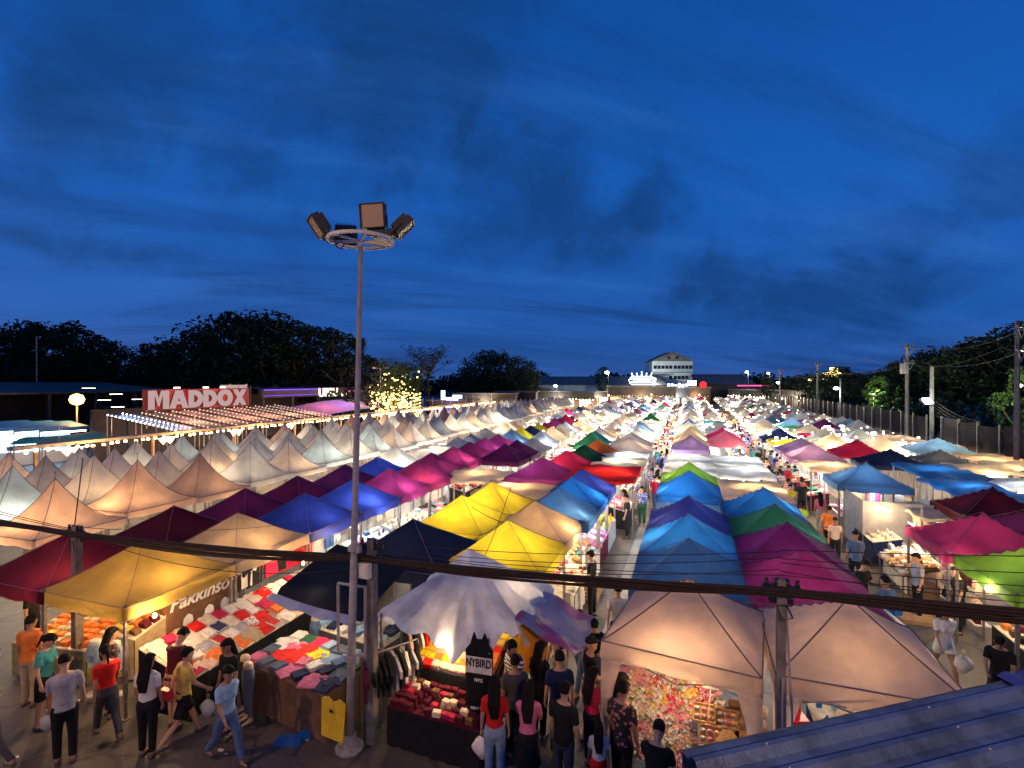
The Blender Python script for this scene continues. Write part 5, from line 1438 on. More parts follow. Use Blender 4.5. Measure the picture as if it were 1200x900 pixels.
for k in range(n):
    a0, a1 = 2*math.pi*k/n, 2*math.pi*(k+1)/n
    for (r0, r1, z0, z1) in ((.515,.56,.0,.0),(.56,.56,.0,.05),(.56,.515,.05,.05),(.515,.515,.05,.0)):
        b.quad((r0*math.cos(a0),r0*math.sin(a0),z0),(r0*math.cos(a1),r0*math.sin(a1),z0),(r1*math.cos(a1),r1*math.sin(a1),z1),(r1*math.cos(a0),r1*math.sin(a0),z1))
RZ_ = .25
obj('ring', (b, M['white_paint']), t, rel+Vector((0,0,.06)))
for k in range(3):
    a = RZ_+k*math.pi/3; b = MB(); d = Vector((math.cos(a), math.sin(a), 0)); b.tube([d*-.52+Vector((0,0,.03)), d*.52+Vector((0,0,.03))], .022, 6); obj('spoke', (b, M['white_paint']), t, rel+Vector((0,0,.04)))
b = MB()
for k in range(10):                          # half deck plate between spokes
    a0, a1 = -.35+k*.12, -.35+(k+1)*.12
    b.quad((.07*math.cos(a0),.07*math.sin(a0),0),(.5*math.cos(a0),.5*math.sin(a0),0),(.5*math.cos(a1),.5*math.sin(a1),0),(.07*math.cos(a1),.07*math.sin(a1),0))
obj('deck_plate', (b, M['white_paint']), t, rel+Vector((0,0,.05)))
b = MB(); b.tube([(-.28,-.3,.02),(-.24,-.33,-.09),(-.13,-.35,-.13),(-.08,-.33,-.05),(-.14,-.3,.0),(-.3,-.32,-.04)], .012, 5); obj('cable_loop', (b, M['cable'], True), t, rel)
TAN = mat('tan_lamp_glass', (.42,.30,.20), .35, 0, var=.08, vscale=3, bump=.15, bscale=60)
fh = MB(); fh.box((0,.06,0), (.46,.12,.44)); 
for k in range(7): fh.box((-.18+k*.06,.16,0), (.016,.10,.36))
fh.box((0,-.015,.215), (.48,.06,.02)); fh.box((0,-.015,-.215), (.48,.06,.02)); fh.box((-.235,-.015,0), (.02,.06,.44)); fh.box((.235,-.015,0), (.02,.06,.44))
FH = fh.mesh('housing', M['dark']); fg = MB(); fg.box((0,-.012,.0), (.435,.016,.40)); FG_ = fg.mesh('glass', TAN)
fb = MB(); fb.tube([(-.25,.06,0),(-.25,.06,-.30),(.25,.06,-.30),(.25,.06,0)], .016, 5); fb.box((0,.12,-.29), (.36,.14,.12)); fb.tube([(0,.06,-.30),(0,.06,-.40)], .03, 6); FB = fb.mesh('bracket', M['dark'])
for (ax, ay, yaw_, tilt, lab) in [(.20, .05, R(8), R(8), 'centre'), (-.60, -.12, R(-40), R(34), 'left'), (-.56, .30, R(-150), R(30), 'left rear'), (.52, .16, R(118), R(44), 'right')]:
    f = obj('floodlight', FH, t, rel+Vector((ax, ay, .50)) , (0,0,0), scale=.92 if lab == 'centre' else .82)
    mtx = Matrix.Rotation(yaw_, 4, 'Z') @ Matrix.Rotation(tilt, 4, 'X')
    if lab != 'centre':
        off = (Matrix.Rotation(yaw_, 4, 'Z') @ Matrix.Rotation(tilt, 4, 'X')) @ Vector((0, -.02, .28)); f.location = rel+Vector((ax, ay, .10))+off
    f.rotation_euler = mtx.to_euler(); f['label'] = f"{lab} floodlight of the ring, unlit"
    obj('glass', FG_, f); obj('bracket', FB, f)

# ------------------------------------------------------------------ street posts, cable bundle, wires
def street_post(x, y, h, s, label, extra=None):
    t = thing('concrete_post', label, 'post', (x, y, 0))
    b = MB(); b.box((0,0,h/2), (s,s,h), taper=.86); obj('post', (b, M['concrete']), t)
    b = MB(); b.box((0,-.02,h-.12), (.46,.07,.09)); b.box((0,.05,h-.30), (.30,.06,.07))
    for k in (-.18,-.06,.07,.19): b.lathe((k,-.03,h-.07), [(.02,0),(.035,.03),(.02,.06),(.03,.09)], 7)
    b.tube([(.05,-.1,h-.3),(.12,-.12,h-.45),(.0,-.13,h-.5),(-.07,-.1,h-.32),(.05,-.1,h-.3)], .012, 5)
    obj('fittings', (b, M['dark']), t)
    return t
t = street_post(-12.1, 7.12, 3.28, .155, 'concrete post standing in front of the dull yellow tent')
t = street_post(-5.22, 7.62, 3.55, .15, 'concrete post right beside the tall lamp pole')
b = MB()
for (x0, z0, x1, z1) in ((-.62,2.75,-.06,2.75),(-.62,1.55,-.06,1.55),(-.62,1.55,-.62,2.75),(-.06,1.55,-.06,2.75),(-.34,1.55,-.34,2.75)):
    b.tube([(x0,-.12,z0),(x1,-.12,z1)], .028, 5)
obj('panel_frame', (b, M['steel']), t)
b = MB(); b.box((-.05,-.14,3.05), (.20,.10,.26)); b.box((-.05,-.20,3.05), (.14,.02,.2)); obj('meter_box', (b, M['paper']), t)
t = street_post(1.16, 7.62, 3.66, .125, 'weathered post between the two peach gazebos')
b = MB(); b.tube([(.05,-.02,3.4),(.12,-.08,1.9),(.15,-.12,0)], [.016,.016,.02], 6); obj('stay', (b, M['steel']), t)
b = MB(); b.tube([(.01,-.12,0),(.01,-.11,2.4)], .022, 6); obj('conduit', (b, M['steel']), t)
t = thing('cable_bundle', 'thick sagging bundle of black cables crossing the whole front', 'cables', (0,0,0))
route = [Vector((-22, 6.3, 3.75)), Vector((-12.1, 7.02, 3.14)), Vector((-5.22, 7.50, 3.25)), Vector((1.16, 7.50, 3.53)), Vector((9.5, 7.6, 3.98))]
rr = random.Random(6)
for k in range(11):
    pts = []; a = k*.9; R_ = .036 if k < 6 else .022
    for i, (p0, p1) in enumerate(zip(route, route[1:])):
        for j in range(14):
            q = p0.lerp(p1, j/14); q.z -= (.05+.012*k*(k > 7))*4*(j/14)*(1-j/14)
            aa = a+(q.x*.55); q += Vector((0, math.cos(aa)*R_, math.sin(aa)*R_*1.25)); pts.append(q)
    pts.append(route[-1])
    b = MB(); b.tube(pts, rr.uniform(.013,.021), 6, cap=False); obj('cable', (b, M['cable'], True), t)
def wire(p0, p1, sag, r, label, group=None): cable('overhead_wire', Vector(p0), Vector(p1), sag, r, label, 22, group=group)
wire((-12.1,7.1,3.2), (-22,7.0,4.2), .1, .008, 'thin wire running left from the post by the yellow tent', 'thin front wires, left')
wire((-12.1,7.15,3.15), (-22,7.4,3.9), .12, .008, 'second thin wire running left from that post', 'thin front wires, left')
wire((-12.15,7.1,3.2), (-12.7,7.6,4.6), 0, .012, 'stay wire rising from the post by the yellow tent')
wire((-11.95,7.1,3.15), (-5.25,7.6,3.1), .42, .007, 'lowest slack wire drooping over the dull yellow roof')
wire((-12.05,7.1,3.2), (-5.25,7.6,3.3), .22, .007, 'upper slack wire drooping over the dull yellow roof')
wire((-12.0,7.15,3.25), (-9.2,11.6,2.6), .2, .006, 'slack wire from the left post down to the blue tents')
for k in range(4): wire((-5.2,7.65,3.32+k*.055+.03*(k % 2)), (1.16,7.66,3.70+k*.12-.04*(k % 2)), .08+.05*((k*3) % 4), .006, 'one of the thin wires between the lamp pole and the gazebo post', 'thin front wires, middle')
for k in range(5): wire((1.16,7.66,3.70+k*.085-.03*(k % 2)), (9.5,7.7+.1*k,4.2+k*.16), .10+.07*((k*3) % 4), .006, 'one of the thin wires right of the gazebo post', 'thin front wires, right')
wire((-4.3,12.3,3.6), (-4.0,9.4,2.5), .12, .008, 'dark rope over the nearest yellow tent')
wire((-7.3,14.9,2.9), (-4.7,12.9,2.5), .15, .009, 'rope sagging between the yellow roofs')

# ------------------------------------------------------------------ blue ribbed roof at the lower right
t = thing('ribbed_roof', 'dark blue ribbed metal roof at the lower right corner', 'roof', (0,0,0))
A = Vector((0.0, 2.49, 0)); B_ = Vector((1.81, 3.73, 0)); ux = (B_-A); Lr = ux.length; ux.normalize(); vx = Vector((ux.y, -ux.x, 0))
ROOFB = mat('blue_roof_paint', (.065,.105,.21), .45, .15, var=.45, vscale=3.5, bump=.4, bscale=24)
b = MB(); prof = []
for k in range(14):
    s0 = k*.135; prof += [(s0,0),(s0+.045,.0),(s0+.06,.014),(s0+.075,.034),(s0+.1,.034),(s0+.115,.014),(s0+.13,0)]
for (s0,z0),(s1,z1) in zip(prof, prof[1:]):
    for (e0, e1) in ((-.035, 1.1), (1.1, 2.3), (2.3, 3.6)):
        P_ = lambda e, s_, z_: A+ux*e+vx*s_+Vector((0,0,4.6+z_-.10*s_))
        b.quad(P_(e0,s0,z0), P_(e1,s0,z0), P_(e1,s1,z1), P_(e0,s1,z1))
obj('sheet', (b, ROOFB), t)
b = MB(); c = lambda e, s_, z_: A+ux*e+vx*s_+Vector((0,0,4.6+z_-.10*s_))
b.quad(c(-.035,-.002,-.10), c(3.6,-.002,-.10), c(3.6,-.002,.006), c(-.035,-.002,.006)); obj('edge_trim', (b, ROOFB), t)
b = MB()
for k in range(9):
    for e in (.35, 1.35):
        q = c(e, .09+k*.135, .034); b.lathe(tuple(q), [(.006,0),(.005,.004),(.002,.006)], 6)
tag(obj('screws', (b, M['steel']), t), kind='stuff')
b = MB(); b.box((1.8, -1.2, 2.25), (.15,.15,4.3)); b.box((.4, .9, 2.2), (.1,.1,4.2)); obj('post', (b, M['steel']), t)
def tf(u, v): return (1.66+u*1.6+v*.35, 3.66+u*1.0-v*.7, 4.62-.10*v+.015*math.sin(u*60)*(v < .05)+.02*math.sin(7*u+5*v))
b = MB(); b.grid(tf, 60, 10); tag(obj('blue_tarp', (b, mat('violet_blue_tarp', (.05,.06,.30), .5, trans=.2), True)), 'violet blue tarp edge at the right end of the ribbed roof', 'tarp')

# ------------------------------------------------------------------ goods
def tee(w=.46, h=.60, th=.035, sleeve=.13):
    return [(-w/2,0),(w/2,0),(w/2,h*.62),(w/2+sleeve,h*.52),(w/2+sleeve*1.15,h*.74),(w*.36,h*.98),(w*.16,h),(0,h*.93),(-w*.16,h),(-w*.36,h*.98),(-w/2-sleeve*1.15,h*.74),(-w/2-sleeve,h*.52),(-w/2,h*.62)]
def puff(mesh_b, amp=.008):
    for i, v in enumerate(mesh_b.v): mesh_b.v[i] = (v[0]+amp*math.sin(v[2]*31+v[0]*17), v[1]+amp*1.5*math.sin(v[0]*23+v[2]*19), v[2])
    return mesh_b
G = {}
def fold_mesh(seed):
    rr = random.Random(seed); b = MB()
    for k in range(3):
        b.box((rr.uniform(-.008,.008), rr.uniform(-.008,.008), .014+k*.024), (.26-.01*k,.31-.012*k,.021), rz=rr.uniform(-.05,.05), taper=.95)
    b.tube([(-.05,.12,.078),(-.02,.09,.082),(.02,.09,.082),(.05,.12,.078)], .008, 4)
    return b
G['folded_shirt'] = [fold_mesh(i).mesh('folded_shirt', cloth_mat('white')) for i in range(3)]
def laid(seed):
    rr = random.Random(seed); b = MB(); b.prism(tee(.34,.44,.02,.09), .022, M_=Matrix.Rotation(R(-90), 3, 'X'))
    for i, v in enumerate(b.v): b.v[i] = (v[0]+.01*math.sin(v[1]*20+seed), v[1]-.22, v[2]+.018+.012*math.sin(v[0]*16+v[1]*12+seed))
    b.box((rr.uniform(-.03,.03), 0, .034), (.13,.12,.012)); return b
G['laid_shirt'] = [laid(i).mesh('laid_shirt', cloth_mat('white')) for i in range(3)]
b = MB(); b.prism(tee(), .05); puff(b); b.v = [(x, y, z-.60) for x, y, z in b.v]
b.tube([(0,0,-.02),(0,0,.05),(.03,0,.08),(.02,0,.10)], .005, 4); G['hanging_shirt'] = [b.mesh('hanging_shirt', cloth_mat('white'))]
b = MB(); b.prism([(-.19,0),(.19,0),(.21,-.35),(.19,-.95),(.03,-.95),(0,-.32),(-.03,-.95),(-.19,-.95),(-.21,-.35)], .06); puff(b); G['hanging_trousers'] = [b.mesh('hanging_trousers', cloth_mat('denim'))]
b = MB(); b.box((0,0,.06), (.2,.14,.12), taper=.96); b.box((0,-.071,.065), (.13,.006,.07)); b.box((0,0,.123), (.17,.1,.006)); G['packet'] = [b.mesh('packet', cloth_mat('orange'))]
b = MB(); b.lathe((0,0,0), [(.035,0),(.045,.01),(.045,.10),(.02,.13),(.02,.155),(.012,.16)], 10); G['bottle'] = [b.mesh('bottle', cloth_mat('maroon'), True)]
b = MB(); b.box((0,0,.11), (.28,.12,.2), taper=.8); b.tube([(-.09,0,.2),(-.07,0,.31),(.07,0,.31),(.09,0,.2)], .010, 5); b.box((0,-.066,.10), (.12,.01,.07)); G['handbag'] = [b.mesh('handbag', cloth_mat('pink'))]
b = MB()
for s in (-1, 1):
    cap(b, (s*.055,-.09,.035), (s*.055,.09,.028), .038, .032, 8); cap(b, (s*.055,-.08,.06), (s*.055,-.04,.05), .034, .03, 8)
G['shoe_pair'] = [b.mesh('shoe_pair', cloth_mat('white'), True)]
b = MB(); b.lathe((0,0,0), [(.13,0),(.18,.10),(.185,.11),(.165,.105),(.12,.02)], 14)
for k in range(9):
    a = k*2.4; r = .03*math.sqrt(k)*1.15; cap(b, (r*math.cos(a), r*math.sin(a), .07), (r*math.cos(a), r*math.sin(a), .095), .045, .04, 6)
G['basket'] = [b.mesh('basket', M['wicker'], True)]
KN = dict(folded_shirt='folded shirt', laid_shirt='laid out shirt', hanging_shirt='hanging shirt', hanging_trousers='pair of trousers', packet='boxed packet', bottle='bottle', handbag='handbag', shoe_pair='pair of shoes', basket='basket of goods')
CATN = dict(folded_shirt='shirt', laid_shirt='shirt', hanging_shirt='shirt', hanging_trousers='trousers', packet='packet', bottle='bottle', handbag='handbag', shoe_pair='shoes', basket='basket')
CNT = {}
ORD = ['first','second','third','fourth','fifth','sixth','seventh','eighth','ninth','tenth','eleventh','twelfth','thirteenth','fourteenth','fifteenth','sixteenth','seventeenth','eighteenth','nineteenth','twentieth']
def item(kind, loc, rz, colr, where, rot=None, scale=1.0, mt=None):
    n = CNT.get(kind, 0); CNT[kind] = n+1
    me = G[kind][n % len(G[kind])]
    o = obj(kind, me, None, loc, rot or (0,0,rz), scale=scale, mats=[mt or (cloth_mat(colr) if colr else None)])
    tag(o, f"{cn(colr)+' ' if colr else ''}{KN[kind]}, {where}", CATN[kind], f"{KN[kind]}s, {where.split(' of the ')[-1].split(' on the ')[-1]}")
    return o
def counter(x, y, w, d, h, rz, skirt, label, topm=None, slope=0.0, legs=True, name='market_counter'):
    """table: local x along its length w, local y depth; slope raises the back"""
    t = thing(name, label, 'table', (x, y, 0), rz)
    b = MB()
    z0, z1 = h, h+slope
    b.quad((-w/2,-d/2,z0),(w/2,-d/2,z0),(w/2,d/2,z1),(-w/2,d/2,z1)); b.quad((-w/2,-d/2,z0-.03),(-w/2,d/2,z1-.03),(w/2,d/2,z1-.03),(w/2,-d/2,z0-.03))
    b.quad((-w/2,-d/2,z0-.03),(w/2,-d/2,z0-.03),(w/2,-d/2,z0),(-w/2,-d/2,z0)); b.quad((-w/2,d/2,z1-.03),(-w/2,d/2,z1),(w/2,d/2,z1),(w/2,d/2,z1-.03))
    obj('tabletop', (b, topm or cloth_mat('cream')), t)
    if skirt:
        b = MB()
        def sk(side):
            def f(u, v):
                if side == 0: return ((u-.5)*w, -d/2-.012-.02*math.sin(u*w*22)*v-.01, (z0-.012)*(1-v*.93))
                s = -1 if side == 1 else 1
                return (s*(w/2+.012+.012*math.sin(u*30)*v), (u-.5)*d, ((z0+(z1-z0)*u)-.012)*(1-v*.93))
            return f
        for k in range(3): b.grid(sk(k), 24 if k == 0 else 8, 4)
        obj('skirt', (b, cloth_mat(skirt), True), t)
    if legs:
        for sx in (-1, 1):
            for sy in (-1, 1): box_obj('leg', (sx*(w/2-.06), sy*(d/2-.06), (h-.03)/2), (.035,.035,h-.03), M['frame'], t)
    return t
def fill(x, y, w, d, h, rz, slope, nu, nv, kinds, cols, where, seed, jit=.3, sc=1.0, skip=.0):
    rr = random.Random(seed); ca, sa = math.cos(rz), math.sin(rz)
    for j in range(nv):
        for i in range(nu):
            if rr.random() < skip: continue
            lx = (i+.5)/nu*w-w/2+rr.uniform(-.02,.02); ly = (j+.5)/nv*d-d/2+rr.uniform(-.02,.02)
            z = h+slope*((j+.5)/nv)+.006
            k = rr.choice(kinds); c = rr.choice(cols)
            row = ['front row','second row','third row','fourth row','back row'][min(j, 4)] if nv > 1 else 'single row'
            e = Euler((math.atan2(slope, d), 0, rz+rr.uniform(-jit, jit)), 'XYZ')
            m_ = Matrix.Rotation(rz, 3, 'Z') @ Matrix.Rotation(math.atan2(slope, d), 3, 'X') @ Matrix.Rotation(rr.uniform(-jit, jit), 3, 'Z')
            item(k, (x+lx*ca-ly*sa, y+lx*sa+ly*ca, z), 0, c if k != 'basket' else None, f"{ORD[min(i,19)]} in the {row} of the {where}", rot=m_.to_euler(), scale=sc*rr.uniform(.92,1.06))
def rail(x, y, w, z, rz, n, kinds, cols, where, seed, label, thick=.0, facing=None):
    """hanging rail with garments; garments turn edge-on when packed"""
    rr = random.Random(seed)
    t = thing('hanging_rail', label, 'clothes rail', (x, y, 0), rz)
    b = MB(); b.tube([(-w/2,0,z),(w/2,0,z)], .016, 6); obj('bar', (b, M['frame']), t)
    for s in (-1, 1):
        b = MB(); b.tube([(s*w/2,0,0),(s*w/2,0,z)], .018, 6); obj('upright', (b, M['frame']), t)
    for i in range(n):
        lx = -w/2+(i+.5)/n*w; k = rr.choice(kinds)
        item(k, (x+lx*math.cos(rz), y+lx*math.sin(rz), z-.11), rz+(facing if facing is not None else rr.uniform(-.15,.15))+rr.uniform(-.12,.12), rr.choice(cols), f"{ORD[min(i,19)]} on the {where}", scale=rr.uniform(.9,1.05))
HPI = math.pi/2
# --- stall 1: long sloping shirt counter on the aisle side of the left row (faces +X)
CL = ['dotted_white','striped_red','striped_navy','cream','white','peach','khaki','red','beige','pink','grey','crimson','cream','white','orange']
for k, (yc, nm) in enumerate([(8.1,'first cream counter'), (10.5,'second cream counter'), (12.9,'first blue tent counter')]):
    counter(-9.32, yc, 2.38, 1.3, .80, HPI, 'black', nm+', black skirt', slope=.38)
    fill(-9.32, yc, 2.3, 1.25, .80, HPI, .38, 8, 4, ['laid_shirt','folded_shirt','laid_shirt'], CL if k < 2 else ['pink','white','teal','grey','skyblue'], nm, 50+k, .25, .9)
rail(-10.15, 8.9, 2.2, 2.0, HPI, 7, ['hanging_shirt'], ['white','cream','black','brown','white'], 'rail behind the cream counter', 71, 'clothes rail behind the first cream counter', facing=0)
rail(-10.15, 11.2, 1.9, 2.0, HPI, 7, ['hanging_shirt'], ['red','crimson','red','grey','black'], 'rail with the red garments', 72, 'clothes rail with red and pink garments', facing=0)
t = thing('banner', 'dark brown banner with white script and palm shapes behind the shirts', 'banner', (-10.02, 8.35, 1.28), R(90))
b = MB(); b.box((0,0,.18), (1.7,.03,.95)); obj('cloth', (b, cloth_mat('brown')), t)
me = word_mesh('Pakkinson', .40, .006, .008, italic=.3); me.materials.append(mat('white_print', (.8,.78,.7), .6)); obj('lettering', me, t, (0,-.02,.30), (R(90),0,0))
b = MB()
for s in (-.4, .1, .5): b.lathe((s,-.03,-.05), [(.02,-.12),(.12,-.02),(.10,.1),(.02,.16)], 6, sy=.1)
obj('print', (b, MATS['white_print']), t)
# --- red corner tent: snack table
counter(-12.75, 7.55, 1.9, 1.25, .74, R(8), 'olive', 'snack table with orange trays under the dark red tent', slope=.1)
fill(-12.75, 7.55, 1.8, 1.2, .74, R(8), .1, 8, 6, ['packet'], ['orange','khaki','beige','tan_yellow','orange'], 'orange snack table', 60, .1, .92)
counter(-11.35, 8.05, .8, 1.1, .9, R(0), 'khaki', 'small side table stacked with snack boxes under the yellow tent', slope=.3)
fill(-11.35, 8.05, .75, 1.0, .9, 0, .3, 3, 5, ['packet'], ['orange','brown','tan_yellow','maroon'], 'small snack side table', 61, .15, 1.0)
# shorts on two white half dummies
for k, (x, y) in enumerate([(-11.32, 6.98), (-10.88, 7.06)]):
    t = thing('shorts_dummy', ['left','right'][k]+' white half dummy wearing pale denim shorts', 'mannequin', (x, y, 0), R(10))
    b = MB(); loft(b, [(.98,.10,.075,0),(1.06,.125,.09,0),(1.09,.12,.085,0)], lambda v: v)
    for s in (-1, 1): cap(b, (s*.075,0,.92), (s*.085,.0,.55), .072, .055)
    obj('body', solid(b, .012, 1, .5, 'dummy_body', [M['white_paint']]), t)
    b = MB(); loft(b, [(.80,.15,.115,0),(.94,.155,.11,0),(1.02,.128,.095,0)], lambda v: v)
    for s in (-1, 1): cone(b, (s*.078,0,.90), (s*.095,0,.66), .092, .098)
    obj('shorts', solid(b, .012, 1, .5, 'dummy_shorts', [cloth_mat('lightdenim')]), t)
    b = MB(); b.tube([(0,0,0),(0,0,.9)], .018, 6); b.lathe((0,0,0), [(.16,0),(.15,.02),(.02,.03)], 12); obj('stand', (b, M['steel']), t)
# --- brown box counter with folded clothes
t = thing('box_counter', 'brown board counter with cable holes under the black tarp', 'counter', (-7.0, 8.15, 0), R(-9))
for k in range(3):
    for r_ in range(2):
        b = MB(); b.box((-.76+k*.76, -.64, .20+r_*.41), (.752,.03,.402)); b.box((-.76+k*.76+.22, -.657, .24+r_*.41), (.03,.006,.03)); obj('panel', (b, M['darkwood']), t)
box_obj('side_board', (-1.15,0,.405), (.03,1.3,.81), M['darkwood'], t); box_obj('side_board', (1.15,0,.405), (.03,1.3,.81), M['darkwood'], t)
b = MB(); b.box((0,.0,.835), (2.36,1.36,.035)); obj('countertop', (b, M['darkwood']), t)
fill(-7.0, 8.15, 2.2, 1.3, .855, R(-9), .0, 7, 4, ['folded_shirt','laid_shirt'], ['forest','slate','navy','lightdenim','skyblue','red','crimson','pink','white','yellow','denim'], 'brown box counter', 62, .35, 1.0)
counter(-6.9, 9.7, 2.1, 1.1, .84, R(-9), 'darkgrey', 'second clothes table behind the brown box counter')
fill(-6.9, 9.7, 2.0, 1.05, .85, R(-9), 0, 6, 3, ['folded_shirt'], ['skyblue','navy','lightdenim','grey','white'], 'second clothes table', 63, .3)
b = MB(); b.prism([(-.24,0),(.24,0),(.26,.62),(.12,.66),(0,.60),(-.12,.66),(-.26,.62)], .035, M_=Matrix.Rotation(R(-4), 3, 'X')); puff(b)
o = tag(obj('yellow_vest', (b, mat('egg_yellow_cloth', (.75,.50,.02), .8)), None, (-5.72, 7.18, .24), (0,0,R(-5))), 'egg yellow sleeveless top hanging off the corner of the brown counter', 'shirt')
b = MB(); b.box((0,-.06,.0), (.06,.01,.05)); o2 = obj('print', (b, M['dark']), o, (0,.035,.48))
# jeans mannequins
for k, (x, y, c, lab) in enumerate([(-7.72,7.34,'slate','mannequin legs in grey blue jeans at the front corner of the brown counter'), (-7.98,7.52,'black','mannequin legs in black leggings just behind the grey blue jeans'), (-7.85,9.3,'denim','mannequin legs in dark jeans at the far end of the brown counter')]):
    t = thing('leg_mannequin', lab, 'mannequin', (x, y, 0), R(160))
    b = MB(); loft(b, [(.80,.13,.10,0),(.90,.145,.105,0),(1.0,.115,.085,0)], lambda v: v)
    for s in (-1, 1): cap(b, (s*.07,0,.84), (s*.075,.01,.46), .088, .062); cap(b, (s*.075,.01,.46), (s*.08,-.01,.13), .062, .045)
    obj('trousers', solid(b, .012, 1, .5, 'dummy_trousers', [cloth_mat(c)]), t)
    b = MB(); b.lathe((0,0,.985), [(.11,0),(.112,.05),(.10,.09)], 12, sy=.74)
    obj('waist', (b, mat('beige_dummy', (.62,.46,.30), .5), True), t)
    b = MB()
    for s in (-1, 1): cap(b, (s*.08,-.01,.13), (s*.08,.0,.05), .04, .036); cap(b, (s*.08,-.02,.04), (s*.085,.14,.025), .036, .024)
    obj('feet', solid(b, .012, 1, .5, 'feet', [MATS['beige_dummy']]), t)
# racks of t-shirts right of the lamp pole
rail(-5.12, 8.05, 1.1, 1.45, R(58), 10, ['hanging_shirt'], ['black','white','black','maroon','black','grey'], 'front t-shirt rack', 73, 'front t-shirt rack right of the tall lamp pole', facing=R(80))
rail(-4.95, 8.95, 1.0, 1.62, R(62), 9, ['hanging_shirt'], ['white','maroon','black','peach','red'], 'rear t-shirt rack', 74, 'rear t-shirt rack by the black table', facing=R(70))
# black table with two tiers
counter(-4.02, 7.95, 1.75, .75, .70, R(-3), 'black', 'black skirted lower table with dark red pouches', topm=cloth_mat('maroon'), slope=.06)
fill(-4.02, 7.95, 1.7, .72, .70, R(-3), .06, 12, 5, ['packet','packet','packet','bottle'], ['maroon','maroon','crimson','maroon','brown','cream'], 'lower black table', 64, .15, .70)
counter(-4.05, 8.85, 1.6, .95, .98, R(-3), 'black', 'raised rear tier with orange and yellow packets', topm=cloth_mat('black'), slope=.36)
fill(-4.05, 8.85, 1.55, .92, .98, R(-3), .36, 9, 7, ['packet'], ['orange','yellow','red','cream','orange','tan_yellow','peach'], 'raised packet tier', 65, .12, .95)
t = thing('price_card', 'small black price card at the edge of the raised tier', 'sign', (-3.55, 8.36, .80), R(-3))
b = MB(); b.box((0,0,.09), (.22,.012,.16)); obj('card', (b, M['dark']), t); me = word_mesh('S2.', .12, .002, .003); me.materials.append(MATS['white_print']); obj('lettering', me, t, (0,-.009,.05), (R(90),0,0))
b = MB(); b.tube([(-.45,-.36,.0),(-.42,-.38,-.5),(-.2,-.39,-.62)], .02, 5)
t = thing('black_jersey', 'black basketball jersey with white lettered band under the tarp corner', 'jersey', (-3.30, 7.86, 1.40), R(4))
b = MB(); b.prism([(-.23,-.36),(.23,-.36),(.24,.42),(.16,.52),(.10,.72),(.04,.60),(-.04,.60),(-.10,.72),(-.16,.52),(-.24,.42)], .05); puff(b); obj('cloth', (b, cloth_mat('black')), t)
b = MB(); b.box((0,-.040,.19), (.462,.012,.27)); obj('band', (b, cloth_mat('white')), t)
me = word_mesh('NYBIRD', .145, .003, .004); me.materials.append(M['dark']); obj('lettering', me, t, (0,-.050,.17), (R(90),0,0), scale=(.86,1.25,1))
me = word_mesh('NYC', .07, .003, .003); me.materials.append(MATS['white_print']); obj('small_lettering', me, t, (0,-.045,-.08), (R(90),0,0))
t = thing('black_jersey', 'second black jersey hanging below the lettered one', 'jersey', (-3.28, 7.86, .80), R(4))
b = MB(); b.prism([(-.22,-.3),(.22,-.3),(.23,.2),(.15,.32),(.05,.22),(-.05,.22),(-.15,.32),(-.23,.2)], .05); puff(b); obj('cloth', (b, cloth_mat('black')), t)
me = word_mesh('NEW YORK', .06, .003, .003); me.materials.append(MATS['white_print']); obj('lettering', me, t, (0,-.042,.05), (R(90),0,0))
b = MB(); b.lathe((0,0,0), [(.22,0),(.25,.3),(.25,.6),(.23,.62)], 16); tag(obj('blue_drum', (b, M['plastic_blue'], True), None, (-4.75, 9.75, .75)), 'blue plastic drum behind the packet tiers', 'drum')
b = MB(); b.lathe((0,0,0), [(.03,-.16),(.12,-.11),(.16,0),(.12,.11),(.03,.16)], 14); tag(obj('green_ball', (b, M['plastic_green'], True), None, (-4.98, 9.35, 1.02)), 'lime green ball beside the blue drum', 'ball')
b = MB(); b.prism([(-.2,-.45),(.22,-.45),(.3,.3),(.1,.5),(-.25,.42)], .06); puff(b, .015); tag(obj('orange_bag', (b, M['amber']), None, (-2.75, 9.1, 1.35), (0,0,R(20))), 'amber plastic bag hanging beside the black jersey', 'bag')
# bulbs at the front stalls
bulb((-9.6, 6.95, 1.86), 60, WARM, 'bare bulb under the yellow tent edge'); bulb((-9.15, 10.4, 1.75), 70, WARM, 'bare bulb glowing right of the beige tent')
bulb((-9.4, 12.1, 1.9), 75, WARM, 'brightest bare bulb at the edge of the first blue tent'); bulb((-12.6, 7.2, 1.80), 55, WARM, 'bare bulb over the snack table')
bulb((-7.2, 8.6, 1.72), 36, NEUT, 'bare bulb under the black tarp'); bulb((-4.1, 8.2, 1.62), 40, WARM, 'bare bulb over the black table'); bulb((-3.4, 9.7, 1.9), 40, WARM, 'bare bulb at the back of the draped tent')
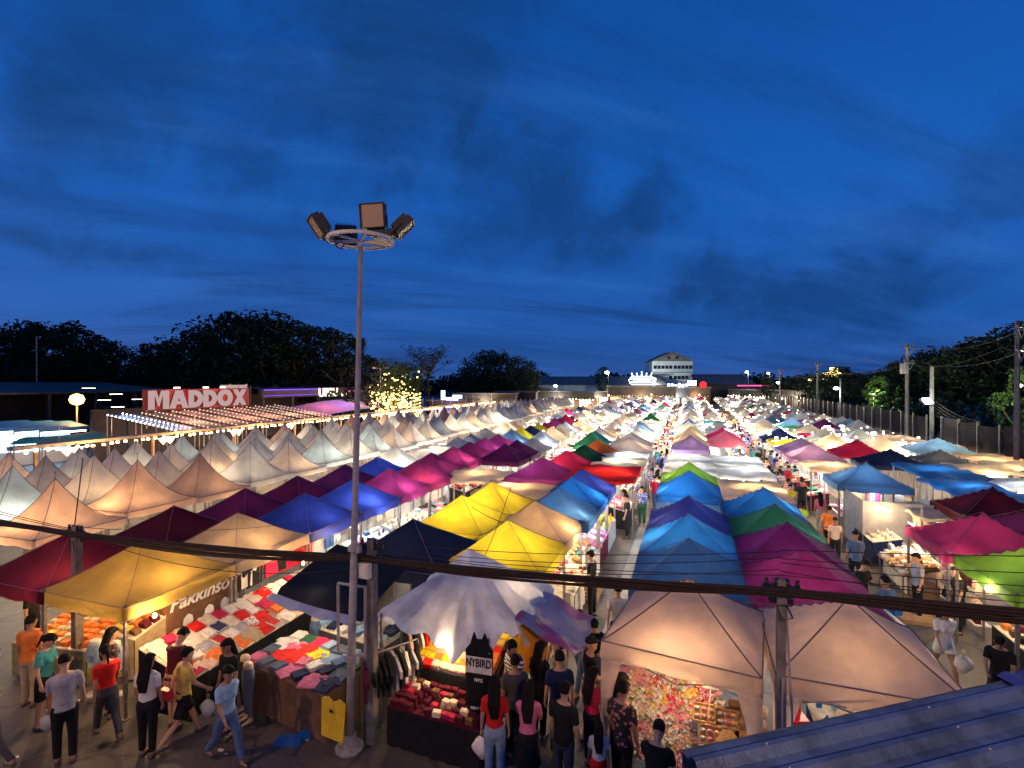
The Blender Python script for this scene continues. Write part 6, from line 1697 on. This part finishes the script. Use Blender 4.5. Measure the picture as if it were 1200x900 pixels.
# --- flower stall under the first gazebo
PET = [('white_petal',(.75,.72,.68)),('pink_petal',(.75,.30,.40)),('rose_petal',(.62,.05,.16)),('yellow_petal',(.75,.60,.15)),('leaf_green',(.10,.28,.05)),('peach_petal',(.78,.45,.28))]
PM = [mat(n_, c_, .7, 0, var=.12, vscale=20, trans=.25) for n_, c_ in PET]
FLW = []
for s in range(5):
    rr = random.Random(s); b = MB()
    for k in range(22):
        a = k*2.4; r = .028*math.sqrt(k); c = Vector((r*math.cos(a), r*math.sin(a), .10+.05*rr.random()-r*.25)); mi = rr.choice([0,0,1])
        for p_ in range(5):
            aa = p_*1.257+k; d = Vector((math.cos(aa), math.sin(aa), .45)); e = Vector((-math.sin(aa), math.cos(aa), 0))*.013
            b.quad(c, c+d*.017+e, c+d*.031+Vector((0,0,.004)), c+d*.017-e, mi)
    for k in range(16):
        a = rr.uniform(0,6.28); r = rr.uniform(.05,.15); c = Vector((r*math.cos(a), r*math.sin(a), rr.uniform(.02,.12))); d = Vector((math.cos(a)*.05, math.sin(a)*.05, .03)); e = Vector((-math.sin(a), math.cos(a), 0))*.012
        b.quad(c, c+d*.5+e, c+d, c+d*.5-e, 2)
    b.tube([(0,0,-.03),(0,0,.05)], [.02,.03], 6, 2)
    FLW.append(b.mesh('flower_bunch', [PM[0], PM[1], PM[4]]))
t = thing('flower_stand', 'stepped stand crowded with flower bunches under the left gazebo', 'stand', (-.35, 9.0, 0), R(-6))
for k in range(8): box_obj('shelf', (0, -.68+k*.2, .36+k*.17), (1.42,.19,.03), M['wood'], t)
for s in (-1, 1): 
    b = MB(); b.prism([(-.8,0),(.85,0),(.85,1.75),(.70,1.75),(-.8,.42)], .03, M_=Matrix.Rotation(R(90), 3, 'Z')); obj('side_board', (b, M['wood']), t, (s*.73,0,0))
rr = random.Random(77)
for k in range(8):
    for i in range(11):
        cols2 = rr.choice([(0,1),(0,3),(1,2),(5,0),(1,0),(2,1),(0,5),(3,5)])
        if k == 7 and i < 2: cols2 = (2,2)
        nm_ = {0:'white',1:'pink',2:'dark rose',3:'yellow',5:'peach'}
        o = obj('flower_bunch', FLW[(k*11+i) % 5], None, (-.35-.65+i*.13+rr.uniform(-.02,.02), 9.0-.70+k*.2-(i-5)*.013+rr.uniform(-.03,.03), .44+k*.17), (R(38),0,rr.uniform(-.4,.4)), mats=[PM[cols2[0]], PM[cols2[1]], PM[4]], scale=rr.uniform(1.15,1.5))
        tag(o, f"{nm_[cols2[0]]} and {nm_[cols2[1]]} flower bunch, {ORD[i]} from the left on the {ORD[k]} step" if cols2[0] != cols2[1] else f"{nm_[cols2[0]]} flower bunch, {ORD[i]} from the left on the {ORD[k]} step", 'flowers', 'flower bunches on the stepped stand')
counter(.75, 8.6, .85, 1.1, .72, 0, None, 'low table of baskets and woven fans right of the flowers', topm=M['wood'], slope=.2)
WT = []
for k, (x, y, z) in enumerate([(.22,8.42,1.18),(.55,8.45,1.14),(.30,8.22,.98)]):
    t = thing('wicker_tray', f"{['upper left','upper right','lower'][k]} wicker tray leaning by the white card", 'tray', (x, y, z), 0)
    b = MB(); b.box((0,0,0), (.30,.22,.02), M_=Matrix.Rotation(R(50),3,'X')); obj('base', (b, M['wicker']), t)
    b = MB(); mr = Matrix.Rotation(R(50),3,'X'); pts = [mr @ Vector(p_) for p_ in ((-.16,-.12,.03),(.16,-.12,.03),(.16,.12,.03),(-.16,.12,.03),(-.16,-.12,.03))]; b.tube(pts, .014, 6); obj('rim', (b, M['wicker']), t)
    for q in range(6):
        b = MB(); p_ = mr @ Vector((-.1+.1*(q % 3), -.05+.1*(q//3), .035)); cap(b, p_-Vector((.012,0,0)), p_+Vector((.012,0,0)), .028, .028, 7); obj('soap', (b, PM[[0,1,5][q % 3]], True), t)
for k, (x, y, z, rz) in enumerate([(.55,8.18,.98,.5),(.92,8.30,.98,-.3)]):
    b = MB(); mr = Matrix.Rotation(R(42),3,'X'); n = 24; 
    ring = [mr @ Vector((math.cos(2*math.pi*i/n)*.155, math.sin(2*math.pi*i/n)*.13, 0)) for i in range(n)]
    base = len(b.v); b.v += [tuple(p_) for p_ in ring]+[tuple(p_+mr @ Vector((0,0,.012))) for p_ in ring]; b.f += [tuple(range(n))[::-1], tuple(range(n, 2*n))]+[(i,(i+1) % n, n+(i+1) % n, n+i) for i in range(n)]; b.m += [0]*(n+2)
    b.tube([p_*1.0 for p_ in ring]+[ring[0]], .010, 5); h_ = mr @ Vector((0,-.3,0)); b.tube([mr @ Vector((0,-.13,0)), h_], .012, 5)
    tag(obj('woven_fan', (b, M['wicker']), None, (x, y, z), (0,0,rz)), ['left','right'][k]+' round woven fan on the basket table', 'fan')
fill(.78, 8.75, .8, .7, .82, 0, .25, 4, 3, ['packet','bottle'], ['peach','brown','white','cream','maroon'], 'basket table', 66, .4, .8)
b = MB(); b.box((0,0,0), (.24,.012,.17)); b.tube([(0,.01,-.08),(0,.01,-.45)], .008, 5); tag(obj('card', (b, M['paper']), None, (.32, 8.42, 1.66), (R(-8),R(4),0)), 'brightly lit blank white card beside the bulb in the flower stall', 'card')
bulb((.10, 8.38, 1.80), 24, WARM, 'glaring bulb beside the white card in the flower stall'); bulb((-.5, 8.3, 1.9), 16, WARM, 'bulb above the flower steps')
# --- right gazebo: red stool, table
t = thing('plastic_stool', 'red plastic stool under the right gazebo', 'stool', (1.72, 9.75, 0), .3)
b = MB(); b.box((0,0,.62), (.30,.30,.03)); b.box((0,0,.585), (.27,.27,.05)); obj('seat', (b, M['plastic_red']), t)
for sx in (-1, 1):
    for sy in (-1, 1):
        b = MB(); b.tube([(sx*.12,sy*.12,.58),(sx*.17,sy*.17,0)], [.022,.028], 6); obj('leg', (b, M['plastic_red']), t)
b = MB(); b.box((0,.13,.80), (.27,.03,.36)); obj('backrest', (b, M['plastic_red']), t)
counter(2.65, 10.0, 1.3, .8, .55, 0, 'navy', 'table with blue and white goods under the right gazebo')
fill(2.65, 10.0, 1.2, .75, .56, 0, 0, 5, 3, ['folded_shirt','bottle'], ['skyblue','white','azure','crimson'], 'right gazebo table', 67, .4)
bulb((2.3, 8.7, 1.75), 34, WARM, 'bulb under the right gazebo')
# --- generic stalls behind
PALS = [['striped_navy','white','dotted_white','floral_blue'],['striped_red','cream','floral_black','pink'],['white','cream','pink','peach','red'],['white','teal','pink','skyblue','black'],['black','white','grey','red'],['navy','denim','white','cream'],['pink','magenta','white','lavender'],['yellow','orange','white','lime'],['white','beige','khaki','cream']]
SH = MB()
def shf(u, v): return ((u-.5)*2.2, .02*math.sin(u*25)*v+.01*math.sin(v*9), 2.02*(1-v)+.05*v)
SH.grid(shf, 20, 6); SHEET = SH.mesh('side_sheet', cloth_mat('white'), True)
SHT = mat('white_sheet_cloth', (.72,.71,.68), .8, 0, var=.06, vscale=2, trans=.4)
def stall(x, y, side, nm, seed, kinds=None, pal=None, h=.78, lampc=None, sheet=True, bulbp=0, off=.72, ln=2.0, rails=True):
    rr = random.Random(seed); pal = pal or rr.choice(PALS); kinds = kinds or rr.choice([['folded_shirt','laid_shirt'],['handbag','shoe_pair'],['packet','bottle'],['folded_shirt'],['basket','packet'],['shoe_pair']])
    rz = HPI if side > 0 else -HPI      # front edge of the counter looks to +X or -X
    cx = x+side*off
    counter(cx, y, ln, .85, h, rz, rr.choice(['white','black','cream','navy','maroon','grey']), f"goods counter of the {nm}", slope=.2)
    fill(cx, y, ln-.1, .8, h, rz, .2, 6, 3, kinds, pal, f"{nm}", seed+1, .3, .95, skip=.05)
    if rails:
        rail(x-side*.35, y, ln*.95, 1.82, HPI, 6, rr.choice([['hanging_shirt'],['hanging_shirt','hanging_trousers']]), pal, f"rail of the {nm}", seed+2, f"clothes rail inside the {nm}", facing=0)
    if sheet:
        o = obj('side_sheet', SHEET, None, (x-side*1.0, y, 0), (0,0,HPI), mats=[SHT]); tag(o, f"white cloth backing sheet of the {nm}", 'cloth')
    if bulbp: bulb((cx-side*.05, y+rr.uniform(-.6,.6), 1.86), bulbp, lampc or NEUT, f"lamp over the counter of the {nm}", tube_=rr.random() < .4, rz=HPI)
ST = [(-11.07,15.0,1,'second royal blue stall'),(-11.07,17.3,1,'first dusky magenta stall'),(-11.07,19.5,1,'second dusky magenta stall'),(-11.7,24.3,1,'fourth magenta tent stall'),(-11.7,28.7,1,'sixth magenta tent stall'),
      (-6.45,14.0,-1,'left yellow tent stall'),(-6.35,16.2,-1,'rear yellow tent stall'),(-6.2,18.9,-1,'tan roof stall'),(-6.25,22.2,-1,'broad magenta tent stall'),(-5.75,25.0,-1,'crimson tent stall'),
      (-3.95,14.0,1,'beige lane stall'),(-3.95,16.0,1,'nearest blue lane stall'),(-3.95,17.85,1,'middle blue lane stall'),(-3.95,19.75,1,'deep blue lane stall'),(-3.55,22.9,1,'red roof stall'),(-3.5,26.6,1,'cream lane stall'),(-3.6,29.4,1,'whitish lane stall'),
      (0,13.9,-1,'azure tent stall'),(0,16.15,-1,'royal blue centre stall'),(0,18.4,-1,'pale sheet roof stall'),(0,20.7,-1,'lone azure tent stall'),(0,22.9,-1,'lime tent stall'),(0,25.6,-1,'flat whitish centre stall'),(0,28.4,-1,'rear whitish centre stall'),
      (2.25,15.85,1,'green tent stall'),(2.25,18.3,1,'fourth blue tent stall'),(2.3,21.4,1,'cream plastic roof stall'),(2.3,25.2,1,'flat glowing roof stall'),(2.3,28.4,1,'second glowing roof stall'),
      (7.2,18.9,-1,'plywood aisle stall'),(7.1,21.6,-1,'sheet roof aisle stall'),(7.0,25.2,-1,'grey-blue tent stall'),(6.6,29.0,-1,'warm cream roof stall'),(6.5,32.4,-1,'lavender tent stall')]
for i, (x, y, s, nm) in enumerate(ST):
    stall(x, y, s, nm, 300+i*7, bulbp=[46,58,70][i % 3] if x > -11 else 55, lampc=[COOL,NEUT,WARM,NEUT][i % 4] if x < 5 else [WARM,NEUT][i % 2], sheet=x not in (7.2,), rails=(y < 26))
# crates under the blue tents at the lane
for k, (x, y, z) in enumerate([(-2.75,14.6,0),(-2.75,14.6,.32),(-2.75,15.1,0)]):
    t = thing('crate', ['lower wooden crate at the corner of the beige tent stall','upper wooden crate stacked at the beige tent stall','single wooden crate behind the stacked pair'][k], 'crate', (x, y, z+.03))
    for zz in (.05,.15,.25):
        for s in (-1, 1): box_obj('slat', (0, s*.2, zz), (.6,.015,.07), M['wood'], t); box_obj('slat', (s*.3, 0, zz), (.015,.385,.07), M['wood'], t)
    box_obj('base', (0,0,.008), (.58,.38,.015), M['wood'], t)
    for sx in (-1, 1):
        for sy in (-1, 1): box_obj('corner_post', (sx*.275, sy*.175, .16), (.03,.03,.28), M['wood'], t)
# right side: plywood platform, bag racks, net walled stall, pink cloth
counter(6.1, 18.2, 2.0, .9, .82, -HPI, None, 'plywood counter facing the right aisle', topm=M['wood'], slope=.25)
fill(6.1, 18.2, 1.9, .85, .82, -HPI, .25, 7, 4, ['basket','packet','shoe_pair'], ['cream','beige','peach','white'], 'plywood counter', 401, .3)
box_obj('x', (0,0,0), (.01,.01,.01), M['wood']) if False else None
t = thing('plywood_platform', 'low pale plywood platform beside the right aisle', 'platform', (5.9, 16.9, 0))
for k in range(5):
    b = MB(); b.box((0, -.8+k*.4, .05), (1.3,.39,.1)); obj('plank', (b, M['wood']), t)
b = MB(); b.box((0,0,.25), (.5,.4,.5)); tag(obj('cardboard_box', (b, mat('cardboard', (.42,.28,.15), .85)), None, (6.3, 17.4, .1)), 'cardboard box on the plywood platform', 'box')
for k, (y, nm) in enumerate([(15.9,'near bag rack'),(16.9,'far bag rack')]):
    t = thing('bag_rack', f"{nm} of pink and black handbags under the magenta tent", 'rack', (6.75, y, 0))
    for s in (-1, 1): box_obj('upright', (0, s*.45, .95), (.04,.04,1.9), M['frame'], t)
    for z in (.35,.75,1.15,1.55): box_obj('shelf', (0,0,z), (.34,.88,.025), M['white_paint'], t)
    for zi, z in enumerate((.35,.75,1.15,1.55)):
        for i in range(3): item('handbag', (6.68, y-.28+i*.28, z+.015), -HPI+.1*(i-1), random.choice(['pink','peach','black','cream','maroon','white']), f"{ORD[i]} on the {ORD[zi]} shelf of the {nm}", scale=.95)
bulb((6.3, 15.3, 1.85), 60, WARM, 'bulb over the bag racks'); bulb((6.2, 17.8, 1.95), 70, WARM, 'bulb over the plywood counter'); bulb((6.0, 13.6, 1.9), 45, NEUT, 'lamp under the lime tent edge')
counter(6.95, 13.6, 2.0, .8, .75, -HPI, 'black', 'counter with dark goods under the green and lime tent')
fill(6.95, 13.6, 1.9, .75, .75, -HPI, 0, 6, 3, ['handbag','packet'], ['black','maroon','orange','brown'], 'lime tent counter', 402, .3)
def silh(u, v): return (6.15+.9*u, 11.75+.25*math.sin(u*6)+.1*v, 1.9-1.5*v+.05*math.sin(9*u))
b = MB(); b.grid(silh, 14, 10); tag(obj('silver_sheet', (b, M['silver'], True)), 'silver plastic sheet hung upright at the right frame edge', 'tarp')
t = thing('net_stall', 'stall walled with grey netting below the grey-blue tent', 'stall', (7.1, 22.8, 0))
b = MB(); b.grid(lambda u, v: (-1.15+2.3*u, -1.2, 1.95*(1-v)+.04), 16, 10); obj('front_net', (b, M['mesh']), t)
b = MB(); b.grid(lambda u, v: (-1.15, -1.2+2.4*u, 1.95*(1-v)+.04), 16, 10); obj('side_net', (b, M['mesh']), t)
for sx in (-1, 1):
    for sy in (-1, 1): box_obj('post', (sx*1.17, sy*1.22, 1.0), (.04,.04,2.0), M['steel'], t)
b = MB(); b.grid(lambda u, v: (8.3+.95*u, 19.75+.04*math.sin(20*u), 1.95-.85*v), 12, 6); tag(obj('pink_cloth', (b, mat('mauve_cloth', (.55,.28,.50), .8, trans=.35), True)), 'mauve pink cloth hung behind the large magenta tent', 'cloth')
b = MB(); b.grid(lambda u, v: (9.3+1.0*u, 19.5-.2*u+.04*math.sin(20*u), 1.95-.85*v), 12, 6); tag(obj('white_cloth', (b, SHT, True)), 'white cloth hung right of the mauve one', 'cloth')
# warm stalls in the right corner behind the wine red tent
for i, (x, y, c, knd, nm) in enumerate([(13.3,30.5,'cream','flat','first warm cream stall before the fence'),(15.2,32.3,'cream','flat','second warm cream stall before the fence'),(15.6,35.2,'peach','flat','third warm stall before the fence'),(13.0,26.6,'white','flat','white sheet stall in the right corner'),(13.2,23.2,'grey','flat','grey sheet stall in the right corner'),(15.4,28.6,'cream','flat','cream sheet stall in the right corner'),(15.3,25.4,'beige','flat','beige flat stall at the right corner'),(15.3,41.0,'cream','flat','cream stall nearest the second power pole'),(11.9,20.6,'white','flat','white sheet roof behind the wine red tent')]):
    tent(x, y, c, nm, 1, knd, w=2.4, d=2.6, peak=2.3 if knd == 'flat' else 2.9, power=60, lc=WARM if i < 3 or i > 5 else COOL, lx=-.2, ly=-1.1, lz=1.9)
    counter(x-.2, y-.9, 2.0, .7, .8, 0, 'cream', f"counter of the {nm}")
    for q in range(3):
        if i < 3: bulb((x-.9+q*.85, y-1.3, 1.75), 22, WARM, f"{['left','middle','right'][q]} bulb of the {nm}", 'bulbs of the warm stalls before the fence')
# middle distance counters and lit goods (kept simple)
rr = random.Random(99)
for cx, s in ((-2.75,1),(-1.15,-1),(3.35,1),(5.8,-1),(-9.2,1),(-7.5,-1)):
    y = 32.5 if cx > -9 else 36
    k = 0
    while y < (74 if abs(cx) < 6 else 60):
        t = thing('market_counter', f"small heaped counter, {'lane' if -3 < cx < 0 else 'right aisle' if cx > 0 else 'left aisle'} {'left' if s < 0 else 'right'} looking row, {ordw(k+1)} back", 'table', (cx-s*.2, y, 0), 0, 'heaped counters in the middle distance')
        b = MB(); b.box((0,0,.74), (.7,1.9,.05)); obj('tabletop', (b, cloth_mat('cream')), t)
        b = MB(); b.box((s*.34,0,.37), (.02,1.88,.70)); obj('skirt', (b, cloth_mat(rr.choice(['white','navy','red','cream','black']))), t)
        b = MB()
        for q in range(22): b.box((rr.uniform(-.3,.3), rr.uniform(-.85,.85), .8+rr.uniform(0,.12)), (rr.uniform(.1,.22), rr.uniform(.1,.25), rr.uniform(.06,.2)), q % 4, rz=rr.uniform(0,1))
        for q in range(7): b.box((-s*.5, -.85+q*.28, 1.45), (.08,.2,.5), q % 4)
        o = obj('goods', b.mesh('goods', [cloth_mat(rr.choice(['white','red','pink','cream'])), cloth_mat(rr.choice(['white','yellow','teal','orange'])), cloth_mat(rr.choice(['cream','peach','skyblue'])), cloth_mat(rr.choice(['black','white','denim']))]), t); tag(o, kind='stuff')
        obj('lamp', FARLIGHT, t, (0,0,1.9), (0,0,HPI), mats=[rr.choice([E_WARM,E_NEUT,E_WHITE])])
        if k % 2 == 0: lamp('counter_light', (0,0,1.8), 90, rr.choice([NEUT,COOL,WARM]), .1, t)
        y += 2.4; k += 1
# litter on the front ground
b = MB(); b.box((0,0,.03), (.45,.22,.06)); b.box((.25,.1,.05), (.2,.15,.08)); tag(obj('blue_bundle', (b, M['plastic_blue']), None, (-6.6, 7.15, 0), (0,0,.4)), 'small blue bundle on the ground before the brown counter', 'bundle')

# sodium street lamps of the road the viewer stands over (real poles, behind and beside the eye)
for k, (x, y) in enumerate([(-13.0, -3.5), (3.5, -5.0)]):
    t = thing('road_lamp', ['left','right'][k]+' sodium street lamp of the road behind the viewpoint', 'street lamp', (x, y, 0))
    b = MB(); b.tube([(0,0,0),(0,0,8.6),(0,.35,9.3),(0,1.4,9.6)], [.10,.07,.05,.04], 10); obj('pole', (b, M['steel'], True), t)
    b = MB(); b.box((0,1.75,9.58), (.28,.72,.12), taper=.7); obj('head', (b, M['dark']), t)
    b = MB(); b.box((0,1.75,9.51), (.22,.55,.03)); obj('lens', (b, emat('sodium', (1,.55,.2), 8)), t)
    lamp('road_light', (0,1.75,9.40), 1050, (1,.56,.26), .2, t)

rr = random.Random(55)
b = MB(); b.box((0,0,.004), (.09,.06,.006)); b.quad((-.045,-.03,.008),(.045,-.03,.008),(.06,.03,.03),(-.03,.03,.02)); SCRAP = b.mesh('paper_scrap', M['paper'])
for k in range(34):
    x, y = rr.uniform(-12, -1), rr.uniform(4.8, 7.3)
    if rr.random() < .4: x, y = rr.uniform(-9.0, -7.7) if rr.random() < .5 else rr.uniform(-2.6,-1.2), rr.uniform(7, 16)
    tag(obj('paper_scrap', SCRAP, None, (x, y, 0.006), (0,0,rr.uniform(0,6)), scale=rr.uniform(.5,1.3)), 'small pale paper scrap lying on the asphalt', 'litter', 'paper scraps on the front ground')
